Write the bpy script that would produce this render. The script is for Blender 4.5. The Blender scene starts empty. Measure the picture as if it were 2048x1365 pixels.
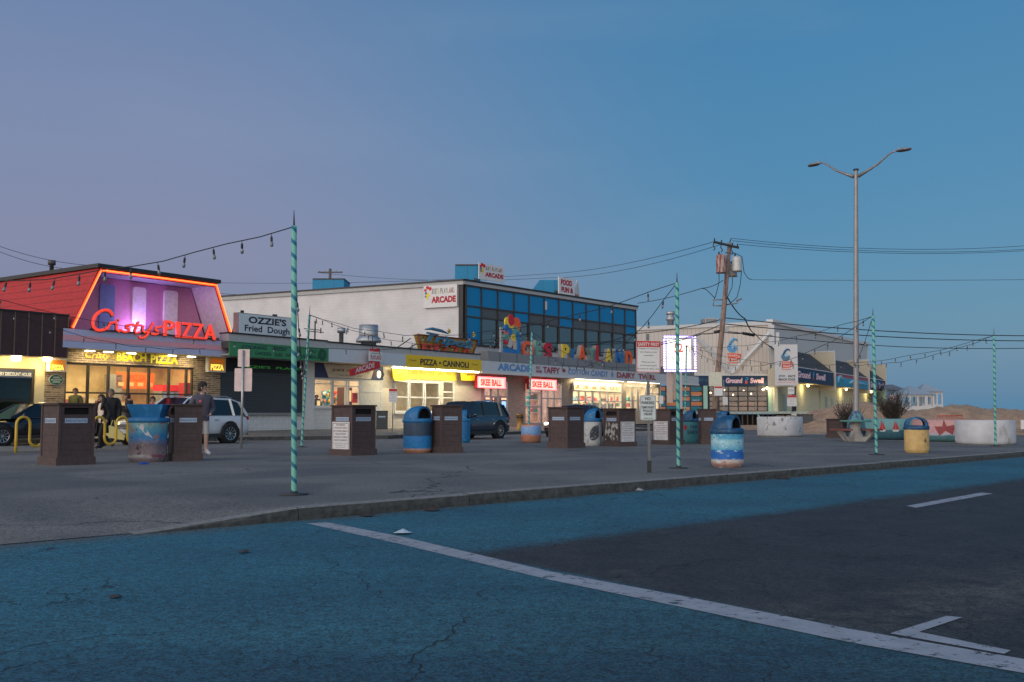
import bpy, bmesh, math, random
from mathutils import Vector, Matrix, Euler
random.seed(7)
SC = bpy.context.scene
COL = SC.collection
PI = math.pi
# ------------------------------------------------------------------ camera
FP = 1990.0; CH = 1.05; TH = math.atan(147/FP)
cd = bpy.data.cameras.new('camera'); cam = bpy.data.objects.new('camera', cd); COL.objects.link(cam)
cd.sensor_width = 36.0; cd.lens = 36.0*FP/2048; cd.clip_start = 0.05; cd.clip_end = 3000
cam.location = (0, 0, CH); cam.rotation_euler = (PI/2+TH, 0, 0); SC.camera = cam
# ------------------------------------------------------------------ world
wd = bpy.data.worlds.new("World"); SC.world = wd; wd.use_nodes = True
wt = wd.node_tree; wt.nodes.clear()
def wn(t, **k):
    n = wt.nodes.new(t)
    for a, b in k.items(): setattr(n, a, b)
    return n
SUN_EL, SUN_AZ = math.radians(2.0), math.radians(232)
sky = wn('ShaderNodeTexSky', sky_type='NISHITA', sun_disc=False, sun_elevation=SUN_EL, sun_rotation=SUN_AZ)
tc = wn('ShaderNodeTexCoord'); sp = wn('ShaderNodeSeparateXYZ'); wt.links.new(tc.outputs['Generated'], sp.inputs[0])
def wmath(op, a, b=None, clamp=False):
    n = wn('ShaderNodeMath', operation=op, use_clamp=clamp)
    for i, v in enumerate((a, b)):
        if v is None: continue
        if isinstance(v, (int, float)): n.inputs[i].default_value = v
        else: wt.links.new(v, n.inputs[i])
    return n.outputs[0]
def wrange(v, a, b, c=0., d=1.):
    n = wn('ShaderNodeMapRange', interpolation_type='SMOOTHSTEP')
    for i, x in enumerate((v, a, b, c, d)):
        if isinstance(x, (int, float)): n.inputs[i].default_value = x
        else: wt.links.new(x, n.inputs[i])
    return n.outputs[0]
def wmix(f, a, b):
    n = wn('ShaderNodeMix', data_type='RGBA')
    for s, v in (('Factor', f), ('A', a), ('B', b)):
        i = [x for x in n.inputs if x.name == s and (x.type == 'RGBA' if s != 'Factor' else x.type == 'VALUE')][0]
        if isinstance(v, (tuple, list)): i.default_value = (*v, 1)
        else: wt.links.new(v, i)
    return [o for o in n.outputs if o.type == 'RGBA'][0]
def s2l(r, g, b, k=1.0):
    f = lambda c: ((c/255+.055)/1.055)**2.4 if c > 10 else c/255/12.92
    return (min(f(r)*k, .9), min(f(g)*k, .9), min(f(b)*k, .9))
def wramp(v, pts):
    n = wn('ShaderNodeValToRGB'); r = n.color_ramp; wt.links.new(v, n.inputs[0])
    while len(r.elements) < len(pts): r.elements.new(.5)
    for e, (p, c) in zip(r.elements, pts): e.position = p; e.color = (*s2l(*c), 1)
    return n.outputs[0]
el = wmath('MULTIPLY', sp.outputs['Z'], 1.6, True)
L_ = wramp(el, [(0, (78, 104, 150)), (.08, (98, 116, 160)), (.25, (124, 130, 168)), (.45, (118, 134, 174)), (.8, (84, 122, 168)), (1, (72, 110, 160))])
R_ = wramp(el, [(0, (72, 134, 172)), (.06, (60, 130, 172)), (.25, (50, 126, 174)), (.6, (46, 120, 170)), (1, (38, 100, 158))])
cl = wn('ShaderNodeTexNoise'); cl.inputs['Scale'].default_value = 2.2; cl.inputs['Detail'].default_value = 5
cmp_ = wn('ShaderNodeMapping'); cmp_.inputs['Scale'].default_value = (1, 1, 4.5); cmp_.inputs['Rotation'].default_value = (.1, .15, 0); wt.links.new(tc.outputs['Generated'], cmp_.inputs[0]); wt.links.new(cmp_.outputs[0], cl.inputs['Vector'])
wisp = wrange(cl.outputs[0], .5, .78)
az = wmath('SUBTRACT', sp.outputs['X'], wmath('MULTIPLY', sp.outputs['Z'], -.25))
front = wmix(wmath('MULTIPLY', wisp, .16), wmix(wrange(az, -.28, .34), L_, R_), (.24, .33, .46))
back = wmix(wrange(sp.outputs['Z'], -.1, .8), (1.8, 1.62, 1.46), (.62, .68, .78))
bk = wrange(wmath('ADD', sp.outputs['Y'], wmath('MULTIPLY', sp.outputs['X'], .45)), .25, -.75)
col = wmix(bk, front, back)
bg1 = wn('ShaderNodeBackground'); wt.links.new(col, bg1.inputs[0]); bg1.inputs[1].default_value = .90
bg2 = wn('ShaderNodeBackground'); wt.links.new(sky.outputs[0], bg2.inputs[0]); bg2.inputs[1].default_value = .05
ad = wn('ShaderNodeAddShader'); wt.links.new(bg1.outputs[0], ad.inputs[0]); wt.links.new(bg2.outputs[0], ad.inputs[1])
wo = wn('ShaderNodeOutputWorld'); wt.links.new(ad.outputs[0], wo.inputs[0])
# soft afterglow from behind the camera on the left (sun already at the horizon)
sl = bpy.data.lights.new('sun', 'SUN'); sl.energy = .7; sl.angle = math.radians(40); sl.color = (1, .90, .84)
so = bpy.data.objects.new('sun', sl); COL.objects.link(so)
so.rotation_euler = Vector((.62, .70, -.34)).to_track_quat('-Z', 'Y').to_euler()
vs = SC.view_settings; vs.view_transform = 'Standard'; vs.look = 'None'; vs.exposure = 0; vs.gamma = 1
# ------------------------------------------------------------------ picture-to-place geometry
_c, _s = math.cos(TH), math.sin(TH)
def ray(px, py):
    dx = (px-1024)/FP; dy = (682.5-py)/FP
    return (dx, _c-dy*_s, _s+dy*_c)
def G(px, py, z=0.0):
    r = ray(px, py); t = (z-CH)/r[2]
    return Vector((r[0]*t, r[1]*t, z))
def D(px, py, d):
    r = ray(px, py); t = d/r[1]
    return Vector((r[0]*t, d, CH+r[2]*t))
class Fr:                                   # a facade's own frame: u along it, off = metres in front of it
    def __init__(s, px, d, ang=None, k=None):
        s.a = math.atan2(1, k) if k is not None else ang
        r = ray(px, 829.5); t = d/r[1]; s.O = Vector((r[0]*t, d, 0))
        s.d = Vector((math.cos(s.a), math.sin(s.a), 0)); s.n = Vector((math.sin(s.a), -math.cos(s.a), 0))
    def uz(s, px, py, off=0.):
        r = ray(px, py)
        t = (off+s.O.dot(s.n))/(r[0]*s.n.x+r[1]*s.n.y)
        p = Vector((r[0]*t, r[1]*t, 0))
        return (p-s.O).dot(s.d), CH+r[2]*t
    def u(s, px, off=0.): return s.uz(px, 800, off)[0]
    def r(s, x0, x1, y0, y1, off=0.):       # picture rectangle (y read at x0) -> u0,u1,z0,z1
        u0, z1 = s.uz(x0, y0, off); z0 = s.uz(x0, y1, off)[1]
        return u0, s.u(x1, off), z0, z1
    def w(s, u, off, z): return s.O + s.d*u + s.n*off + Vector((0, 0, z))
# ------------------------------------------------------------------ materials
MC = {}
def M(name, col, rough=.65, metal=0., var=.12, sc=6., bump=0., bsc=60., emit=0., ecol=None, spec=None, kind=None, p=None):
    if name in MC: return MC[name]
    m = bpy.data.materials.new(name); m.use_nodes = True; MC[name] = m
    nt = m.node_tree; N = nt.nodes; Lk = nt.links
    b = N['Principled BSDF']; b.inputs['Roughness'].default_value = rough; b.inputs['Metallic'].default_value = metal
    if spec is not None: b.inputs['Specular IOR Level'].default_value = spec
    t = N.new('ShaderNodeTexCoord'); co = t.outputs['Object']
    base = None
    if kind == 'brick':
        sx = N.new('ShaderNodeSeparateXYZ'); cx = N.new('ShaderNodeCombineXYZ'); Lk.new(co, sx.inputs[0])
        Lk.new(sx.outputs[0], cx.inputs[0]); Lk.new(sx.outputs[2], cx.inputs[1])
        br = N.new('ShaderNodeTexBrick'); Lk.new(cx.outputs[0], br.inputs['Vector']); br.inputs['Scale'].default_value = 1
        br.inputs['Brick Width'].default_value = p[0]; br.inputs['Row Height'].default_value = p[1]; br.inputs['Mortar Size'].default_value = p[2]
        br.inputs['Color1'].default_value = (*p[3], 1); br.inputs['Color2'].default_value = (*p[4], 1); br.inputs['Mortar'].default_value = (*p[5], 1)
        base = br.outputs['Color']
    if kind == 'bands':                     # painted bands by height, edges broken by noise: p = [(z, colour)...], height, jitter, scale
        sx = N.new('ShaderNodeSeparateXYZ'); Lk.new(co, sx.inputs[0])
        nz = N.new('ShaderNodeTexNoise'); Lk.new(co, nz.inputs['Vector']); nz.inputs['Scale'].default_value = p[3]; nz.inputs['Detail'].default_value = 5
        a = N.new('ShaderNodeMath'); a.operation = 'MULTIPLY_ADD'; Lk.new(nz.outputs[0], a.inputs[0]); a.inputs[1].default_value = p[2]*2
        a2 = N.new('ShaderNodeMath'); a2.operation = 'MULTIPLY_ADD'; Lk.new(sx.outputs[2], a2.inputs[0]); a2.inputs[1].default_value = 1/p[1]; a2.inputs[2].default_value = -p[2]
        Lk.new(a2.outputs[0], a.inputs[2])
        rp = N.new('ShaderNodeValToRGB'); Lk.new(a.outputs[0], rp.inputs[0]); r = rp.color_ramp
        while len(r.elements) < len(p[0]): r.elements.new(.5)
        for e, (q, c) in zip(r.elements, p[0]): e.position = q; e.color = (*c, 1)
        base = rp.outputs[0]
        for (c2, lo, hi, s2_, st_) in (p[4] if len(p) > 4 else ()):
            mp = N.new('ShaderNodeMapping'); Lk.new(co, mp.inputs[0]); mp.inputs['Scale'].default_value = st_; mp.inputs['Location'].default_value = (s2_, 1.3, .4)
            n4 = N.new('ShaderNodeTexNoise'); Lk.new(mp.outputs[0], n4.inputs['Vector']); n4.inputs['Scale'].default_value = s2_; n4.inputs['Detail'].default_value = 7; n4.inputs['Roughness'].default_value = .65
            m4 = N.new('ShaderNodeMapRange'); Lk.new(n4.outputs[0], m4.inputs[0]); m4.inputs[1].default_value = lo; m4.inputs[2].default_value = hi
            x4 = N.new('ShaderNodeMix'); x4.data_type = 'RGBA'; Lk.new(m4.outputs[0], x4.inputs[0]); Lk.new(base, x4.inputs[6]); x4.inputs[7].default_value = (*c2, 1); base = x4.outputs[2]
    if kind == 'spots':                     # p = (colour2, threshold lo, hi, scale, stretch xyz)
        mp = N.new('ShaderNodeMapping'); Lk.new(co, mp.inputs[0]); mp.inputs['Scale'].default_value = p[4]
        nz = N.new('ShaderNodeTexNoise'); Lk.new(mp.outputs[0], nz.inputs['Vector']); nz.inputs['Scale'].default_value = p[3]; nz.inputs['Detail'].default_value = 6
        mr = N.new('ShaderNodeMapRange'); Lk.new(nz.outputs[0], mr.inputs[0]); mr.inputs[1].default_value = p[1]; mr.inputs[2].default_value = p[2]
        mx = N.new('ShaderNodeMix'); mx.data_type = 'RGBA'; Lk.new(mr.outputs[0], mx.inputs[0])
        mx.inputs[6].default_value = (*col, 1); mx.inputs[7].default_value = (*p[0], 1); base = mx.outputs[2]
    if kind == 'spiral':
        sx = N.new('ShaderNodeSeparateXYZ'); Lk.new(co, sx.inputs[0])
        at = N.new('ShaderNodeMath'); at.operation = 'ARCTAN2'; Lk.new(sx.outputs[1], at.inputs[0]); Lk.new(sx.outputs[0], at.inputs[1])
        m1 = N.new('ShaderNodeMath'); m1.operation = 'MULTIPLY'; Lk.new(at.outputs[0], m1.inputs[0]); m1.inputs[1].default_value = 1/(2*PI)
        m2 = N.new('ShaderNodeMath'); m2.operation = 'MULTIPLY_ADD'; Lk.new(sx.outputs[2], m2.inputs[0]); m2.inputs[1].default_value = 1/p[1]; Lk.new(m1.outputs[0], m2.inputs[2])
        fr = N.new('ShaderNodeMath'); fr.operation = 'FRACT'; Lk.new(m2.outputs[0], fr.inputs[0])
        gt = N.new('ShaderNodeMath'); gt.operation = 'GREATER_THAN'; Lk.new(fr.outputs[0], gt.inputs[0]); gt.inputs[1].default_value = p[2]
        mx = N.new('ShaderNodeMix'); mx.data_type = 'RGBA'; Lk.new(gt.outputs[0], mx.inputs[0])
        mx.inputs[6].default_value = (*col, 1); mx.inputs[7].default_value = (*p[0], 1); base = mx.outputs[2]
    if kind == 'ribs':                      # p = (axis index, period, dark factor, duty)
        sx = N.new('ShaderNodeSeparateXYZ'); Lk.new(co, sx.inputs[0])
        m2 = N.new('ShaderNodeMath'); m2.operation = 'MULTIPLY'; Lk.new(sx.outputs[p[0]], m2.inputs[0]); m2.inputs[1].default_value = 1/p[1]
        fr = N.new('ShaderNodeMath'); fr.operation = 'FRACT'; Lk.new(m2.outputs[0], fr.inputs[0])
        gt = N.new('ShaderNodeMath'); gt.operation = 'GREATER_THAN'; Lk.new(fr.outputs[0], gt.inputs[0]); gt.inputs[1].default_value = p[3]
        mx = N.new('ShaderNodeMix'); mx.data_type = 'RGBA'; Lk.new(gt.outputs[0], mx.inputs[0])
        mx.inputs[6].default_value = (*col, 1); mx.inputs[7].default_value = (*[x*p[2] for x in col], 1); base = mx.outputs[2]
    nz = N.new('ShaderNodeTexNoise'); Lk.new(co, nz.inputs['Vector']); nz.inputs['Scale'].default_value = sc; nz.inputs['Detail'].default_value = 6; nz.inputs['Roughness'].default_value = .6
    mr = N.new('ShaderNodeMapRange'); Lk.new(nz.outputs[0], mr.inputs[0]); mr.inputs[1].default_value = .3; mr.inputs[2].default_value = .7
    mr.inputs[3].default_value = 1-var; mr.inputs[4].default_value = 1+var
    vm = N.new('ShaderNodeVectorMath'); vm.operation = 'SCALE'
    if base is None: vm.inputs[0].default_value = col
    else: Lk.new(base, vm.inputs[0])
    Lk.new(mr.outputs[0], vm.inputs['Scale']); Lk.new(vm.outputs[0], b.inputs['Base Color'])
    if bump:
        n2 = N.new('ShaderNodeTexNoise'); Lk.new(co, n2.inputs['Vector']); n2.inputs['Scale'].default_value = bsc; n2.inputs['Detail'].default_value = 4
        bp = N.new('ShaderNodeBump'); bp.inputs['Strength'].default_value = bump; bp.inputs['Distance'].default_value = .02
        Lk.new(n2.outputs[0], bp.inputs['Height']); Lk.new(bp.outputs[0], b.inputs['Normal'])
    if emit:
        b.inputs['Emission Color'].default_value = (*(ecol or col), 1); b.inputs['Emission Strength'].default_value = emit
    return m
def E(name, col, st, base=None): return M(name, base or col, .5, emit=st, ecol=col)
def glass(name, tint=(.9, .93, .95), tr=.8, rough=.03):
    if name in MC: return MC[name]
    m = bpy.data.materials.new(name); m.use_nodes = True; MC[name] = m; nt = m.node_tree; N = nt.nodes; N.clear(); Lk = nt.links
    t = N.new('ShaderNodeBsdfTransparent'); t.inputs[0].default_value = (*tint, 1)
    g = N.new('ShaderNodeBsdfGlossy'); g.inputs['Roughness'].default_value = rough
    f = N.new('ShaderNodeFresnel'); f.inputs[0].default_value = 1.5
    a = N.new('ShaderNodeMath'); a.operation = 'MULTIPLY_ADD'; Lk.new(f.outputs[0], a.inputs[0]); a.inputs[1].default_value = 1-tr+.2; a.inputs[2].default_value = (1-tr)*.35; a.use_clamp = True
    mx = N.new('ShaderNodeMixShader'); Lk.new(a.outputs[0], mx.inputs[0]); Lk.new(t.outputs[0], mx.inputs[1]); Lk.new(g.outputs[0], mx.inputs[2])
    o = N.new('ShaderNodeOutputMaterial'); Lk.new(mx.outputs[0], o.inputs[0])
    return m
c = s2l
m_white = M('white_paint', (.62, .63, .63), .6, var=.06)
m_grey = M('grey_paint', (.22, .23, .24), .6)
m_lgrey = M('light_grey_paint', (.38, .4, .41), .6)
m_dark = M('dark_paint', (.02, .021, .024), .5)
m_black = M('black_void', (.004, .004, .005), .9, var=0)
m_steel = M('galvanised_steel', (.42, .44, .46), .42, .7, var=.15, sc=14)
m_conc = M('concrete', (.36, .35, .33), .85, var=.2, sc=4, bump=.2)
m_brown = M('brown_bin_boards', s2l(78, 64, 64, .95), .75, var=.22, sc=9, bump=.25, bsc=45, kind='ribs', p=(2, .155, .35, .955))
m_brownc = M('brown_bin_trim', s2l(82, 68, 67, .95), .75, var=.2, sc=12, bump=.2)
m_cap = M('brown_bin_cap', s2l(70, 54, 52, .95), .7, var=.15)
m_ink = M('black_ink', (.02, .02, .025), .6, var=0)
m_navyink = M('navy_ink', (.012, .02, .045), .6, var=0)
m_sign = M('white_sign_face', (.66, .67, .68), .5, var=.05, sc=3)
m_red = M('red_sign_paint', (.5, .022, .03), .5, var=.06)
m_granite = M('granite_kerb', (.07, .073, .068), .85, var=.45, sc=9, bump=.6, bsc=25)
m_tyre = M('tyre_rubber', (.012, .012, .013), .8, var=.1)
m_rim = M('alloy_rim', (.5, .51, .53), .3, .8)
m_rubber = M('dark_trim', (.02, .02, .022), .6)
m_wire = M('black_cable', (.012, .013, .015), .6, var=0)
m_yel = M('yellow_rack_paint', (.62, .40, .03), .45, var=.12, sc=10)
m_glass = glass('window_glass')
m_cglass = M('tinted_car_glass', (.008, .011, .014), .06, spec=.7, var=0)
# ------------------------------------------------------------------ mesh tools
class MB:
    def __init__(s): s.v = []; s.f = []; s.m = []; s.sm = []
    def add(s, vs, fs, mi=0, smooth=False):
        o = len(s.v); s.v += [tuple(x) for x in vs]
        for f in fs: s.f.append(tuple(i+o for i in f)); s.m.append(mi); s.sm.append(smooth)
        return s
    def box(s, x0, x1, y0, y1, z0, z1, mi=0):
        x0, x1 = sorted((x0, x1)); y0, y1 = sorted((y0, y1)); z0, z1 = sorted((z0, z1))
        v = [(x, y, z) for z in (z0, z1) for y in (y0, y1) for x in (x0, x1)]
        return s.add(v, [(0, 2, 3, 1), (4, 5, 7, 6), (0, 1, 5, 4), (2, 6, 7, 3), (0, 4, 6, 2), (1, 3, 7, 5)], mi)
    def quad(s, a, b, c_, d, mi=0): return s.add([a, b, c_, d], [(0, 1, 2, 3)], mi)
    def prism(s, pts, y0, y1, mi=0):        # outline in x,z (counter-clockwise seen from -y), pushed from y0 to y1
        n = len(pts); v = [(x, y0, z) for x, z in pts]+[(x, y1, z) for x, z in pts]
        return s.add(v, [tuple(range(n)), tuple(range(2*n-1, n-1, -1))]+[(i, i+n, (i+1) % n+n, (i+1) % n) for i in range(n)], mi)
    def slab(s, pts, z0, z1, mi=0):         # outline in x,y pushed from z0 to z1
        n = len(pts); v = [(x, y, z0) for x, y in pts]+[(x, y, z1) for x, y in pts]
        return s.add(v, [tuple(range(n-1, -1, -1)), tuple(range(n, 2*n))]+[(i, (i+1) % n, (i+1) % n+n, i+n) for i in range(n)], mi)
    def tube(s, pts, r, n=8, mi=0, cap=True, smooth=True):
        P = [Vector(p) for p in pts]; R = r if isinstance(r, (list, tuple)) else [r]*len(P)
        vs = []; up = None
        for i, p in enumerate(P):
            t = (P[min(i+1, len(P)-1)]-P[max(i-1, 0)]).normalized()
            if up is None: up = Vector((0, 0, 1)) if abs(t.z) < .9 else Vector((1, 0, 0))
            a = t.cross(up)
            if a.length < 1e-4: a = t.cross(Vector((0, 1, 0)))
            a.normalize(); b = a.cross(t).normalized(); up = b
            for k in range(n):
                q = 2*PI*k/n; vs.append(p+a*(R[i]*math.cos(q))+b*(R[i]*math.sin(q)))
        fs = [(i*n+k, i*n+(k+1) % n, (i+1)*n+(k+1) % n, (i+1)*n+k) for i in range(len(P)-1) for k in range(n)]
        s.add(vs, fs, mi, smooth)
        if cap:
            o = len(s.v)-len(vs)
            s.f.append(tuple(o+k for k in range(n-1, -1, -1))); s.m.append(mi); s.sm.append(False)
            s.f.append(tuple(o+(len(P)-1)*n+k for k in range(n))); s.m.append(mi); s.sm.append(False)
        return s
    def lathe(s, prof, n=24, mi=0, ctr=(0, 0), smooth=True):
        vs = [(ctr[0]+r*math.cos(2*PI*k/n), ctr[1]+r*math.sin(2*PI*k/n), z) for r, z in prof for k in range(n)]
        fs = [(i*n+k, i*n+(k+1) % n, (i+1)*n+(k+1) % n, (i+1)*n+k) for i in range(len(prof)-1) for k in range(n)]
        return s.add(vs, fs, mi, smooth)
    def ball(s, ctr, r, n=10, mi=0):
        rx, ry, rz = r if isinstance(r, tuple) else (r, r, r); vs = []; m = n//2+1
        for i in range(m+1):
            t = PI*i/m
            for k in range(n): vs.append((ctr[0]+rx*math.sin(t)*math.cos(2*PI*k/n), ctr[1]+ry*math.sin(t)*math.sin(2*PI*k/n), ctr[2]-rz*math.cos(t)))
        fs = [(i*n+k, i*n+(k+1) % n, (i+1)*n+(k+1) % n, (i+1)*n+k) for i in range(m) for k in range(n)]
        return s.add(vs, fs, mi, True)
    def xf(s, mat): s.v = [tuple(mat @ Vector(p)) for p in s.v]; return s
    def mesh(s, name, mats):
        me = bpy.data.meshes.new(name); me.from_pydata(s.v, [], s.f)
        for m in (mats if isinstance(mats, (list, tuple)) else [mats]): me.materials.append(m)
        for p, mi, sm in zip(me.polygons, s.m, s.sm): p.material_index = mi; p.use_smooth = sm
        me.validate(); me.update(); return me
    def build(s, name, mats, parent=None, **k): return link(name, s.mesh(name, mats), parent, **k)
def link(name, me, parent=None, loc=None, rot=None, label=None, kind=None):
    o = bpy.data.objects.new(name, me); COL.objects.link(o)
    if parent is not None: o.parent = parent
    if loc is not None: o.location = loc
    if rot is not None: o.rotation_euler = (0, 0, rot) if isinstance(rot, (int, float)) else rot
    if label: o['label'] = label
    if kind: o['kind'] = kind
    return o
def tag(o, label, cat, group=None, kind=None):
    o['label'] = label; o['category'] = cat
    if group: o['group'] = group
    if kind: o['kind'] = kind
    return o
def thing(name, label, cat, loc=(0, 0, 0), rot=0, group=None):
    o = bpy.data.objects.new(name, None); COL.objects.link(o); o.empty_display_size = .2
    o.location = loc; o.rotation_euler = (0, 0, rot)
    return tag(o, label, cat, group)
def struct(name, mb, mats):
    o = mb.build(name, mats); o['kind'] = 'structure'; return o
TXC = {}
def text_mb(s, u0, u1, z0, z1, y, bold=0., shear=0., depth=0., serif=False, space=1.0, mi=0):
    """lettering as real geometry, fitted to the box u0..u1 x z0..z1 in the plane local y"""
    cu = bpy.data.curves.new('lettering', 'FONT'); cu.body = s; cu.offset = bold; cu.shear = shear
    cu.align_x = 'CENTER'; cu.resolution_u = 3; cu.space_character = space; cu.extrude = .5 if depth else 0
    o = bpy.data.objects.new('lettering', cu); COL.objects.link(o)
    dg = bpy.context.evaluated_depsgraph_get(); me = bpy.data.meshes.new_from_object(o.evaluated_get(dg))
    bpy.data.objects.remove(o); bpy.data.curves.remove(cu)
    mb = MB()
    if not len(me.vertices): return mb
    xs = [v.co.x for v in me.vertices]; ys = [v.co.y for v in me.vertices]
    ax, bx, ay, by = min(xs), max(xs), min(ys), max(ys)
    fx = (u1-u0)/max(bx-ax, 1e-6); fy = (z1-z0)/max(by-ay, 1e-6)
    vs = [(u0+(v.co.x-ax)*fx, y-(v.co.z+.5)*depth if depth else y, z0+(v.co.y-ay)*fy) for v in me.vertices]
    mb.add(vs, [tuple(p.vertices) for p in me.polygons], mi); bpy.data.meshes.remove(me)
    return mb
def T(parent, s, u0, u1, z0, z1, y, mat, name='lettering', **k):
    return text_mb(s, u0, u1, z0, z1, y, **k).build(name, mat, parent)
def lines(parent, rows, u0, u1, z0, z1, y, mat, name='lettering', fill=.6, bold=0, width=.55):
    """several centred rows of small print in one mesh"""
    mb = MB(); h = (z1-z0)/len(rows); mx = max(len(r) for r in rows)
    for i, r in enumerate(rows):
        if not r: continue
        w = (u1-u0)*min(1, max(.15, len(r)/mx)); cx = (u0+u1)/2; zt = z1-h*i
        t = text_mb(r, cx-w/2, cx+w/2, zt-h*fill-h*.12, zt-h*.12, y, bold=bold); mb.add(t.v, t.f)
    return mb.build(name, mat, parent)
def wall(mb, u0, u1, z0, z1, y0, y1, ops, mi=0):
    """wall slab with rectangular openings, cut into a grid"""
    us = sorted({u0, u1, *[min(max(o[0], u0), u1) for o in ops], *[min(max(o[1], u0), u1) for o in ops]})
    for a, b in zip(us, us[1:]):
        if b-a < 1e-4: continue
        mid = (a+b)/2; cuts = sorted([(o[2], o[3]) for o in ops if o[0] < mid < o[1]]); z = z0
        for c0, c1 in cuts:
            if c0 > z+1e-4: mb.box(a, b, y0, y1, z, c0, mi)
            z = max(z, c1)
        if z < z1-1e-4: mb.box(a, b, y0, y1, z, z1, mi)
    return mb
def lamp(kind, loc, energy, color=(1, .85, .6), size=.3, size_y=None, rot=(0, 0, 0), parent=None, spot=None):
    l = bpy.data.lights.new('lamp_light', kind); l.energy = energy; l.color = color
    if kind == 'AREA':
        l.size = size
        if size_y: l.shape = 'RECTANGLE'; l.size_y = size_y
    else: l.shadow_soft_size = size
    o = bpy.data.objects.new('lamp_light', l); COL.objects.link(o); o.location = loc; o.rotation_euler = rot
    if parent: o.parent = parent
    return o
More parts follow.
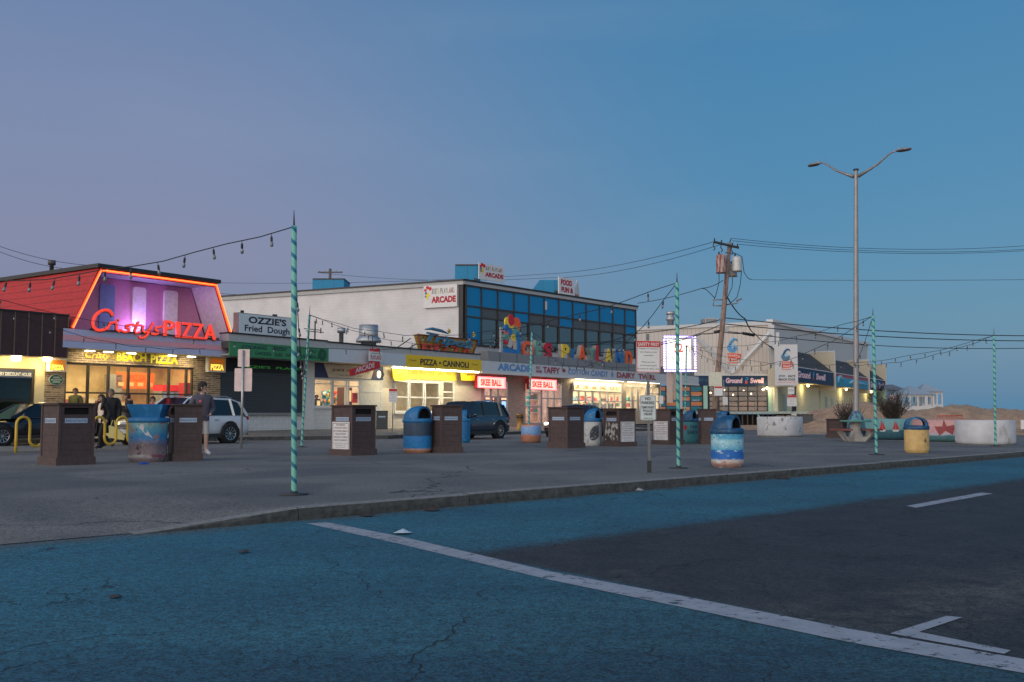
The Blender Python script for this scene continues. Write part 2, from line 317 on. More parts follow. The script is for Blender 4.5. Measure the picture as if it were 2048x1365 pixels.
# ================================================================== GROUND
K0 = G(597, 1016); KD = Vector((.7045, .7097, 0)); KN = Vector((-.7097, .7045, 0))   # kerb line and its plaza side
def kp(s, t, z=0): p = K0+KD*s+KN*t; return (p.x, p.y, z)
def rise(s): return max(0., min(1., (s+1.75)/1.7))
def pz(s, t):
    e = -.134+.134*rise(s)
    if t > 3.5: return 0.
    return e*(1-max(0, t-.2)/3.3) if t > .2 else e
def ground_mat(name, kind):
    m = bpy.data.materials.new(name); m.use_nodes = True; nt = m.node_tree; N = nt.nodes; L = nt.links
    b = N['Principled BSDF']; b.inputs['Roughness'].default_value = .8; b.inputs['Specular IOR Level'].default_value = .35
    g = N.new('ShaderNodeNewGeometry'); pos = g.outputs['Position']
    def noise(sc, det=6, rough=.6, vec=pos, dist=0):
        n = N.new('ShaderNodeTexNoise'); L.new(vec, n.inputs['Vector']); n.inputs['Scale'].default_value = sc
        n.inputs['Detail'].default_value = det; n.inputs['Roughness'].default_value = rough; n.inputs['Distortion'].default_value = dist; return n.outputs[0]
    def mp(v, a, b_, c_=0., d=1.):
        n = N.new('ShaderNodeMapRange'); n.interpolation_type = 'SMOOTHSTEP'; L.new(v, n.inputs[0])
        for i, x in enumerate((a, b_, c_, d)): n.inputs[i+1].default_value = x
        return n.outputs[0]
    def mix(f, a, b_):
        n = N.new('ShaderNodeMix'); n.data_type = 'RGBA'
        for i, v in ((0, f), (6, a), (7, b_)):
            if isinstance(v, (tuple, float, int)): n.inputs[i].default_value = (*v, 1) if isinstance(v, tuple) else v
            else: L.new(v, n.inputs[i])
        return n.outputs[2]
    def ma(op, a, b_, clamp=False):
        n = N.new('ShaderNodeMath'); n.operation = op; n.use_clamp = clamp
        for i, v in ((0, a), (1, b_)):
            if isinstance(v, (float, int)): n.inputs[i].default_value = v
            else: L.new(v, n.inputs[i])
        return n.outputs[0]
    def dot(d, o=(0, 0, 0)):
        n = N.new('ShaderNodeVectorMath'); n.operation = 'SUBTRACT'; L.new(pos, n.inputs[0]); n.inputs[1].default_value = o
        n2 = N.new('ShaderNodeVectorMath'); n2.operation = 'DOT_PRODUCT'; L.new(n.outputs[0], n2.inputs[0]); n2.inputs[1].default_value = d
        return n2.outputs['Value']
    def crack(sc, w, seed=0):
        wv = N.new('ShaderNodeTexNoise'); L.new(pos, wv.inputs['Vector']); wv.inputs['Scale'].default_value = sc*2.2; wv.inputs['Detail'].default_value = 6
        ad_ = N.new('ShaderNodeVectorMath'); ad_.operation = 'MULTIPLY_ADD'; L.new(wv.outputs['Color'], ad_.inputs[0]); ad_.inputs[1].default_value = (.55/sc,)*3; L.new(pos, ad_.inputs[2])
        v = N.new('ShaderNodeTexVoronoi'); v.feature = 'DISTANCE_TO_EDGE'; v.inputs['Scale'].default_value = sc; L.new(ad_.outputs[0], v.inputs['Vector'])
        return mp(v.outputs['Distance'], 0, w, 1, 0)
    agg = noise(60, 4, .85); agg2 = noise(17, 6, .85); big = noise(.35, 4); mid = noise(1.6, 6, .65)
    if kind == 'road':
        asph = mix(mp(mid, .3, .7), (.024, .028, .033), (.038, .042, .047))
        # pale dusty tyre sweep across the lane
        sweep = ma('MULTIPLY', mp(ma('ABSOLUTE', ma('SUBTRACT', dot((-.60, .80, 0), (3.0, 6.3, 0)), ma('MULTIPLY', noise(.8), .6)), 0), 0, .8, 1, 0), mp(noise(3.5, 6, .7), .35, .7))
        asph = mix(ma('MULTIPLY', sweep, .7), asph, (.12, .11, .095))
        blue = mix(mp(big, .35, .65), (.020, .108, .160), (.028, .150, .205))
        stv = N.new('ShaderNodeMapping'); L.new(pos, stv.inputs[0]); stv.inputs['Scale'].default_value = (.22, 1.1, 1)
        teal = mix(mp(noise(1.1, 6, .6, stv.outputs[0]), .38, .64), (.018, .062, .092), (.044, .138, .165))
        t = ma('MULTIPLY', dot(tuple(KN), tuple(K0)), -1.0)                      # metres into the road
        jag = ma('MULTIPLY', ma('SUBTRACT', noise(2.5, 9, .85), .5), 1.1)
        lane = mp(ma('ADD', t, jag), 3.05, 3.6, 1, 0)
        near = mp(dot((-.8, -.6, 0), (-2.16, 10.9, 0)), -.15, .0)
        wear = mp(noise(6, 8, .8), .28, .62)
        dk = mp(t, 1.5, 8.5)
        nb = mix(ma('MULTIPLY', dk, .85), blue, teal)
        nb = mix(ma('MULTIPLY', mp(t, 4.2, 8.5), .62), nb, (.014, .034, .055))
        colr = mix(ma('MULTIPLY', lane, .92), asph, blue)
        colr = mix(near, colr, nb)
        paint = ma('MAXIMUM', lane, near)
        colr = mix(ma('MULTIPLY', mp(noise(14, 9, .9), .48, .62), ma('MULTIPLY', paint, .62)), colr, (.034, .048, .058))
        gut = ma('MULTIPLY', mp(ma('ADD', t, ma('MULTIPLY', mid, .9)), .35, .95, 1, 0), .75)
        colr = mix(gut, colr, (.085, .088, .082))
        colr = mix(ma('MULTIPLY', mp(noise(.75, 3), .66, .72), .55), colr, (.10, .09, .08))
        ck = ma('MAXIMUM', ma('MULTIPLY', crack(.42, .005), mp(big, .36, .55)), ma('MULTIPLY', crack(1.9, .018), mp(noise(.55, 3), .52, .64)))
    elif kind == 'plaza':
        colr = mix(mp(big, .35, .65), (.124, .122, .116), (.172, .165, .152))
        colr = mix(ma('MULTIPLY', mp(noise(.22, 3, .5, dist=.8), .5, .6), .42), colr, (.062, .067, .072))
        colr = mix(ma('MULTIPLY', mp(mid, .6, .75), .25), colr, (.16, .155, .145))
        ck = ma('MAXIMUM', crack(.13, .0045), ma('MULTIPLY', crack(.8, .016), mp(noise(.5, 3), .56, .66)))
    elif kind == 'sand':
        colr = mix(mp(mid, .3, .7), (.30, .19, .12), (.44, .29, .18)); ck = None
    else:
        colr = mix(mp(mid, .3, .7), (.15, .145, .135), (.20, .19, .175)); ck = crack(.3, .006)
    k = ma('ADD', ma('MULTIPLY', agg, 1.1), ma('MULTIPLY', agg2, .55)); k = mp(k, .62, 1.02, .2, 1.95)
    sc_ = N.new('ShaderNodeVectorMath'); sc_.operation = 'SCALE'; L.new(colr, sc_.inputs[0]); L.new(k, sc_.inputs['Scale']); colr = sc_.outputs[0]
    if ck is not None: colr = mix(ma('MULTIPLY', ck, .85), colr, (.008, .010, .013))
    L.new(colr, b.inputs['Base Color'])
    h = ma('ADD', ma('MULTIPLY', agg, .5), ma('MULTIPLY', agg2, .9))
    if ck is not None: h = ma('SUBTRACT', h, ma('MULTIPLY', ck, 1.2))
    bp = N.new('ShaderNodeBump'); bp.inputs['Strength'].default_value = .75; bp.inputs['Distance'].default_value = .012
    L.new(h, bp.inputs['Height']); L.new(bp.outputs[0], b.inputs['Normal'])
    return m
m_road = ground_mat('road_surface', 'road'); m_plaza = ground_mat('plaza_asphalt', 'plaza')
m_sand = ground_mat('beach_sand', 'sand'); m_walk = ground_mat('sidewalk_concrete', 'walk')
RZ = -.14
struct('ground', MB().quad((-1500, -300, RZ-.03), (1500, -300, RZ-.03), (1500, 2500, RZ-.03), (-1500, 2500, RZ-.03)), m_sand)
rd = MB(); rd.quad(kp(-40, .22, RZ), kp(-40, -40, RZ), kp(160, -40, RZ), kp(160, .22, RZ)); struct('road', rd, m_road)
ss = [-40, -20, -12, -8, -6, -4, -2.5]+[-2+.2*i for i in range(0, 11)]+[1, 3, 6, 10, 16, 24, 34, 46, 60, 80, 110, 160]
ts = [.1, .2, .8, 1.5, 2.2, 2.9, 3.5, 6, 12, 25, 45, 80, 160]
pl = MB(); vs = [kp(s, t, pz(s, t)) for s in ss for t in ts]; nt_ = len(ts)
pl.add(vs, [(i*nt_+j, i*nt_+nt_+j, i*nt_+nt_+j+1, i*nt_+j+1) for i in range(len(ss)-1) for j in range(nt_-1)])
struct('plaza', pl, m_plaza)
# granite kerb, laid in long blocks
kb = MB(); s = -1.9
while s < 90:
    ln = 2.4+random.random()*.8 if s > -.01 else 1.9
    if s < .0 < s+ln: ln = -s+.001
    e = s+ln-.012
    zt0, zt1 = pz(s, .1)+.003, pz(e, .1)+.003; w0 = random.uniform(-.012, .012)
    if s >= 0: zt0 = zt1 = .006+random.uniform(-.003, .006)
    n = 10 if s < 12 else 4; prev = None
    for i in range(n+1):
        q = s+(e-s)*i/n; zt = zt0+(zt1-zt0)*i/n; j = random.uniform(-.012, .012) if s < 20 else 0
        ring = [kp(q, w0+j, RZ-.02), kp(q, w0+j*.4+random.uniform(-.005, .005), (zt+RZ)/2), kp(q, w0+.015+j, zt-.012), kp(q, w0+.035, zt), kp(q, .17, zt), kp(q, .17, RZ-.02)]
        o = len(kb.v); kb.v += ring
        if prev is not None:
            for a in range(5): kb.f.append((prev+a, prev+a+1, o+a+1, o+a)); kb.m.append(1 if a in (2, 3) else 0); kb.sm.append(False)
            if i == n: kb.f.append(tuple(o+a for a in range(6))); kb.m.append(0); kb.sm.append(False)
        else: kb.f.append(tuple(o+a for a in range(5, -1, -1))); kb.m.append(0); kb.sm.append(False)
        prev = o
    s += ln
struct('kerb', kb, [m_granite, M('pale_granite_top', (.21, .21, .20), .85, var=.3, sc=14, bump=.4)])  # top and upper edge faces take a paler granite colour than the sides
# painted road markings
def paint_mat(name, col, thr=.37):
    m = M(name, col, .7, var=.15, sc=5, bump=.5, bsc=40); nt = m.node_tree; N = nt.nodes; L = nt.links
    b = N['Principled BSDF']; g = N.new('ShaderNodeNewGeometry')
    n = N.new('ShaderNodeTexNoise'); L.new(g.outputs['Position'], n.inputs['Vector']); n.inputs['Scale'].default_value = 11; n.inputs['Detail'].default_value = 9; n.inputs['Roughness'].default_value = .75
    n3 = N.new('ShaderNodeTexVoronoi'); n3.feature = 'DISTANCE_TO_EDGE'; L.new(g.outputs['Position'], n3.inputs['Vector']); n3.inputs['Scale'].default_value = 3.1
    r = N.new('ShaderNodeMapRange'); L.new(n.outputs[0], r.inputs[0]); r.inputs[1].default_value = thr; r.inputs[2].default_value = thr+.07
    r2 = N.new('ShaderNodeMapRange'); L.new(n3.outputs['Distance'], r2.inputs[0]); r2.inputs[1].default_value = .002; r2.inputs[2].default_value = .008
    L.new(r.outputs[0], b.inputs['Alpha']); return m
m_line = paint_mat('worn_white_paint', (.31, .33, .37))
def marking(name, tops, bots, z=RZ+.004):
    mb = MB(); n = len(tops); T_ = [G(*p, z) for p in tops]; B_ = [G(*p, z) for p in bots]
    for i in range(n-1): mb.quad(B_[i], B_[i+1], T_[i+1], T_[i])
    return struct(name, mb, m_line)
marking('stop_line', [(655, 1045), (805, 1074), (1100, 1143), (1400, 1199), (1700, 1258), (2120, 1331)], [(613, 1047), (790, 1086), (1100, 1160), (1400, 1222), (1700, 1285), (2120, 1359)])
marking('lane_dash', [(1813, 1012), (1962, 985.5)], [(1832, 1016), (1986, 987.5)])
a = [G(*p, RZ+.004) for p in [(1780, 1267), (1893, 1232), (1925, 1235), (1838, 1264), (2022, 1301), (2008, 1308)]]
mb = MB(); mb.add(a, [(0, 3, 2, 1), (0, 5, 4, 3)]); struct('arrow_marking', mb, m_line)
# side street strip, sidewalk and its kerb in front of the shops
KB = [(-160, 891), (-60, 889), (480, 882), (776, 878.5), (1042, 869), (1330, 861.5)]
KT = [(-160, 908), (0, 903), (600, 896), (1042, 883), (1300, 873), (1400, 868)]
kbp = [G(*p) for p in KB]; ktp = [G(*p, .004) for p in KT]
sd = MB()
for i in range(5): sd.quad(*[(q.x, q.y, .004) for q in (ktp[i], ktp[i+1], kbp[i+1], kbp[i])])
struct('side_street', sd, m_walk)
S = Fr(596, 49, k=.6915)
sw = MB(); kk = MB()
far_ = [S.w((p-S.O).dot(S.d), -3.5, 0) for p in kbp]
for i in range(5):
    a, b = kbp[i], kbp[i+1]; fa, fb = far_[i], far_[i+1]
    n = (Vector((-(b-a).y, (b-a).x, 0))).normalized()*.2
    sw.quad(*[(q.x, q.y, z) for q, z in ((a+n, .15), (b+n, .15), (fb, .38), (fa, .38))])
    kk.slab([(a.x, a.y), (b.x, b.y), (b+n).xy[:], (a+n).xy[:]], -.02, .153)
struct('sidewalk', sw, m_walk); struct('shop_kerb', kk, m_granite)
# beach sand and dunes on the right
sb = MB(); P = [G(1330, 861.5), G(1560, 861), G(1830, 866), G(2048, 872), G(2500, 880)]
for p, q in zip(P, P[1:]): sb.quad((p.x, p.y, .012), (q.x, q.y, .012), (q.x*4.4, q.y*4.4, .012), (p.x*4.4, p.y*4.4, .012))
struct('sand', sb, m_sand)
prof = [(1540, 836), (1600, 831), (1640, 818), (1690, 808), (1730, 805), (1765, 806), (1795, 812), (1820, 821), (1850, 822), (1880, 815), (1905, 812), (1935, 811), (1950, 815), (1975, 819), (2000, 817), (2030, 821), (2060, 823), (2120, 820), (2250, 822)]
dn = MB(); nx = 320; ny = 22
def py_at(x):
    for (a, b), (c1, d1) in zip(prof, prof[1:]):
        if a <= x <= c1: k = (x-a)/(c1-a); k = k*k*(3-2*k); return b+(d1-b)*k
    return 822
import mathutils
for i in range(nx+1):
    px = 1540+710*i/nx; top = D(px, py_at(px), 62).z
    for j in range(ny+1):
        v = j/ny; d = 54+20*v; r = ray(px, 829.5); x = r[0]/r[1]*d
        h = math.sin(min(1, v*2.4)*PI/2)**1.6 if v < .42 else max(0., math.cos((v-.42)/.58*PI/2))**.7
        nz = mathutils.noise.noise(Vector((x*.55, d*.55, 0)))*.35+mathutils.noise.noise(Vector((x*1.9, d*1.9, 3)))*.22+mathutils.noise.noise(Vector((x*4.1, d*4.1, 7)))*.08
        dn.v.append((x, d, max(-.05, top*h+nz*h*.55)))
for i in range(nx):
    for j in range(ny): k = i*(ny+1)+j; dn.f.append((k, k+ny+1, k+ny+2, k+1)); dn.m.append(0); dn.sm.append(True)
struct('dunes', dn, m_sand)
# ================================================================== BUILDINGS
def fthing(fr, name, label, cat, group=None, u=0, off=0, z=0):
    return thing(name, label, cat, fr.w(u, off, z), fr.a, group)
def room(parent, u0, u1, z0, z1, depth, mwall, energy, color, mfloor=None, y=0.16, fr=None, back=True):
    mb = MB()
    mb.quad((u0, y+depth, z0), (u1, y+depth, z0), (u1, y+depth, z1), (u0, y+depth, z1))
    mb.quad((u0, y, z0), (u0, y+depth, z0), (u0, y+depth, z1), (u0, y, z1))
    mb.quad((u1, y+depth, z0), (u1, y, z0), (u1, y, z1), (u1, y+depth, z1))
    mb.quad((u0, y, z1), (u0, y+depth, z1), (u1, y+depth, z1), (u1, y, z1), 0)
    mb.quad((u0, y, z0), (u1, y, z0), (u1, y+depth, z0), (u0, y+depth, z0), 0)
    o = mb.build('shop_interior', mwall, parent)
    l = lamp('AREA', ((u0+u1)/2, y+depth*.45, z1-.06), energy, color, (u1-u0)*.8, depth*.6, parent=o)
    return o
def frame_rect(mb, u0, u1, z0, z1, y0, y1, w, mi=0):
    mb.box(u0, u0+w, y0, y1, z0, z1, mi); mb.box(u1-w, u1, y0, y1, z0, z1, mi)
    mb.box(u0+w, u1-w, y0, y1, z0, z0+w, mi); mb.box(u0+w, u1-w, y0, y1, z1-w, z1, mi)
def window(parent, u0, u1, z0, z1, y, cols, rows, mf, w=.06, mg=None, name='window', sill=False):
    """frame with mullions (part) and its pane (sub-part); cols/rows = inner divider positions 0..1"""
    mb = MB(); frame_rect(mb, u0, u1, z0, z1, y-.05, y+.05, w)
    for q in cols: x = u0+(u1-u0)*q; mb.box(x-w/2, x+w/2, y-.055, y+.055, z0+w, z1-w)
    for q in rows: x = z0+(z1-z0)*q; mb.box(u0+w, u1-w, y-.045, y+.045, x-w*.4, x+w*.4)
    if sill: mb.box(u0-.08, u1+.08, y-.16, y-.052, z0-.09, z0)
    f = mb.build(name, mf, parent)
    MB().quad((u0+w, y, z0+w), (u1-w, y, z0+w), (u1-w, y, z1-w), (u0+w, y, z1-w)).build('pane', mg or m_glass, f)
    return f
m_brickC = M('beach_brick', (.3, .2, .12), .85, kind='brick', p=(.42, .085, .012, (.34, .23, .14), (.13, .075, .045), (.42, .36, .26)), var=.3, sc=7, bump=.3)
m_cream = M('cream_wall', (.62, .52, .32), .75, var=.08, sc=2)
m_redroof = M('red_shingle_roof', s2l(178, 44, 46, 1.0), .7, kind='ribs', p=(2, .31, .3, .93), var=.15, sc=5, bump=.2)
m_mans = M('brown_metal_mansard', s2l(62, 40, 42, 1.1), .6, var=.15)
m_mansrib = M('mansard_seam', s2l(118, 100, 92, .8), .5)
m_lilac = M('lilac_panel', s2l(168, 116, 142, 1.5), .7, var=.08)
m_fasb = M('slate_blue_stripe', s2l(138, 146, 172, 1.7), .6, var=.05)
m_fasp = M('dusty_pink_stripe', s2l(176, 130, 142, 1.6), .6, var=.05)
m_bronze = M('bronze_window_frame', (.05, .04, .03), .5)
m_int = M('warm_interior_wall', (.74, .58, .32), .8, var=.2, sc=2)
m_intw = M('pale_interior_wall', (.78, .7, .56), .8, var=.15, sc=3)
m_neon = E('neon_orange', (1, .085, .012), 2.4)
m_neonc = E('neon_core', (1, .22, .05), 3)
m_sgl = E('lit_red_letter_face', (1, .07, .035), .72, (.8, .06, .04))
m_roof = M('tar_roof', (.09, .09, .095), .9, var=.2)
# ---- discount store, far left
A = fthing(S, 'discount_store', 'cream shop with brown metal mansard at the left edge of the photo', 'shop')
uL = S.u(-160, .9); uR, zt = S.uz(137, 633, .9); z0 = S.uz(128, 716, .9)[1]
mb = MB(); mb.prism([(uL, z0), (uR, z0), (uR, zt), (uL, zt)], -.95, -.5); mb.build('mansard', m_mans, A)
mb = MB(); q = uL
while q < uR-.05: mb.box(q, q+.035, -.985, -.951, z0+.01, zt-.01); q += .52
mb.build('mansard_seams', m_mansrib, A)
MB().box(uL, uR, -.99, -.3, zt, zt+.06).build('coping', m_dark, A)
MB().box(uL, uR, -.5, -.02, z0-.02, z0+.04).build('soffit', m_cream, A)
uw = S.u(88, 0)
w0, w1, zz0, zz1 = S.r(0, 69, 736, 836, 0)
MB().box(uL, uw, .02, .2, .3, z0-.02).build('wall', m_cream, A) if 0 else wall(MB(), uL, uw, .3, z0-.021, 0, .2, [(uL+.5, w1, .95, zz1)]).build('wall', m_cream, A)
wn_ = window(A, uL+.5, w1, .95, zz1, .1, [.45], [], m_bronze, .09)
bb = S.r(0, 64, 737.5, 755, 0); st = MB().box(uL+.6, bb[1], .03, .045, bb[2], bb[3]-.05).build('window_banner', M('navy_banner', (.015, .03, .10), .6), A)
T(st, 'GROCERY DISCOUNT HOUSE', S.u(-22), S.u(62), bb[2]+.07, bb[3]-.12, .028, m_white, bold=.02)
room(A, uL+.3, uw-.2, .3, 3.0, 3, M('dim_store_interior', (.05, .07, .05), .9), 4, (.6, 1, .7), y=.21)
mb = MB(); mb.box(uL, uR, -.5, 8, zt-.3, zt).box(uL, uR, 7.8, 8, .3, zt-.3); mb.build('roof', m_roof, A)
for px in (33, 95):
    u_, z_ = S.uz(px, 718, .55)
    f = MB().box(u_-.17, u_+.17, -.66, -.42, z_+.1, z_+.17).build('ceiling_light', m_steel, A)
    MB().lathe([(.0, z_-.09), (.13, z_-.08), (.17, z_-.02), (.17, z_+.1)], 14, ctr=(u_, -.54)).build('lens', E('lamp_warm', (1, .82, .42), 16), f)
    lamp('POINT', (u_, -.54, z_-.25), 22, (1, .80, .40), .12, parent=f)
# ---- beach pizza restaurant
R_ = fthing(S, 'pizza_restaurant', 'brick pizza restaurant with red roof and orange neon outline', 'restaurant')
u0 = S.u(88); u1 = S.u(448); f0, _ = S.uz(128, 657, 1.0); f1, _ = S.uz(465, 682, 1.0)
zf1 = 4.33; zf0 = 3.6; zr = 6.82
ops = S.r(131, 387, 723, 835, 0)
zo0 = 1.25; zo1 = 3.1
wall(MB(), u0, u1, .3, zf0-.02, 0, .25, [(ops[0], ops[1], zo0, zo1)]).build('wall', m_brickC, R_)
cols = [(S.u(p)-ops[0])/(ops[1]-ops[0]) for p in (177, 218, 258, 299, 339, 374)]
window(R_, ops[0], ops[1], zo0, zo1, .1, cols, [.36], m_bronze, .085, sill=True)
MB().box(u1, u1+.42, -.01, .25, .3, S.uz(418, 742)[1]).build('end_pilaster', M('pale_mint_panel', (.5, .55, .48), .7), R_)
for i, (a, b, m) in enumerate(((0, .33, m_fasb), (.33, .63, m_fasp), (.63, 1, m_fasb))):
    MB().box(f0, f1, -1.0-.02*(i == 1), -.9, zf1-(zf1-zf0)*b+.004, zf1-(zf1-zf0)*a).build('fascia_stripe', m, R_)
MB().box(f0+.02, f1-.02, -.899, -.001, zf0, zf0+.12).build('soffit', m_cream, R_)
# roof block with its recessed sign niche
tl, tr = S.u(190, 1.0), S.u(429, 1.0); bl, br_ = S.u(137, 1.0), S.u(465, 1.0)
RD = 14
mb = MB(); mb.quad((bl, -1, zf1), (tl, -1, zr), (tl, RD, zr), (bl-.0, RD, zf1)); mb.quad((br_, -1, zf1), (br_, RD, zf1), (tr, RD, zr), (tr, -1, zr))
mb.quad((br_, RD, zf1), (bl, RD, zf1), (tl, RD, zr), (tr, RD, zr)); mb.build('shingle_roof', m_redroof, R_)
MB().box(tl-.12, tr+.12, -1.12, RD, zr+.002, zr+.16).build('roof_cap', m_dark, R_)
nb = .65
mb = MB(); mb.prism([(bl+.22, zf1+.02), (br_-.22, zf1+.02), (tr-.12, zr-.12), (tl+.12, zr-.12)], nb, nb+.15); mb.build('niche_back', m_lilac, R_)
mb = MB(); mb.quad((tl+.1, -.95, zr-.1), (tr-.1, -.95, zr-.1), (tr-.1, nb, zr-.1), (tl+.1, nb, zr-.1)); mb.quad((bl+.1, -.95, zf1+.01), (bl+.1, nb, zf1+.01), (br_-.1, nb, zf1+.01), (br_-.1, -.95, zf1+.01))
mb.build('niche_soffit', m_lgrey, R_)
mb = MB(); mb.quad((br_-.12, -.95, zf1), (br_-.12, nb, zf1), (tr-.1, nb, zr-.1), (tr-.1, -.95, zr-.1)); mb.build('niche_cheek', M('cream_cheek', (.8, .74, .68), .7), R_)
mb = MB(); mb.quad((bl+.12, nb, zf1), (bl+.12, -.95, zf1), (tl+.1, -.95, zr-.1), (tl+.1, nb, zr-.1)); mb.build('niche_cheek', m_lilac, R_)
MB().box(u0, br_, -.5, RD, zf1-.35, zf1-.02).box(u0, br_, RD-.2, RD, .3, zf1-.36).build('flat_roof', m_roof, R_)
for i, (a, b, yt) in enumerate(((191, 221, 567), (257, 284, 573), (321, 348, 580))):
    p0 = S.u(a, -nb); p1 = S.u(b, -nb); zt = S.uz(a, yt, -nb)[1]; w = (p1-p0)/2; pts = [(p0, zf1+.1), (p1, zf1+.1)]
    pts += [(p1-.12+.12*math.cos(t*PI/8), zt-.12+.12*math.sin(t*PI/8)) for t in range(5)]+[(p0+.12-.12*math.sin(t*PI/8), zt-.12+.12*math.cos(t*PI/8)) for t in range(5)]
    MB().prism(pts, nb-.1, nb-.003).build('backlit_panel', M('blue_niche_panel', s2l(100, 118, 156, 1.4), .6) if i == 0 else M('cream_niche_panel', (.82, .74, .74), .6), R_)
fr_ = [(bl+.06, -1.03, zf1+.04), (tl+.07, -1.03, zr-.09), (tr-.07, -1.03, zr-.09), (br_-.06, -1.03, zf1+.04)]
MB().tube(fr_, .05, 8, smooth=False).build('neon_tube', m_neon, R_)
fr2 = [(x, -1.085, z) for x, y, z in fr_]
MB().tube(fr2, .014, 6).build('neon_tube', m_neonc, R_)
# corner posts behind neon
mb = MB(); mb.tube([(x, -.95, z) for x, y, z in fr_], .09, 4, smooth=False); mb.build('niche_trim', m_red, R_)
pu, pzz = S.uz(300, 655, .15)
o = MB().box(pu-.3, pu+.3, .05, .25, zf1+.03, zf1+.1).build('flood_lamp', m_dark, R_)
lamp('AREA', (pu, .12, zf1+.16), 44, (.5, .25, 1), .5, .2, rot=(PI+.35, 0, 0), parent=o)
lamp('POINT', (pu-.5, .3, zf1+.3), 22, (.7, .45, 1), .1, parent=o)
# big sign letters in the niche
sgn = thing('neon_letter_sign', 'red lit script and block letters along the pizza restaurant niche', 'sign', S.w(0, 1.1, 0), S.a)
def SL(s, x0, x1, y0, y1, off=1.1, mat=m_sgl, **k):
    a = S.uz(x0, y0, off); b = S.uz(x0, y1, off); ue = S.u(x1, off)
    t = text_mb(s, a[0], ue, b[1], a[1], 0, depth=.1, **k)
    o = t.build('letter', mat, sgn)
    t2 = text_mb(s, a[0]+.045, ue+.045, b[1]-.02, a[1]-.02, .11, depth=.08, bold=.02, **{q: v for q, v in k.items() if q != 'bold'}); t2.build('letter_return', m_dark, o); return o
SCR = {'r': [[(.05, 0), (.25, .95)], [(.18, .6), (.45, .92), (.8, .95), (.95, 1.1)]], 'i': [[(.1, .9), (.3, .2), (.6, 0), (.95, .25)], [(.3, 1.25), (.34, 1.35)]],
       's': [[(.95, 1.1), (.65, .98), (.3, .85), (.3, .65), (.7, .42), (.75, .18), (.4, 0), (.02, .12)]], 't': [[(.5, 1.45), (.3, .3), (.45, .02), (.9, .2)], [(.0, .95), (.95, 1.05)]],
       'y': [[(.1, .95), (.15, .3), (.4, .1), (.8, .5), (.9, .95)], [(.9, .95), (.75, -.1), (.5, -.5), (.15, -.55), (.0, -.3)]], "'": [[(.5, 0), (.7, 1)]]}
for ch, x0, x1, y0, y1 in (('r', 214, 226, 643, 660), ('i', 229, 239, 645, 663), ('s', 243, 259, 648, 664), ('t', 264, 276, 650, 667), ('y', 281, 297, 650, 667), ("'", 299, 304, 645, 652), ('s', 302, 317, 653, 669)):
    a = S.uz(x0, y0, 1.1); b = S.uz(x0, y1, 1.1); ue = S.u(x1, 1.1); o = None; mb = MB(); m2 = MB()
    for st_ in SCR[ch]:
        pp = [(a[0]+(ue-a[0])*(x+.22*z), 0, b[1]+(a[1]-b[1])*z) for x, z in st_]; mb.tube(pp, .045, 6); m2.tube([(x+.03, .11, z-.015) for x, y, z in pp], .05, 6)
    o = mb.build('letter', m_sgl, sgn); m2.build('letter_return', m_dark, o)
pts = []
for t in range(19):
    q = math.radians(28+t*16.5); pts.append((math.cos(q)*1.0+.35*math.sin(q), 0, math.sin(q)))
ca = S.uz(186, 617, 1.1); cb = S.uz(186, 661, 1.1); cw = S.u(221, 1.1)-ca[0]
pts = [(ca[0]+cw*(.5+x*.46), 0, (ca[1]+cb[1])/2+z*(ca[1]-cb[1])*.48) for x, y, z in pts]
o = MB().tube(pts, [.035]+[.062]*(len(pts)-2)+[.035], 6).build('letter', m_sgl, sgn); MB().tube([(x+.05, .1, z-.02) for x, y, z in pts], .066, 6).build('letter_return', m_dark, o)
for ch, x0, x1, yy in (('P', 326, 344, 641), ('I', 350, 356, 644), ('Z', 362, 380, 645), ('Z', 384, 403, 647), ('A', 407, 428, 649)):
    SL(ch, x0+1, x1-1, yy, yy+31, bold=.005)
a = S.uz(185, 664, 1.1); b = S.u(432, 1.1)
MB().box(a[0]-.1, b+.1, .0, .06, zf1+.0, zf1+.06).build('rail', m_dark, sgn)
# yellow wall lettering, down lights, small signs
ys = thing('wall_lettering', 'yellow lettering on the brick above the pizza restaurant window', 'sign', S.w(0, 0, 0), S.a)
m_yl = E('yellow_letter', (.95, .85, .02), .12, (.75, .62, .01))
a = S.r(170, 228, 702, 720, .04); text_mb("Cristy's", a[0], a[1], a[2], a[3], -.02, shear=.3, bold=.015, depth=.04).build('letter', M('ochre_letter', (.6, .42, .05), .5), ys)
for s_, x0, x1, yy in (('BEACH', 234, 291, 704), ('PIZZA', 302, 355, 709)):
    a = S.r(x0, x1, yy, yy+18, .04); text_mb(s_, a[0], a[1], a[2], a[3], -.02, bold=.035, depth=.008).build('letter', m_yl, ys)
for px, py in ((180, 698), (217, 700), (263, 703), (344, 709), (383, 711)):
    u_, z_ = S.uz(px, py, .45); f = MB().box(u_-.2, u_+.2, -.53, -.37, zf0-.03, zf0-.002).build('down_light', m_steel, R_)
    MB().box(u_-.17, u_+.17, -.52, -.38, zf0-.06, zf0-.031).build('lens', E('lamp_white_warm', (1, .9, .62), 14), f)
    lamp('AREA', (u_, -.45, zf0-.09), 10, (1, .82, .45), .35, .14, rot=(.25, 0, 0), parent=f)
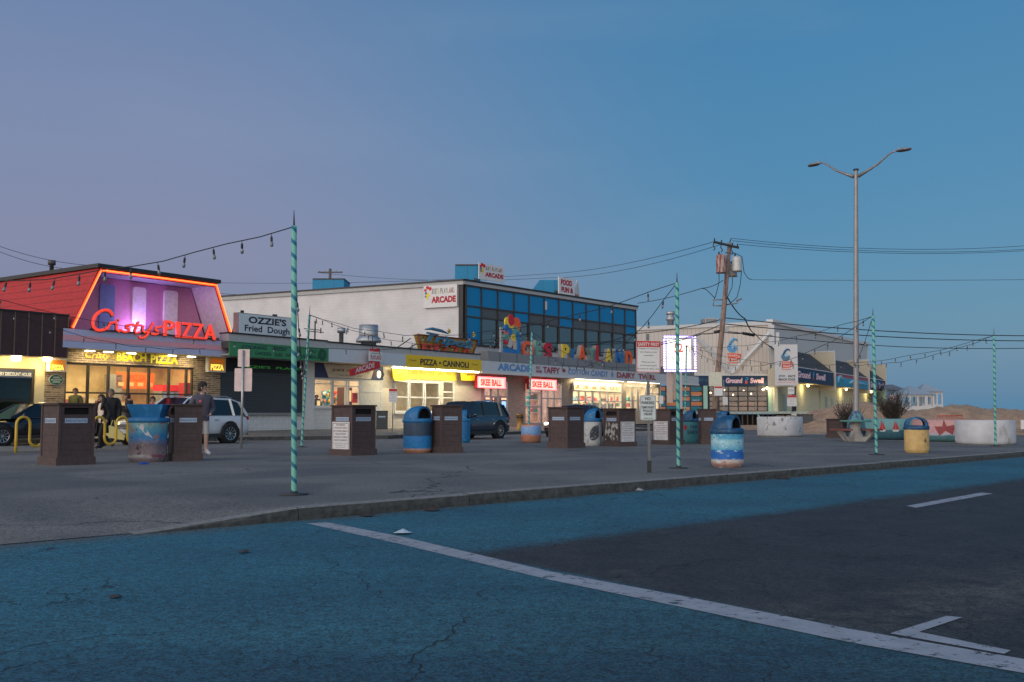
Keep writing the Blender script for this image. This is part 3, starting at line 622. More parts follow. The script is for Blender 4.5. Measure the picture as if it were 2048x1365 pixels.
def boxsign(px0, px1, y0, y1, off, label, lit):
    a = S.r(px0, px1, y0, y1, off); t = thing('lightbox_sign', label, 'sign', S.w(a[0], off, a[2]), S.a)
    w, h = a[1]-a[0], a[3]-a[2]
    MB().box(0, w, 0, .2, 0, h).build('cabinet', m_white, t)
    MB().box(.05, w-.05, -.012, -.001, .05, h-.05).build('face', E('orange_lightbox_%d' % int(lit*10), (.85, .27, .015), lit*.35, (.5, .2, .02)), t)
    T(t, 'PIZZA', .12, w-.12, h*.12, h*.52, -.02, E('yellow_lightbox_text', (1, .8, .12), 1.0), bold=.06)
    T(t, "Cristy's", .2, w-.2, h*.62, h*.85, -.02, E('red_lightbox_text', (.8, .12, .03), lit*.5), shear=.3)
    return t
boxsign(98, 131, 717, 743, .35, 'small orange pizza sign on the brick pillar beside the cream shop', .9)
boxsign(417, 450, 714, 744, .35, 'small orange pizza sign under the right end of the striped fascia', .45)
u_, z_ = S.uz(112, 760, .05)
og = thing('oval_coffee_sign', 'green oval coffee sign on the brick pillar', 'sign', S.w(u_, .06, z_), S.a)
def oval(rx, rz, y0, y1, n=28): return MB().prism([(rx*math.cos(2*PI*i/n), rz*math.sin(2*PI*i/n)) for i in range(n)], y0, y1)
oval(.29, .21, -.0, .05).build('rim', m_white, og); oval(.27, .19, -.015, -.001).build('face', M('forest_green', (.01, .10, .04), .5), og)
for s_, z_, w_ in (('GREEN', .09, .15), ('MOUNTAIN', 0, .22), ('COFFEE', -.09, .15)): T(og, s_, -w_, w_, z_-.035, z_+.035, -.02, m_white, bold=.02)
room(R_, u0+.1, u1+.1, .35, 3.5, 4.5, m_int, 270, (1, .80, .42), y=.26)
# interior fittings: menu board, drinks fridge
def inset(px0, px1, y0, y1, off): return S.r(px0, px1, y0, y1, off)
a = inset(233, 308, 744, 777, -3.8); mn = thing('menu_board', 'orange menu board on the back wall inside the pizza restaurant', 'menu board', S.w(a[0], -3.8, a[2]), S.a)
w, h = a[1]-a[0], a[3]-a[2]
MB().box(0, w, 0, .06, 0, h).build('board', E('orange_menu', (1, .2, .02), .12, (.75, .16, .02)), mn)
for i in range(4): MB().box(.1+i*w/4, w/4*(i+1)-.1, -.01, -.001, h*.15, h*.38).build('menu_panel', M('cream_menu_panel', (.8, .5, .25), .6), mn)
T(mn, 'PIZZA', w*.35, w*.75, h*.5, h*.85, -.02, M('deep_orange_ink', (.6, .1, .02), .6))
a = inset(325, 374, 770, 840, -2.6); fg = thing('drinks_fridge', 'red topped drinks fridge inside the pizza restaurant window', 'fridge', S.w(a[0], -2.6, .36), S.a)
w = a[1]-a[0]; h = a[3]-.36
MB().box(0, w, 0, .7, 0, h-.28).build('cabinet', M('fridge_grey', (.25, .25, .26), .4), fg)
MB().box(0, w, -.03, .7, h-.278, h).build('header', E('fridge_red', (.9, .04, .03), .3, (.7, .03, .03)), fg)
for i in (0, 1): MB().box(.06+i*w/2, w/2*(i+1)-.06, -.015, -.001, .15, h-.34).build('door', E('fridge_glow', (.5, .6, .65), .35, (.1, .1, .1)), fg)
a = inset(374, 420, 766, 835, -1.6); MBc = MB().box(0, a[1]-a[0], 0, .6, 0, a[3]-.36).build('red_cooler', M('cooler_red', (.45, .03, .03), .5)); MBc.location = S.w(a[0], -1.6, .36); MBc.rotation_euler = (0, 0, S.a); tag(MBc, 'tall dark red cooler at the right end inside the pizza restaurant', 'cooler')
ct = MB().box(0, 5.2, 0, .6, 0, .95).box(-.05, 5.25, -.05, .65, .951, 1.0).build('service_counter', m_intw); ct.location = S.w(ops[0]+.8, -1.9, .36); ct.rotation_euler = (0, 0, S.a); tag(ct, 'pale service counter inside the pizza restaurant', 'counter')
ks = thing('kitchen_shelving', 'long shelf of boxes and pans on the back wall of the pizza restaurant', 'shelving', S.w(ops[0]-.6, -3.9, .36), S.a)
mb = MB(); mb.box(0, 6.4, 0, .3, 1.05, 1.1).box(0, 2.3, 0, .3, 1.75, 1.8); mb.build('shelf', m_bronze, ks)
for i in range(16):
    w = random.uniform(.15, .4); x = .1+i*.4; z = 1.101 if i % 3 or x > 1.8 else 1.801; MB().box(x, x+w, .02, .28, z, z+random.uniform(.1, .4)).build('box', M('kitchen_box%d' % (i % 4), [(.5, .4, .25), (.25, .16, .1), (.6, .55, .45), (.3, .08, .04)][i % 4], .6), ks)
MB().box(-.1, .9, -.1, .25, 1.9, 2.9).build('dark_cupboard', M('dark_cupboard', (.16, .1, .05), .6), ks)
MB().box(5.0, 5.7, -.1, .25, 1.3, 2.5).build('steel_hood', m_steel, ks)
# roof vent of the restaurant
def vent(name, pos, r, h, label, cat='roof vent', mat=m_steel, style=0, group=None):
    t = thing(name, label, cat, pos, 0, group)
    if style == 0:
        MB().lathe([(r*.55, -1.2), (r*.55, h*.62), (r, h*.62), (r, h), (r*.7, h), (r*.7, h*.9), (0, h*.9)], 20).build('flue', mat, t)
    elif style == 1:                        # mushroom exhaust fan
        MB().lathe([(r*.8, -1.0), (r*.8, h*.12), (r*1.32, h*.12), (r*1.35, h*.2), (r*1.1, h*.4), (r*1.05, h*.42)], 28).build('base_flare', mat, t)
        MB().lathe([(r*.98, h*.42), (r, h*.45), (r, h), (r*.94, h), (r*.94, h*.8), (0, h*.78)], 28).build('wind_band', mat, t)
    else:
        MB().lathe([(r*.7, -1.0), (r*.7, h*.2), (r, h*.25), (r, h*.5), (r*.75, h*.55), (r*.75, h*.7), (r, h*.75), (r*.95, h), (0, h*1.05)], 24).build('cowl', mat, t)
    return t
p = D(103, 545, 43); vent('chimney_flue', p, .16, .52, 'dark metal flue on the red roof of the pizza restaurant', mat=M('dark_flue', (.08, .07, .08), .5))
# ---- fried dough shop
m_green = M('green_fascia', s2l(50, 120, 80, 1.15), .6, var=.05)
m_blk = M('black_band', (.012, .013, .015), .6)
m_shut = M('dark_roller_shutter', (.045, .052, .06), .45, kind='ribs', p=(2, .095, .45, .72), var=.08)
m_wblock = M('white_block_wall', (.6, .62, .62), .7, kind='brick', p=(.4, .2, .006, (.6, .62, .62), (.56, .58, .59), (.46, .47, .48)), var=.08)
m_wbrick = M('cream_painted_brick', (.6, .56, .48), .75, kind='brick', p=(.22, .075, .008, (.62, .57, .48), (.57, .52, .44), (.48, .43, .36)), var=.08)
Z1, Z0 = 4.26, 3.62
def coping(parent, ua, ub, h=.3, off=1.5):
    MB().box(ua, ub, -off, -.9, Z1+.002, Z1+h).build('parapet', m_lgrey, parent)
    MB().box(ua, ub, -off-.05, -.85, Z1+h+.002, Z1+h+.07).build('coping', m_dark, parent)
FD = fthing(S, 'fried_dough_shop', 'closed fried dough shop with green fascia and dark roller shutter', 'shop')
ua = S.u(458, 1.6); ub = S.u(656, 1.6)
MB().box(ua, ub, -1.6, -1.5, Z0, Z1).build('fascia', m_green, FD)
T(FD, 'COOKING    FRESH    FOR    YOU', S.u(481, 1.6), S.u(632, 1.6), Z0+.36, Z0+.52, -1.61, m_navyink, shear=.25, bold=.02)
T(FD, 'STEAK   CHICKEN   SUBS   WRAPS   KIDS MEALS', S.u(478, 1.6), S.u(636, 1.6), Z0+.1, Z0+.26, -1.61, m_navyink, bold=.01)
u_, z_ = S.uz(645, 705, 1.62)
st = MB().prism([((.3 if i % 2 else .24)*math.cos(PI*i/14)+u_, (.3 if i % 2 else .24)*math.sin(PI*i/14)+Z0+.32) for i in range(28)], -1.63, -1.601).build('starburst', M('dark_green_starburst', (.01, .07, .03), .6), FD)
lines(st, ['OPEN', 'DAILY'], u_-.14, u_+.14, Z0+.2, Z0+.44, -1.635, m_green)
coping(FD, ua, ub, .34)
MB().box(ua, ub, -1.5, 0, Z0+.03, Z0+.1).build('soffit', m_lgrey, FD)
bz = S.r(500, 604, 722, 745, 0); us0, us1 = S.u(440), S.u(604)
MB().box(us0, us1, -.05, .1, bz[2], Z0+.029).build('header_band', m_blk, FD)
T(FD, "OZZIE'S  PLACE", S.u(475), S.u(597), bz[2]+.2, bz[3]-.22, -.06, E('green_sign_letter', (.08, .5, .08), .12, (.05, .35, .06)), bold=.02, serif=True)
zs = S.uz(520, 826)[1]
MB().box(us0, us1, -.02, .06, zs, bz[2]-.002).build('roller_shutter', m_shut, FD)
MB().box(us0, us1, -.14, .1, zs-.12, zs-.002).build('counter_ledge', m_grey, FD)
MB().box(us0, us1, 0, .1, .3, zs-.122).build('wall', m_wblock, FD)
MB().box(us1+.001, S.u(625), -.12, .2, .3, Z0+.029).build('pier', m_white, FD)
MB().box(ua, ub, -1.49, 10, Z1-.3, Z1).build('roof', m_roof, FD)
# its sign box
a = S.r(476, 591, 625, 670, 1.4); os_ = thing('fried_dough_sign', 'white fried dough box sign standing on the roof edge', 'sign', S.w(a[0], 1.4, a[2]), S.a)
w, h = a[1]-a[0], a[3]-a[2]
MB().box(0, w, -.02, .3, 0, h).build('cabinet', m_grey, os_); MB().box(.04, w-.03, -.05, -.021, .05, h-.04).build('face', M('pale_blue_white_face', (.56, .63, .67), .5, var=.03), os_)
T(os_, "OZZIE'S", w*.16, w*.80, h*.56, h*.88, -.056, m_navyink, bold=.035); T(os_, 'Fried  Dough', w*.10, w*.86, h*.1, h*.48, -.056, m_navyink, bold=.024)
mb = MB()
for x in (.1, w-.3): mb.tube([(x, .3, h*.6), (x+.9, 1.6, .1)], .03, 6)
mb.box(.1, .2, .05, .2, -.36, -.001).box(w-.3, w-.2, .05, .2, -.36, -.001).box(.3, .42, .1, .2, h, h+.12).box(w*.62, w*.68, .1, .2, h, h+.1); mb.build('brace', m_dark, os_)
# antenna-like grille on roof
u_, z_ = S.uz(630, 664, .2)
an = MB().tube([(-.6, 0, 0), (.6, 0, 0)], .02, 5).tube([(-.6, .15, .12), (.55, .15, .12)], .02, 5).tube([(0, 0, -.5), (0, 0, .55)], .035, 6).tube([(.4, 0, -.05), (.4, 0, .22)], .03, 5).build('roof_bracket', m_dark); an.location = S.w(u_, .2, z_); an.rotation_euler = (0, 0, S.a); tag(an, 'dark metal bracket on the roof behind the thin striped pole', 'bracket')
# ---- game shop with small entrance
GS_ = fthing(S, 'game_shop', 'white front game shop between the roller shutter and yellow pizza shop', 'shop')
ua, ub = S.u(656, 1.6)+.003, S.u(811, 1.6)
MB().box(ua, ub, -1.6, -1.5, Z0, Z1).build('fascia', M('pale_blue_fascia', (.5, .56, .62), .6, var=.04), GS_)
coping(GS_, ua, ub); MB().box(ua, ub, -1.5, 0, Z0+.03, Z0+.1).build('soffit', m_cream, GS_); MB().box(ua, ub, -1.49, 10, Z1-.3, Z1).build('roof', m_roof, GS_)
g0, g1 = S.u(625), S.u(765)
bz = S.r(627, 765, 727, 755)
MB().box(g0, g1, -.04, .1, bz[2], Z0+.029).build('name_board', m_navy if 0 else M('navy_board', (.02, .04, .13), .6), GS_)
q0, q1 = S.u(648), S.u(745)
MB().prism([(q0+.25, bz[2]+.02), (q1-.2, bz[2]+.02), (q1+.1, Z0), (q0-.1, Z0)], -.06, -.041).build('name_panel', M('tan_board', (.55, .5, .42), .6), GS_)
T(GS_, "JOE'S", S.u(661), S.u(686), bz[2]+.32, Z0-.22, -.07, M('brown_ink', (.05, .03, .02), .6), bold=.03)
T(GS_, 'PLAYLAND', S.u(691), S.u(737), bz[2]+.32, Z0-.22, -.07, M('dull_yellow_ink', (.45, .3, .05), .6), bold=.03)
T(GS_, 'Family Entertainment Center', S.u(676), S.u(722), bz[2]+.1, bz[2]+.22, -.07, m_ink)
for px, r_, m_ in ((749, .12, M('maroon_dot', (.1, .01, .02), .5)), (756, .17, E('clock_glow', (1, .9, .7), .6)), (763, .13, m_ink)):
    u_ = S.u(px); MB().prism([(u_+r_*math.cos(PI*i/8), bz[2]+.3+r_*1.2*math.sin(PI*i/8)) for i in range(16)], -.055, -.042).build('roundel', m_, GS_)
zt = bz[2]-.05; zk = S.uz(640, 814)[1]
d0, d1 = S.u(666), S.u(720); c1 = S.u(725)
wall(MB(), g0, g1, .3, bz[2]-.002, 0, .12, [(g0+.1, d0-.05, zk, zt), (d0, d1, .4, zt), (d1+.1, g1-.12, zk, zt)]).build('wall', m_wblock, GS_)
window(GS_, g0+.1, d0-.05, zk, zt, .06, [], [.82], m_white, .06, sill=True)
window(GS_, d0, d1, .4, zt, .06, [.48, .58], [.86], m_white, .07, name='glass_door')
MB().box(d1+.1, g1-.12, .02, .1, zk, zt).build('blank_panel', M('cream_board', (.62, .6, .55), .6), GS_)
MB().box(d1+.1, g1-.12, -.01, .019, zt-.62, zt-.56).build('panel_rail', m_white, GS_)
room(GS_, g0+.05, g1-.1, .38, 3.4, 3.5, m_intw, 120, (1, .76, .52), y=.13)
def props(fr, parent_label, items):
    for nm, lab, cat, px0, px1, y0, y1, off, m, dp in items:
        a = fr.r(px0, px1, y0, y1, off); o = MB().box(0, a[1]-a[0], 0, dp, 0, a[3]-a[2]); w = a[1]-a[0]; h = a[3]-a[2]
        o.box(w*.12, w*.88, -.02, -.001, h*.55, h*.9, 1).box(w*.1, w*.9, -.12, -.001, h*.35, h*.42, 0)
        o = o.build(nm, [m, E('screen_glow', (.9, .65, .3), .7)]); o.location = fr.w(a[0], off, a[2]); o.rotation_euler = (0, 0, fr.a); tag(o, lab, cat)
props(S, '', [('arcade_machine', 'brown arcade cabinet inside the game shop door', 'arcade machine', 688, 704, 775, 838, -1.2, M('brown_cabinet', (.12, .05, .03), .5), .5),
              ('arcade_machine', 'dark arcade cabinet inside the game shop window beside the seated figure', 'arcade machine', 633, 641, 798, 835, -1.0, m_dark, .5)])
a = S.r(706, 722, 786, 806, -.6); o = MB().box(0, a[1]-a[0], 0, .06, 0, a[3]-a[2]).box(.1, a[1]-a[0]-.1, -.01, -.001, .2, .5, 1).build('wall_poster', [m_red, M('dark_red', (.2, .01, .02), .5)]); o.location = S.w(a[0], -.6, a[2]); o.rotation_euler = (0, 0, S.a); tag(o, 'red poster inside the glass door of the game shop', 'poster')
a = S.r(644, 686, 782, 812, -2.6); pr = thing('prize_display', 'colourful prize display inside the game shop window', 'display', S.w(a[0], -2.6, a[2]), S.a)
w, h = a[1]-a[0], a[3]-a[2]; MB().box(0, w, 0, .05, 0, h).build('back_board', M('multi_display', (.8, .5, .3), .6, kind='spots', p=((.05, .3, .4), .45, .5, 5, (1, 1, 1)), var=.5), pr)
for i in range(26):
    cl = [(.8, .1, .05), (.9, .6, .05), (.1, .4, .7), (.9, .35, .3), (.2, .6, .2), (.9, .85, .8)][i % 6]
    MB().ball((random.uniform(.1, w-.1), -.1, random.uniform(.05, h)), random.uniform(.05, .13), 8).build('prize', M('prize%d' % (i % 6), cl, .5), pr)
# hanging arcade arrow sign
hs = thing('arrow_sign', 'red arcade arrow sign hanging in front of the game shop', 'sign', S.w(0, 1.9, 0), S.a)
def HP(px, py): return S.uz(px, py, 1.9)
pts = [HP(*q) for q in ((700, 740), (743, 726), (743, 722), (743, 697), (747, 701), (752, 698), (758, 697), (758, 736), (752, 739), (703, 752))]
MB().prism(list(reversed(pts)), -.06, .1).build('arrow_panel', m_red, hs)
a = S.r(738, 763, 703, 722, 1.98); MB().box(a[0], a[1], -.1, -.061, a[2], a[3]).build('name_plate', m_white, hs)
T(hs, "JOE'S", a[0]+.15, a[1]-.3, a[2]+.36, a[3]-.06, -.105, M('dark_green_ink', (.02, .12, .05), .6), bold=.03); T(hs, 'PLAYLAND', a[0]+.1, a[1]-.06, a[2]+.08, a[2]+.3, -.105, M('crimson_ink', (.4, .02, .05), .6), bold=.02)
t = text_mb('ARCADE', 0, 1, 0, 1, 0, bold=.02); q0 = HP(709, 747); q1 = HP(747, 735); hh = .26
t.v = [(q0[0]+(q1[0]-q0[0])*x, -.07, q0[1]+(q1[1]-q0[1])*x+hh*z) for x, y, z in t.v]; t.build('lettering', m_white, hs)
MB().tube([(HP(745, 690)[0], 0, HP(745, 690)[1]+.5), (HP(745, 690)[0], 0, HP(745, 700)[1])], .02, 6).build('hanger', m_dark, hs)
# ---- corner pizza shop
PS = fthing(S, 'corner_pizza_shop', 'brightly lit pizza and cannoli shop with yellow fascia', 'shop')
ua, ub = S.u(811, 1.6)+.003, S.u(963, 1.6)
m_y = M('yellow_fascia', s2l(190, 160, 30, 1.5), .6, var=.04)
MB().box(ua, ub, -1.6, -1.5, Z0-.04, Z1).build('fascia', m_y, PS)
T(PS, 'PIZZA \u2022 CANNOLI', S.u(840, 1.6), S.u(937, 1.6), Z0+.12, Z1-.17, -1.61, m_ink, bold=.03)
for x0, x1 in ((817, 832), (943, 956)): T(PS, 'Tripoli', S.u(x0, 1.6), S.u(x1, 1.6), Z0+.28, Z1-.24, -1.61, m_ink, shear=.3)
coping(PS, ua, ub); MB().box(ua, ub, -1.5, 0, Z0+.03, Z0+.1).build('soffit', m_white, PS); MB().box(ua, ub, -1.49, 10, Z1-.3, Z1).build('roof', m_roof, PS)
g0, g1 = S.u(765), S.u(962)
w0, w1, wz0, wz1 = S.r(789, 880, 761, 825); dz = S.r(885, 908, 762, 840)
wall(MB(), g0, g1, .3, Z0+.029, 0, .14, [(w0, w1, wz0, wz1), (dz[0], dz[1], .4, dz[3])]).build('wall', m_wbrick, PS)
us = [S.u(x) for x in (789, 818, 849, 880)]
for i in range(3): window(PS, us[i]+.03, us[i+1]-.03, wz0, wz1, .04, [], [.48], m_white, .09, sill=True)
window(PS, dz[0], dz[1], .42, dz[3], .04, [], [.62, .75], m_white, .08, name='shop_door')
yb = S.r(784, 912, 738, 757, .03); bd = MB().box(yb[0], yb[1], -.06, -.003, yb[2], Z0+.02).build('yellow_board', M('lit_yellow_board', (.72, .55, .06), .6), PS)
T(bd, 'Famous Beach Pizza     since 1926', S.u(815), S.u(900), yb[2]+.28, yb[2]+.52, -.065, M('ochre_ink', (.4, .26, .03), .6), shear=.2)
room(PS, g0+.2, g1-.1, .38, 3.5, 4, m_intw, 60, (1, .85, .6), y=.15)
for x0, x1, off_ in ((785, 815, .5), (921, 952, .5)):
    a = S.r(x0, x1, 739, 761, off_); w = a[1]-a[0]; h = a[3]-a[2]
    bs = thing('blade_sign', 'yellow tapered script sign hanging at the %s end of the lit pizza shop' % ('left' if x0 < 800 else 'right'), 'sign', S.w(a[0], off_, a[2]), S.a, 'tapered yellow signs under the canopy')
    MB().prism([(w*.12, 0), (w*.9, 0), (w, h), (0, h)], 0, .08).build('panel', M('sign_yellow', s2l(240, 190, 20, 1.2), .5), bs); T(bs, 'Tripoli', w*.14, w*.86, h*.4, h*.75, -.006, m_ink, shear=.3, bold=.01)
for i, (x0, x1) in enumerate(((784, 806), (809, 869), (872, 930), (932, 958))):
    a0, a1 = S.u(x0, 1.2), S.u(x1, 1.2); f = MB().box(a0, a1, -1.27, -1.13, Z0-.01, Z0+.029).build('tube_light', m_white, PS)
    MB().tube([(a0+.03, -1.2, Z0-.06), (a1-.03, -1.2, Z0-.06)], .045, 8).build('tube', E('fluorescent', (1, .9, .6), 11), f)
    lamp('AREA', ((a0+a1)/2, -1.2, Z0-.13), 26*(a1-a0), (1, .84, .52), a1-a0, .1, rot=(.35, 0, 0), parent=f)
# roof sign: blue script over red pizza on a yellow trapezoid
ts_ = thing('neon_pizza_roof_sign', 'yellow boat shaped roof sign with blue script and red letters', 'sign', S.w(0, .9, 0), S.a)
def TP(px, py, off=.9): return S.uz(px, py, off)
pts = [TP(*q) for q in ((845, 708), (944, 712), (955, 681), (834, 669))]
MB().prism(pts, 0, .25).build('panel', M('ochre_panel', s2l(150, 118, 50, 1.3), .6, kind='ribs', p=(2, .16, .6, .8)), ts_)
mb = MB(); P_ = [(x, -.03, z) for x, z in pts]+[(pts[0][0], -.03, pts[0][1])]
mb.tube([P_[3], P_[0]], .06, 5).tube([P_[1], P_[2]], .06, 5).tube([P_[2], P_[3]], .04, 5); mb.build('edge_trim', M('rust_trim', (.2, .05, .03), .6), ts_)
for i, (ch, x0, x1) in enumerate((('P', 845, 866), ('I', 868, 876), ('Z', 878, 897), ('Z', 899, 919), ('A', 921, 943))):
    yy = 687+i*1.3; a = S.r(x0, x1, yy, yy+23, 1.0)
    text_mb(ch, a[0], a[1], a[2], a[3], -.08, bold=.02, depth=.08, serif=True).build('letter', M('rust_red_letter', s2l(176, 64, 44, 1.4), .5), ts_)
a = S.r(850, 944, 664, 688, 1.05); w = a[1]-a[0]; h = a[3]-a[2]
t = text_mb('Tripoli', 0, w, 0, h, -.2, shear=.35, bold=.03, depth=.08); t.v = [(x+a[0], y, z+a[2]-(x/w)*.25) for x, y, z in t.v]
t.build('letter', M('faded_blue_letter', s2l(56, 106, 134, 1.3), .5), ts_)
MB().tube([(a[0]-.1, -.24, a[3]+.12), (a[0]+.5, -.24, a[3]+.2), (a[0]+1.3, -.24, a[3]+.14), (a[0]+2.0, -.24, a[3]+.02)], [.04, .09, .09, .03], 6).build('letter_stroke', M('faded_blue_letter', (0, 0, 0)), ts_)
for px, py in ((893, 663), (943, 670)):
    u_, z_ = TP(px, py); MB().prism([((.17 if i % 2 else .08)*math.cos(PI*i/5)+u_, (.17 if i % 2 else .08)*math.sin(PI*i/5)+z_) for i in range(10)], -.22, -.16).build('star', M('gold_star', (.5, .35, .05), .5), ts_)
mb = MB()
for px in (848, 890, 935): u_ = TP(px, 700)[0]; mb.tube([(u_, .25, Z1+.9), (u_-.6, 1.4, Z1+.1)], .03, 5)
mb.tube([(TP(800, 697)[0], .3, TP(800, 697)[1]), (TP(824, 677)[0], .1, TP(824, 677)[1])], .03, 5); mb.build('brace', m_dark, ts_)
p = S.w(S.u(681, -1.5), -1.5, S.uz(681, 683, -1.5)[1]); vent('roof_flue', p, .22, .72, 'small silver flue on the roof of the game shop')
p = S.w(S.u(736, -1.5), -1.5, S.uz(736, 690, -1.5)[1]); vent('exhaust_fan', p, .53, 1.1, 'large silver mushroom exhaust fan on the game shop roof', style=1)
# ---- arcade
AR = fthing(S, 'arcade_building', 'long arcade with white lettered fascia and blue panelled upper floor', 'arcade building')
ua, ub = S.u(963, 1.6)+.003, S.u(1398, 1.6)
m_wf = M('white_fascia', (.52, .56, .58), .6, var=.05)
MB().box(ua, ub, -1.6, -1.5, Z0, Z1-.02).build('fascia', m_wf, AR)
zp = S.uz(1010, 709, 1.3)[1]
MB().box(ua+1.0, ub-.3, -1.35, -.6, Z1-.018, zp+.1).build('parapet', m_grey, AR)
MB().box(ua, ub, -1.66, -1.5, Z0-.14, Z0-.002).build('fascia_trim', m_white, AR)
mb = MB(); q = ua+2.2
while q < ub: mb.box(q, q+.03, -1.365, -1.351, Z1, zp+.09); q += 1.85
mb.build('parapet_seams', m_dark, AR)
m_fb = M('faded_blue_ink', s2l(70, 120, 170, 1.4), .6); m_fr = M('faded_red_ink', s2l(130, 50, 66, 1.4), .6); m_fv = M('faded_blue_grey_ink', s2l(96, 128, 164, 1.4), .6)
for s_, x0, x1, y0_, y1_, m_ in (('ARCADE', 995, 1062, .1, .54, m_fb), ('SALT', 1072, 1081, .34, .52, m_fr), ('WATER', 1072, 1084, .1, .28, m_fr), ('TAFFY', 1086, 1120, .1, .52, m_fr), ('COTTON', 1136, 1178, .12, .52, m_fv), ('CANDY', 1182, 1217, .1, .52, m_fv), ('DAIRY', 1234, 1271, .1, .52, m_fr), ('TWIRL', 1277, 1312, .1, .5, m_fr)):
    T(AR, s_, S.u(x0, 1.6), S.u(x1, 1.6), Z0+y0_, Z0+y1_, -1.61, m_, bold=.045)
u_ = S.u(1128, 1.6); MB().prism([(u_+.22*math.cos(PI*i/8), Z0+.36+.13*math.sin(PI*i/8)) for i in range(16)], -1.612, -1.601).build('candy_emblem', m_fr, AR)
u_ = S.u(1225, 1.6); MB().prism([(u_-.05, Z0+.1), (u_+.05, Z0+.1), (u_+.2, Z0+.34), (u_, Z0+.54), (u_-.2, Z0+.34)], -1.612, -1.601).build('cone_emblem', m_fv, AR)
MB().box(ua, ub, -1.5, 0, Z0+.03, Z0+.1).build('soffit', M('dull_soffit', (.4, .36, .32), .7), AR)
MB().box(ua, ub, -1.49, 14, Z1-.3, Z1-.021).build('roof', m_roof, AR)
g0, g1 = S.u(962)+.002, S.u(1321)
bays = [(968, 1017), (1050, 1083), (1083.5, 1125), (1145, 1186), (1186.5, 1244), (1252, 1264), (1266, 1275), (1278, 1291), (1293, 1318)]
ops = [(S.u(a), S.u(b), .4 if i < 3 else 1.35, 3.3 if i > 2 else 3.2) for i, (a, b) in enumerate(bays)]
wall(MB(), g0, g1, .3, Z0+.029, 0, .16, ops).build('wall', M('tan_pier_brick', (.36, .30, .26), .8, kind='brick', p=(.22, .075, .008, (.38, .32, .27), (.31, .26, .22), (.27, .24, .21)), var=.1), AR)
for i, o_ in enumerate(ops):
    window(AR, *o_, .06, [[.3, .6], [.0], [.3, .6], [.33, .66], [.25, .5, .75], [], [], [], [.5]][i], [[.62], [.42, .75], [.62], [.35, .7], [.35, .7], [.4], [.4], [.4], [.4, .7]][i], m_steel if i not in (3, 4) else m_white, .09, name='shop_window' if i > 2 else 'glass_door')
room(AR, g0+.1, S.u(1130), .38, 3.5, 4.5, M('pink_interior', (.66, .52, .46), .8, var=.45, sc=2.5), 260, (1, .80, .66), y=.17)
room(AR, S.u(1138), g1-.2, .38, 3.5, 4.5, m_intw, 700, (1, .82, .55), y=.17)
for i, (x0, x1, o_) in enumerate(((970, 981, -1.6), (985, 996, -2.4), (1002, 1013, -1.8), (1086, 1097, -2.2), (1103, 1114, -1.5))):
    a0, a1 = S.u(x0, o_), S.u(x1, o_); w = abs(a1-a0); t = thing('arcade_machine', ['leftmost', 'second', 'third', 'fourth', 'rightmost'][i]+' game machine seen through the skee ball doors', 'arcade machine', S.w(a0, o_, .38), S.a, 'game machines behind the arcade doors')
    MB().prism([(0, 0), (w, 0), (w, 1.9), (0, 1.9)], 0, .6).build('cabinet', M('machine_dark%d' % (i % 3), [(.03, .03, .06), (.2, .03, .03), (.1, .08, .07)][i % 3], .4), t); MB().box(w*.12, w*.88, -.01, -.001, 1.1, 1.55).build('screen', E('machine_screen%d' % (i % 2), [(.3, .6, 1), (1, .7, .3)][i % 2], 1.2), t); MB().box(w*.08, w*.92, -.02, -.001, 1.65, 1.85).build('marquee', E('machine_marquee', (1, .5, .3), 1.5), t); MB().box(.05, w-.05, -.25, -.001, .85, .95).build('control_panel', m_grey, t)
# stock and machines inside the arcade
mb = MB(); mats_ = [M('stock%d' % i, cc, .5) for i, cc in enumerate([(.7, .15, .2), (.8, .4, .5), (.2, .35, .5), (.7, .6, .4), (.15, .15, .17), (.8, .75, .7), (.5, .1, .1), (.1, .4, .35)])]
sh = thing('shop_shelving', 'shelves of bright sweets and prizes inside the arcade sweet shop windows', 'shelving', S.w(0, -2.4, .38), S.a)
for x0, x1 in ((1052, 1122), (1150, 1244), (1254, 1316)):
    a0, a1 = S.u(x0, -2.4), S.u(x1, -2.4)
    for z_ in (.8, 1.25, 1.7, 2.15): mb.box(a0, a1, -.15, .3, z_, z_+.04, 5)
    q = a0
    while q < a1-.2:
        for z_ in (.84, 1.29, 1.74):
            w = random.uniform(.15, .4); mb.box(q, min(q+w, a1), -.1, .2, z_, z_+random.uniform(.15, .36), random.randrange(8))
        q += .36
mb.build('shelves', mats_, sh)
mb = MB(); a0, a1 = S.u(1147, -.5), S.u(1242, -.5); mb.box(a0, a1, 0, .7, 0, .95).box(a0-.05, a1+.05, -.05, .75, .951, 1.0, 1)
q = a0+.3
while q < a1-.8: h = random.uniform(.3, .6); mb.box(q, q+.55, .15, .55, 1.001, 1+h, random.choice((2, 3, 4))); q += random.uniform(.7, 1.2)
o = mb.build('snack_counter', [m_intw, m_white, mats_[4], mats_[2], mats_[6]]); o.location = S.w(0, -.5, .38); o.rotation_euler = (0, 0, S.a); tag(o, 'snack counter with machines inside the bright arcade windows', 'counter')
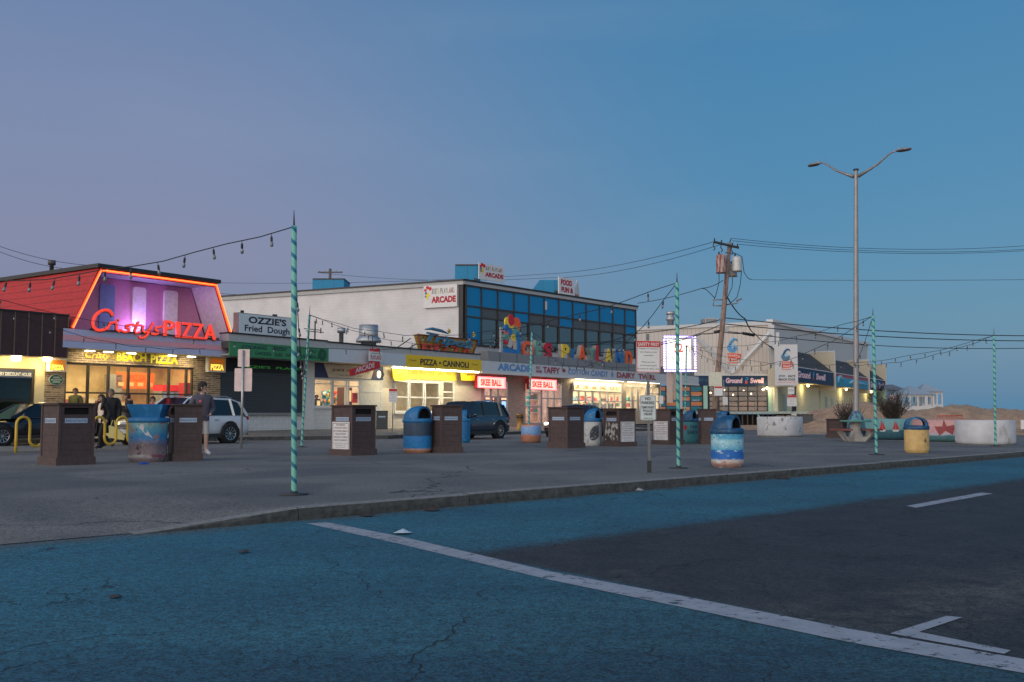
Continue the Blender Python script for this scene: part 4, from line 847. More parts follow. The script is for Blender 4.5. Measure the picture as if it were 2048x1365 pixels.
# row of menu lightboxes over the bright windows
for i, (x0, x1) in enumerate(((1147, 1162), (1162.5, 1179), (1179.5, 1196), (1196.5, 1215), (1215.5, 1242))):
    a0, a1 = S.u(x0, .25), S.u(x1, .25); o = MB().box(0, a1-a0-.03, 0, .12, 0, .62).box(.06, a1-a0-.09, -.012, -.001, .05, .57, 1).build('menu_lightbox', [m_white, E('menu_glow', (1, .78, .46), .8)])
    text_mb(['COFFEE', 'CONES', 'SUNDAES', 'SHAKES', 'FROZEN TREATS'][i], .2, a1-a0-.25, .14, .42, -.02, bold=.03).build('lettering', M('menu_brown', (.2, .08, .03), .6), o)
    o.location = S.w(a0, .27, 2.72); o.rotation_euler = (0, 0, S.a); tag(o, '%s glowing menu box of the row over the bright arcade windows' % ('first', 'second', 'third', 'fourth', 'rightmost')[i], 'menu box', 'glowing menu boxes')
def neonbox(x0, x1, y0, y1, txt, label, off=.5):
    a = S.r(x0, x1, y0, y1, off); w = a[1]-a[0]; h = a[3]-a[2]
    t = thing('neon_game_sign', label, 'sign', S.w(a[0], off, a[2]), S.a, 'glowing game signs over the arcade doors')
    MB().box(0, w, 0, .2, 0, h).build('cabinet', m_red, t)
    MB().box(.06, w-.06, -.02, -.001, .06, h-.06).build('face', E('pink_white_glow', (1, .66, .56), 1.05), t)
    text_mb(txt, .35, w-.4, h*.2, h*.8, -.025, bold=.04).build('lettering', E('red_neon_letter', (1, .05, .03), .8), t)
    mb = MB(); P_ = [(.03, -.05, .03), (w-.03, -.05, .03), (w-.03, -.05, h-.03), (.03, -.05, h-.03), (.03, -.05, .03)]; mb.tube(P_, .03, 6); mb.build('neon_border', E('neon_red', (1, .1, .12), 5), t)
    lamp('AREA', (w/2, -.25, -.05), 14, (1, .4, .35), w, .2, rot=(0, 0, 0), parent=t); lamp('AREA', (w/2, -.25, h+.1), 14, (1, .1, .1), w, .2, rot=(PI, 0, 0), parent=t)
neonbox(954, 1010, 753, 776, 'SKEE BALL', 'red bordered skee ball sign nearest the yellow pizza shop')
neonbox(1058, 1112, 758, 779, 'SKEE BALL', 'red bordered skee ball sign above the sweet shop door')
mb = MB()
a0, a1 = S.u(1148, .3), S.u(1244, .3); o = MB().box(a0, a1, -.5, -.4, Z0-.02, Z0+.029).build('tube_light', m_white, AR)
MB().tube([(a0, -.45, Z0-.06), (a1, -.45, Z0-.06)], .03, 6).build('tube', E('fluorescent', (1, .9, .6), 11), o); lamp('AREA', ((a0+a1)/2, -.45, Z0-.12), 130, (1, .82, .5), a1-a0, .1, rot=(.3, 0, 0), parent=o)
a0, a1 = S.u(1252, .3), S.u(1316, .3); o = MB().box(a0, a1, -.5, -.4, Z0-.02, Z0+.029).build('tube_light', m_white, AR)
MB().tube([(a0, -.45, Z0-.06), (a1, -.45, Z0-.06)], .03, 6).build('tube', E('fluorescent', (1, .9, .6), 11), o); lamp('AREA', ((a0+a1)/2, -.45, Z0-.12), 70, (1, .82, .5), a1-a0, .1, rot=(.3, 0, 0), parent=o)
# big coloured roof letters
LS = thing('coloured_letter_sign', 'big many coloured arcade name letters along the roof edge', 'sign', S.w(0, 1.15, 0), S.a)
cb, cg, co_, cr, cy = (s2l(24, 96, 150, 1.5), s2l(90, 140, 128, 1.3), s2l(214, 84, 34, 1.3), s2l(170, 20, 40, 1.4), s2l(206, 176, 40, 1.4))
m_ret = M('letter_side_grey', (.28, .27, .26), .6)
for ch, x0, x1, y0, y1, cc in (('J', 390, 458, 560, 822, cb), ('O', 468, 600, 650, 836, co_), ('E', 618, 690, 650, 832, cg), ('S', 708, 802, 672, 855, cr), ('P', 900, 986, 690, 866, cy), ('L', 1000, 1080, 740, 874, cb), ('A', 1080, 1168, 700, 886, co_), ('Y', 1190, 1262, 730, 890, cg), ('L', 1272, 1340, 706, 900, cr), ('A', 1370, 1452, 738, 908, cy), ('N', 1480, 1566, 740, 920, cb), ('D', 1590, 1668, 762, 928, co_)):
    x0 += (x1-x0)*.06; a = S.r(960+x0*.1855, 960+x1*.1855, 560+y0*.1855, 560+y1*.1855, 1.35)
    o = text_mb(ch, a[0], a[1], a[2], a[3], 0, bold=.04, depth=.06).build('letter', M('letter_%d%d' % (int(cc[0]*100), int(cc[1]*100)), cc, .5), LS); text_mb(ch, a[0]+.02, a[1]+.02, a[2], a[3], .3, bold=.03, depth=.29).build('letter_side', m_ret, o)
bl_ = thing('balloon_cluster_sign', 'cut-out cluster of painted balloons left of the roof letters', 'sign', S.w(0, 1.1, 0), S.a)
mb = MB(); a = S.uz(1007, 706, 1.3); mb.box(a[0], a[0]+.25, .03, .1, a[1]-.2, a[1]+1.6); mb.build('backing_board', m_lgrey, bl_)
for px, py, r_, cc in ((1014, 645, .3, cy), (1021, 641, .33, cr), (1033, 650, .42, co_), (1012, 657, .24, cb), (1031, 666, .38, cg), (1012, 666, .24, co_), (1011, 674, .22, cg), (1012, 682, .22, cr), (1022, 652, .26, cy), (1020, 664, .22, cb), (1019, 686, .3, (.5, .5, .48)), (1026, 676, .22, cy)):
    u_, z_ = S.uz(px, py, 1.1); MB().prism([(u_+r_*math.cos(PI*i/10), z_+r_*1.08*math.sin(PI*i/10)) for i in range(20)], -.03-random.random()*.05, .02).build('balloon', M('balloon_%d%d' % (int(cc[0]*100), int(cc[1]*100)), cc, .5), bl_)
a = S.uz(1022, 703, 1.1); MB().prism([(a[0]-.9, a[1]-.12), (a[0]+.9, a[1]-.12), (a[0]+.8, a[1]+.12), (a[0]-.8, a[1]+.2)], -.05, .02).build('blue_base', M('letter_214', cb, .5), bl_)
MB().tube([S.w(*(lambda t: (t[0], 0, t[1]))(S.uz(1003, 664, .9)))-S.w(0, 1.1, 0)], .02, 3) if 0 else None
mb = MB(); q = S.uz(1003, 664, 1.0); q2 = S.uz(980, 698, .2); mb.tube([(q[0], 0, q[1]), (q2[0], .6, q2[1])], .05, 5); mb.build('brace', m_dark, bl_)
# ---- upper hall
U = Fr(925, 63, k=.827); W = Fr(925, 63, ang=math.atan2(-.443, .896))
UT = 9.55
u1 = U.u(1273); Uo = U.w(0, 0, 0); wl = -21.0
ce = U.w(u1, 0, 0); cw = W.w(wl, 0, 0); back = ce+(cw-Uo)
def lp(p): q = p-S.O; return (q.dot(S.d), -q.dot(S.n))
corners = [lp(Uo+U.n*-.12-W.n*.12), lp(ce-U.n*.12), lp(back), lp(cw-W.n*.12)]
m_wside = M('white_side_wall', (.64, .64, .66), .75, kind='brick', p=(.42, .2, .007, (.64, .64, .66), (.62, .62, .64), (.54, .54, .56)), var=.12, sc=.6)
ax = thing('upper_wall_anchor', '', '', (0, 0, 0)) if 0 else None
sidew = MB().box(wl, -.3, 0, .12, Z1-.1, UT-.25).build('side_wall', m_wside, AR); sidew.matrix_parent_inverse = Matrix.Identity(4)
def in_frame(o, fr):    # place a part built in another facade frame under the arcade
    Mw = Matrix.Translation(fr.O) @ Matrix.Rotation(fr.a, 4, 'Z'); Pm = Matrix.Translation(S.O) @ Matrix.Rotation(S.a, 4, 'Z')
    o.matrix_basis = Pm.inverted() @ Mw; return o
in_frame(sidew, W)
in_frame(MB().box(wl, .06, -.12, .1, UT-.248, UT).build('side_cornice', m_lgrey, AR), W)
in_frame(MB().box(wl, .1, -.17, .12, UT+.002, UT+.1).build('side_coping', m_dark, AR), W)
in_frame(MB().box(-.29, .02, -.04, .12, Z1-.1, UT-.25).build('corner_post', m_dark, AR), W)
MB().slab(corners, UT-.6, UT-.05).build('upper_roof', m_roof, AR)
MB().slab([corners[1], corners[2], tuple(Vector(corners[2])+Vector((-.2, 0))), tuple(Vector(corners[1])+Vector((-.2, 0)))], Z1, UT-.61).build('rear_side_wall', m_wside, AR)
mx = [U.u(x) for x in (930, 961, 994, 1026.5, 1057, 1087.5, 1117, 1145, 1172, 1199, 1225.5, 1250, 1271.5)]
zz = [UT-.27, 7.98, 7.3, 5.5]
m_bp = M('bright_blue_panel', s2l(0, 104, 152, 1.5), .45, var=.04); m_gp = M('grey_infill_panel', (.09, .1, .11), .5, var=.1)
m_ug = M('dark_upper_glass', (.05, .09, .13), .08, spec=.9, var=.1)
patt = [(1, 1), (2, 0), (2, 0), (1, 0), (2, 0), (2, 0), (1, 0), (2, 0), (2, 0), (2, 0), (2, 0), (1, 0)]
for i in range(12):
    a, b = mx[i]+.04, mx[i+1]-.04
    in_frame(MB().box(a, b, -.02, .03, zz[1]+.05, zz[0]-.05).build('blue_panel', m_bp, AR), U)
    in_frame(MB().box(a, b, -.02, .03, zz[2]+.05, zz[1]-.05).build('blue_panel' if patt[i][0] == 1 else 'grey_panel', m_bp if patt[i][0] == 1 else m_gp, AR), U)
    if patt[i][1]: in_frame(MB().box(a, b, -.02, .03, zz[3]+.05, zz[2]-.05).build('blue_panel', m_bp, AR), U)
    else: in_frame(MB().quad((a, 0, zz[3]+.05), (b, 0, zz[3]+.05), (b, 0, zz[2]-.05), (a, 0, zz[2]-.05)).build('window_pane', glass('upper_glass', (.6, .75, .85), .35, .04), AR), U)
mb = MB()
for x in mx: mb.box(x-.045, x+.045, -.1, .04, zz[3], zz[0])
for z_ in zz: mb.box(mx[0], mx[-1], -.08, .035, z_-.05, z_+.05)
in_frame(mb.build('mullions', M('dark_mullion', (.05, .045, .04), .5), AR), U)
in_frame(MB().box(-.05, u1+.1, -.14, .1, UT-.22, UT).build('front_cornice', m_lgrey, AR), U)
in_frame(MB().box(-.1, u1+.15, -.19, .12, UT+.001, UT+.12).build('front_coping', m_dark, AR), U)
in_frame(MB().box(.02, u1, .02, .12, Z1-.1, zz[3]-.05).build('spandrel_wall', m_wside, AR), U)
in_frame(MB().box(mx[-1]+.045, u1+.02, -.06, .1, Z1-.1, UT-.22).build('end_post', m_dark, AR), U)
mb = MB()   # upstairs room: ceiling beams, back wall, counters seen through the glass
mb.box(1, u1-.5, 5.5, 5.6, Z1, UT-.62).box(.4, u1-.3, .3, 5.4, 5.38, 5.42)
for i in range(7): x = 2.5+i*2.6; mb.box(x, x+1.3, 5.38, 5.49, 5.7, 6.9, 1)
in_frame(mb.build('upstairs_room', [M('dim_room_wall', (.25, .29, .32), .8), M('pale_window_reveal', (.62, .6, .5), .7)], AR), U)
in_frame(MB().box(U.u(1090), U.u(1094), -.03, -.021, 8.4, 9.0).build('window_sticker', m_white, AR), U)
q = S.uz(1236, 683, .8)
# wall sign on the side wall
def logo_board(t, w, h, fs=1):
    MB().box(0, w, 0, .06, 0, h).build('board', m_sign, t)
    cols_ = [(.3, .32, .35), cb, cg, cr]
    pal = [M('logo_ink%d' % i, cc, .6) for i, cc in enumerate([(.12, .14, .18), (.5, .12, .1), (.05, .3, .25), (.1, .12, .3), (.6, .45, .05), (.45, .03, .06)])]
    x = w*.25
    for i, ch in enumerate("JOE'S PLAYLAND"):
        ww = w*.052
        if ch != ' ': text_mb(ch, x, x+(ww*.8 if ch != "'" else ww*.25), h*(.62 if ch != "'" else .8), h*.86, -.006, bold=.02).build('letter', pal[i % 6], t)
        x += ww*(1 if ch not in " '" else .5)
    T(t, 'ARCADE', w*.24, w*.97, h*.2, h*.5, -.006, M('crimson_sign_ink', s2l(150, 30, 48, 1.4), .6), bold=.06)
    for px, py, r_, cc in ((.06, .8, .05, cr), (.12, .92, .06, cr), (.2, .86, .065, cr), (.08, .66, .05, cb), (.13, .6, .07, cy), (.07, .52, .045, cg), (.12, .45, .05, cy)):
        MB().prism([(w*px+r_*w*.75*math.cos(PI*i/8), h*py+r_*w*.75*math.sin(PI*i/8)) for i in range(16)], -.012, -.001).build('balloon', M('balloon_%d%d' % (int(cc[0]*100), int(cc[1]*100)), cc, .5), t)
a = W.r(848, 914, 571, 617, .13); t = thing('wall_logo_board', 'white arcade name board high on the white side wall', 'sign', W.w(a[0], .19, a[2]), W.a); logo_board(t, a[1]-a[0], W.uz(848, 573, .13)[1]-a[2])
m_rb = M('teal_blue_rooftop_unit', s2l(20, 112, 152, 1.4), .6, kind='ribs', p=(0, .9, .6, .96))
def unit(px0, px1, ytop, d, depth, label, wedge=False, a=None, name='rooftop_unit', h=None):
    a = U.a if a is None else a
    p0 = D(px0, ytop, d); p1 = D(px1, ytop, d); w = (p1-p0).length/ max(.3, math.cos(0)); h = h or p0.z-UT
    t = thing(name, label, 'rooftop unit', (p0.x, p0.y, UT-.05), 0)
    o = MB()
    if wedge: o.prism([(0, 0), (w, 0), (w, h), (w*.3, h), (0, h*.55)], 0, depth)
    else: o.box(0, w, 0, depth, 0, h)
    o.build('housing', m_rb, t); MB().box(.02, w+.04, -.06, depth+.05, h+.002, h+.08).build('lid', M('rust_edge', (.09, .05, .04), .7), t) if not wedge else None
    MB().box(w-.35, w-.12, -.15, -.001, h*.45, h*.55).build('bracket', m_dark, t)
    return t
unit(910, 958, 530, 70, 3, 'tall teal blue rooftop unit behind the white arcade board')
unit(1063, 1118, 559, 76, 3, 'sloped teal blue rooftop unit beside the food fun and games board', True)
unit(625, 688, 558, 82, 3, 'low teal blue rooftop unit on the long white hall, left of the others')
UA = Fr(957, 69.5, k=.827)
a = UA.r(958, 1008, 526, 558, 0); t = thing('rooftop_logo_board', 'white arcade name board standing on the roof corner', 'sign', UA.w(a[0], 0, a[2]), UA.a); logo_board(t, a[1]-a[0], a[3]-a[2])
UB = Fr(1118, 75.5, k=.827)
a = UB.r(1118, 1150, 554, 586, 0); t = thing('rooftop_food_board', 'white rooftop board reading food fun and games', 'sign', UB.w(a[0], 0, UT-.4), UB.a)
w = a[1]-a[0]; h = a[3]-UT+.1; t.location.z = UT-.1; MB().box(0, w, 0, .1, 0, h).build('board', m_sign, t); mi = M('crimson_sign_ink', (0, 0, 0))
T(t, 'FOOD', w*.12, w*.85, h*.72, h*.93, -.006, mi, bold=.06); T(t, 'FUN &', w*.15, w*.92, h*.46, h*.66, -.006, mi, bold=.06); T(t, 'GAMES', w*.06, w*.95, h*.18, h*.38, -.006, mi, bold=.06)
a = UB.r(1151, 1160, 559, 586, 0); t = thing('cone_sign', 'cut-out ice cream cone standing beside the rooftop food board', 'sign', UB.w(a[0], 0, UT-.3), UB.a)
w = a[1]-a[0]; h = a[3]-UT+.3; MB().prism([(w*.4, 0), (w*.6, 0), (w*.95, h*.5), (w*.05, h*.5)], 0, .08).build('cone', M('salmon_cone', (.45, .16, .12), .6), t)
MB().prism([(0, h*.5), (w, h*.5), (w*.95, h*.7), (w*.5, h), (w*.05, h*.7)], 0, .08).build('ice_cream', M('soft_white', (.45, .5, .52), .6), t)
# lit flavours box on a post and plywood boards
FB = thing('flavours_lightbox', 'bright white flavours light box edged with violet lights', 'light box sign', D(1361, 741, 66), .12)
wv = 62/FP*66; hv = 66/FP*66
MB().prism([(-wv/2, 0), (wv/2-.25, 0), (wv/2-.15, hv*.3), (wv/2, hv*.55), (wv/2-.1, hv*.85), (wv/2-.2, hv), (-wv/2, hv)], 0, .4).build('cabinet', m_white, FB)
MB().box(-wv/2+.12, .3, -.02, -.001, .12, hv-.12).build('face', E('lightbox_white', (1, .98, .97), 1.3), FB)
MB().box(.32, wv/2-.3, -.02, -.001, .12, hv-.12).build('face', E('lightbox_warm', (1, .9, .8), .9), FB)
T(FB, '52', -.42, .16, hv*.54, hv*.82, -.025, E('lightbox_red', (1, .12, .05), .5), bold=.03); T(FB, 'FLAVORS', -.8, .28, hv*.28, hv*.40, -.025, M('lightbox_ink', (.05, .05, .06), .6))
n = 13; mb = MB()
led = lambda *a: MB().box(*a).build('edge_light', E('violet_leds', (.42, .32, 1), 6), FB)
for i in range(n):
    x = -wv/2+wv*i/(n-1)
    for z_ in (-.04, hv+.04): led(x-.045, x+.045, -.03, .1, z_-.05, z_+.05)
for i in range(1, n):
    z_ = hv*i/n
    for x in (-wv/2-.05, wv/2+.0): led(x-.05, x+.05, -.03, .1, z_-.05, z_+.05)
MB().box(-.12, .12, .05, .3, -4, -.001).build('post', m_steel, FB)
for i, (x0, x1, y0, y1) in enumerate(((1334, 1345, 741, 806), (1347, 1363, 744, 800))):
    p = D(x0, y1, 67+i*.8); q = D(x1, y0, 67+i*.8); o = MB().box(0, q.x-p.x, 0, .05, 0, q.z-p.z).build('plywood_board', M('plywood', (.55, .45, .34), .8, var=.1)); o.location = p; tag(o, ('narrow', 'wide')[i]+' pale plywood board standing under the lit flavours box', 'board')
# ================================================================== SURF CAFE AND THE BEACH
GF = Fr(1545, 100, ang=0.0); GR = Fr(1545, 100, k=.59)
CF = thing('surf_cafe', 'pale clapboard surf cafe with navy name bands and stepped awnings', 'cafe', GF.w(0, 0, 0), 0)
m_side = M('vertical_siding', s2l(160, 154, 148, 1.75), .75, kind='ribs', p=(0, .42, .72, .88), var=.06)
m_sider = M('grey_side_siding', s2l(132, 136, 140, 1.35), .75, kind='ribs', p=(1, .42, .75, .88), var=.06)
m_trim = M('white_trim', (.6, .61, .62), .6, var=.04)
m_navyb = M('navy_name_band', s2l(10, 46, 80, 1.05), .6, var=.05)
m_mint = M('mint_post', s2l(136, 172, 160, 1.4), .6, var=.05)
m_pinkl = M('pale_pink_letter', s2l(214, 180, 190, 1.2), .6)
def gu(px): return (px-1545)/19.9
def gz(py): return GF.uz(1545, py)[1]
zb1, zb0, zfl = gz(752), gz(772), gz(823)
H0, H1 = gz(645), gz(658)
MB().prism([(gu(1240), zb1+.12), (0, zb1+.12), (0, H0-.25), (gu(1240), H1-.25)], 0, .3).build('front_wall', m_side, CF)
MB().prism([(gu(1240), H1-.25), (.1, H0-.25), (.1, H0+.12), (gu(1240), H1+.12)], -.15, .4).build('eave_trim', m_trim, CF)
MB().box(gu(1240), .2, -.2, .1, zb1, zb1+.12).build('band_trim', m_trim, CF)
MB().box(gu(1361), -.001, -.18, .1, zb0, zb1-.002).build('name_band', m_navyb, CF)
def swell(parent, a0, a1, z0, z1, y):
    w = a1-a0; T(parent, 'Ground', a0, a0+w*.44, z0, z1, y, m_pinkl, bold=.05, shear=.1); T(parent, 'Swell', a0+w*.64, a1, z0, z1, y, m_pinkl, bold=.05, shear=.1)
    cx = a0+w*.54; h = z1-z0
    MB().prism([(cx-.16*h, z0-.1*h), (cx+.16*h, z0-.1*h), (cx+.26*h, z0+.4*h), (cx-.26*h, z0+.4*h)], y, y+.004).build('cup_emblem', M('cup_orange', s2l(206, 78, 50, 1.3), .6), parent)
    MB().tube([(cx-.2*h+.012*i*h, y, z0+.5*h+.22*h*math.sin(i*.35)) for i in range(4, 14)]+[(cx+.1*h+.25*h*math.cos(q), y, z0+.85*h+.22*h*math.sin(q)) for q in (-2.5, -1.5, -.5, .5, 1.5, 2.5)], .09*h, 5).build('wave_emblem', M('wave_blue', s2l(60, 140, 190, 1.3), .6), parent)
swell(CF, gu(1452), gu(1528), zb0+.25, zb1-.22, -.19)
T(CF, 'Swell', gu(1362), gu(1379), zb0+.22, zb1-.2, -.19, m_pinkl, bold=.05, shear=.1)
T(CF, 'SURF CAFE', gu(1389), gu(1430), zb0+.42, zb1-.3, -.19, M('muted_teal_letter', s2l(60, 120, 150, 1.1), .6), bold=.0, space=1.2)
mb = MB(); V = [(gu(1391), gz(670)), (gu(1464), gz(748)), (gu(1541), gz(668))]; mb.tube([(V[0][0], -.12, V[0][1]), (V[1][0], -.12, V[1][1])], .22, 4, smooth=False); mb.build('diagonal_beam', m_trim, CF)
MB().tube([(V[1][0], -.14, V[1][1]), (V[2][0], -.14, V[2][1])], .22, 4, smooth=False).build('diagonal_beam', m_trim, CF)
MB().box(-.3, .3, -.16, .3, zfl, H0-.26).build('corner_board', m_trim, CF)
for i, (a, b) in enumerate(((1407, 1415), (1536, 1543))): MB().box(gu(a), gu(b), -.25, .1, zfl, zb0-.002).build('mint_post', m_mint, CF)
def logo(parent, cx, cz, s, y, dark=False):     # wave over a cup
    mw = M('deep_wave_blue', s2l(34, 84, 120, 1.3), .6) if dark else M('wave_blue', (0, 0, 0))
    mo = M('cup_orange', (0, 0, 0)); mb = MB()
    MB().prism([(cx-.05*s+.44*s*math.cos(PI*i/12), cz+.03*s+.42*s*math.sin(PI*i/12)) for i in range(24)], y-.001, y+.004).build('wave_body', M('wave_pale', s2l(150, 180, 200, 1.2), .6), parent)
    for k in range(4):
        r0 = s*(.42-.1*k); pts = [(cx+r0*math.cos(q)-.05*s, y-.004*k, cz+.05*s+r0*.95*math.sin(q)) for q in [2.2+i*.32 for i in range(15)]]
        mb.tube(pts, [.02*s]+[.038*s]*13+[.015*s], 5)
    mb.tube([(cx-.28*s, y, cz+.3*s), (cx-.12*s, y, cz+.62*s), (cx+.1*s, y, cz+.82*s), (cx+.34*s, y, cz+.78*s), (cx+.42*s, y, cz+.58*s)], [.09*s, .12*s, .11*s, .07*s, .02*s], 6)
    mb.build('wave_emblem', mw, parent)
    o = MB().prism([(cx-.36*s, cz-1.1*s), (cx+.36*s, cz-1.1*s), (cx+.5*s, cz-.45*s), (cx-.5*s, cz-.45*s)], y-.012, y-.002).build('cup_emblem', mo, parent)
    MB().tube([(cx+.42*s, y-.008, cz-.55*s), (cx+.66*s, y-.008, cz-.55*s), (cx+.62*s, y-.008, cz-.85*s), (cx+.38*s, y-.008, cz-.95*s)], .06*s, 5).build('cup_handle', mo, o)
    for i, wd_ in ((0, .4), (1, .36)): T(o, ('Ground', 'Swell')[i], cx-wd_*s, cx+wd_*s, cz-(.72+.3*i)*s, cz-(.5+.3*i)*s, y-.016, m_white, bold=.03, shear=.2)
    MB().box(cx-.5*s, cx+.5*s, y-.01, y-.002, cz-1.3*s, cz-1.24*s).build('underline', mo, parent)
logo(CF, gu(1468), gz(697), 1.15, -.02)
# glazed roll-up doors, and the painted panels left of them
def grid_door(x0, x1, nx, ny, lit, panels=None):
    a0, a1 = gu(x0), gu(x1); mb = MB(); w = .1; n = 'roll_up_door'
    for i in range(nx+1): x = a0+(a1-a0)*i/nx; mb.box(x-w/2, x+w/2, -.06, .06, zfl, zb0-.01)
    for j in range(ny+1): z = zfl+(zb0-.05-zfl)*j/ny; mb.box(a0, a1, -.055, .055, z-w/2, z+w/2)
    o = mb.build(n, m_dark, CF)
    for i in range(nx):
        for j in range(ny):
            if panels:
                m_ = M('teal_panel', s2l(18, 96, 104, 1.5), .6) if (i+j) % 2 else M('orange_panel', s2l(176, 104, 60, 1.4), .6)
                xx0, xx1 = a0+(a1-a0)*i/nx+.07, a0+(a1-a0)*(i+1)/nx-.07; z0_ = zfl+(zb0-.05-zfl)*j/ny+.07; z1_ = zfl+(zb0-.05-zfl)*(j+1)/ny-.07
                q = MB().box(xx0, xx1, -.02, .02, z0_, z1_).build('painted_panel', m_, o)
    if not panels: MB().quad((a0, 0, zfl), (a1, 0, zfl), (a1, 0, zb0-.01), (a0, 0, zb0-.01)).build('pane', glass('cafe_glass', (.8, .8, .78), .7), o)
    return o
grid_door(1308, 1406, 4, 5, 0, True)
for i, (x0, x1, zz_, s_) in enumerate(((1366, 1380, .62, 'COFFEE'), (1384, 1402, .62, 'YOGA'), (1366, 1380, .42, 'TACOS'), (1384, 1402, .42, 'BREAKFAST'), (1366, 1380, .1, 'SMOOTHIES'))):
    T(CF, s_, gu(x0)+.1, gu(x1)-.1, zfl+2.4*zz_+.02, zfl+2.4*zz_+.16, -.03, m_white, bold=.02)
grid_door(1419, 1535, 6, 5, 1); 
MB().box(gu(1240), gu(1270), .0, .2, zfl, zb0).build('front_wall_end', m_side, CF)
o = room(CF, gu(1419), gu(1536), zfl, zb0, 5, M('brown_cafe_interior', (.14, .09, .06), .8, var=.7, sc=2.5), 55, (1, .72, .4), y=.1)
for px, z_ in ((1432, 1.9), (1460, 2.2), (1478, 1.7), (1500, 2.1), (1515, 1.8)): MB().ball((gu(px), 2.5, zfl+z_), .09, 8).build('hanging_bulb', E('cafe_bulb', (1, .7, .35), 7), CF)
for px in (1425, 1443, 1458, 1490, 1522): MB().box(gu(px), gu(px)+1.3, 1.5, 2.2, zfl, zfl+random.uniform(.6, 1.1)).build('cafe_table', M('orange_cafe_box', (.5, .22, .08), .6), CF)
p_ = (gu(1533), -.5, zb0-.25); o = MB().ball(p_, .13, 10).build('wall_lamp', E('sconce_glow', (1, .75, .4), 12), CF); lamp('POINT', (gu(1531), -.8, zb0-.35), 70, (1, .7, .35), .12, parent=o)
# deck
MB().box(gu(1240), gu(1640), -2.2, 3, zfl-.25, zfl-.02).build('deck', M('mint_grey_deck', (.36, .42, .38), .7), CF)
mb = MB()
for i in range(22): x = gu(1415)+i*.5; mb.box(x, x+.12, -2.0, -1.9, -.15, zfl-.26)
mb.build('deck_posts', M('dark_deck_wood', (.07, .055, .045), .8), CF)
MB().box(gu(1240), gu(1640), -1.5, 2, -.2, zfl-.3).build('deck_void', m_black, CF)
MB().tube([(gu(1505), -2.1, zfl-.3), (gu(1520), -2.3, .1)], .06, 5).build('deck_brace', m_mint, CF)
# right hand side receding towards the beach
def gr(o): return in_frame2(o, GR, CF)
def in_frame2(o, fr, par):
    Mw = Matrix.Translation(fr.O) @ Matrix.Rotation(fr.a, 4, 'Z'); o.matrix_basis = Matrix.Translation(par.location).inverted() @ Mw; return o
LU = GR.u(1737); HB = GR.uz(1737, 691)[1]
m_sg = M('side_siding', s2l(146, 150, 152, 1.75), .75, kind='ribs', p=(0, .42, .75, .88), var=.06)
gr(MB().prism([(0, 3), (LU, 3), (LU, HB), (0, H0)], 0, .3).build('side_wall', m_sg, CF))
gr(MB().prism([(-.1, H0-.1), (LU+.3, HB-.1), (LU+.3, HB+.3), (-.1, H0+.3)], -.25, .4).build('side_eave', m_trim, CF))
rx = [Vector((gu(1240), 0)), Vector((0, 0))]; e_ = GR.w(LU, 0, 0)-GF.O
MB().slab([(gu(1240), .2), (0, .2), (e_.x, e_.y), (gu(1240), e_.y)], H1-.6, H1-.3).build('roof_deck', m_roof, CF)
gr(MB().box(LU-.15, LU+.1, -.1, 5, .5, HB-.1).build('end_board', m_trim, CF))
OB = 2.6; zB0, zB1 = None, None
m_shing = M('dark_shingles', (.055, .06, .066), .85, kind='ribs', p=(2, .22, .6, .85), var=.25, sc=4, bump=.3)
m_low = M('pale_yellow_wall', (.56, .56, .40), .75, kind='ribs', p=(2, .3, .8, .93), var=.1)
bays = [(1590, 1668.5), (1672, 1737), (1741, 1771)]
wtops = [705, 722, 731]
zlow = GR.uz(1600, 765, OB)[1]; zhi = GR.uz(1600, 736, OB)[1]
print('bay z', zlow, zhi, LU, HB)
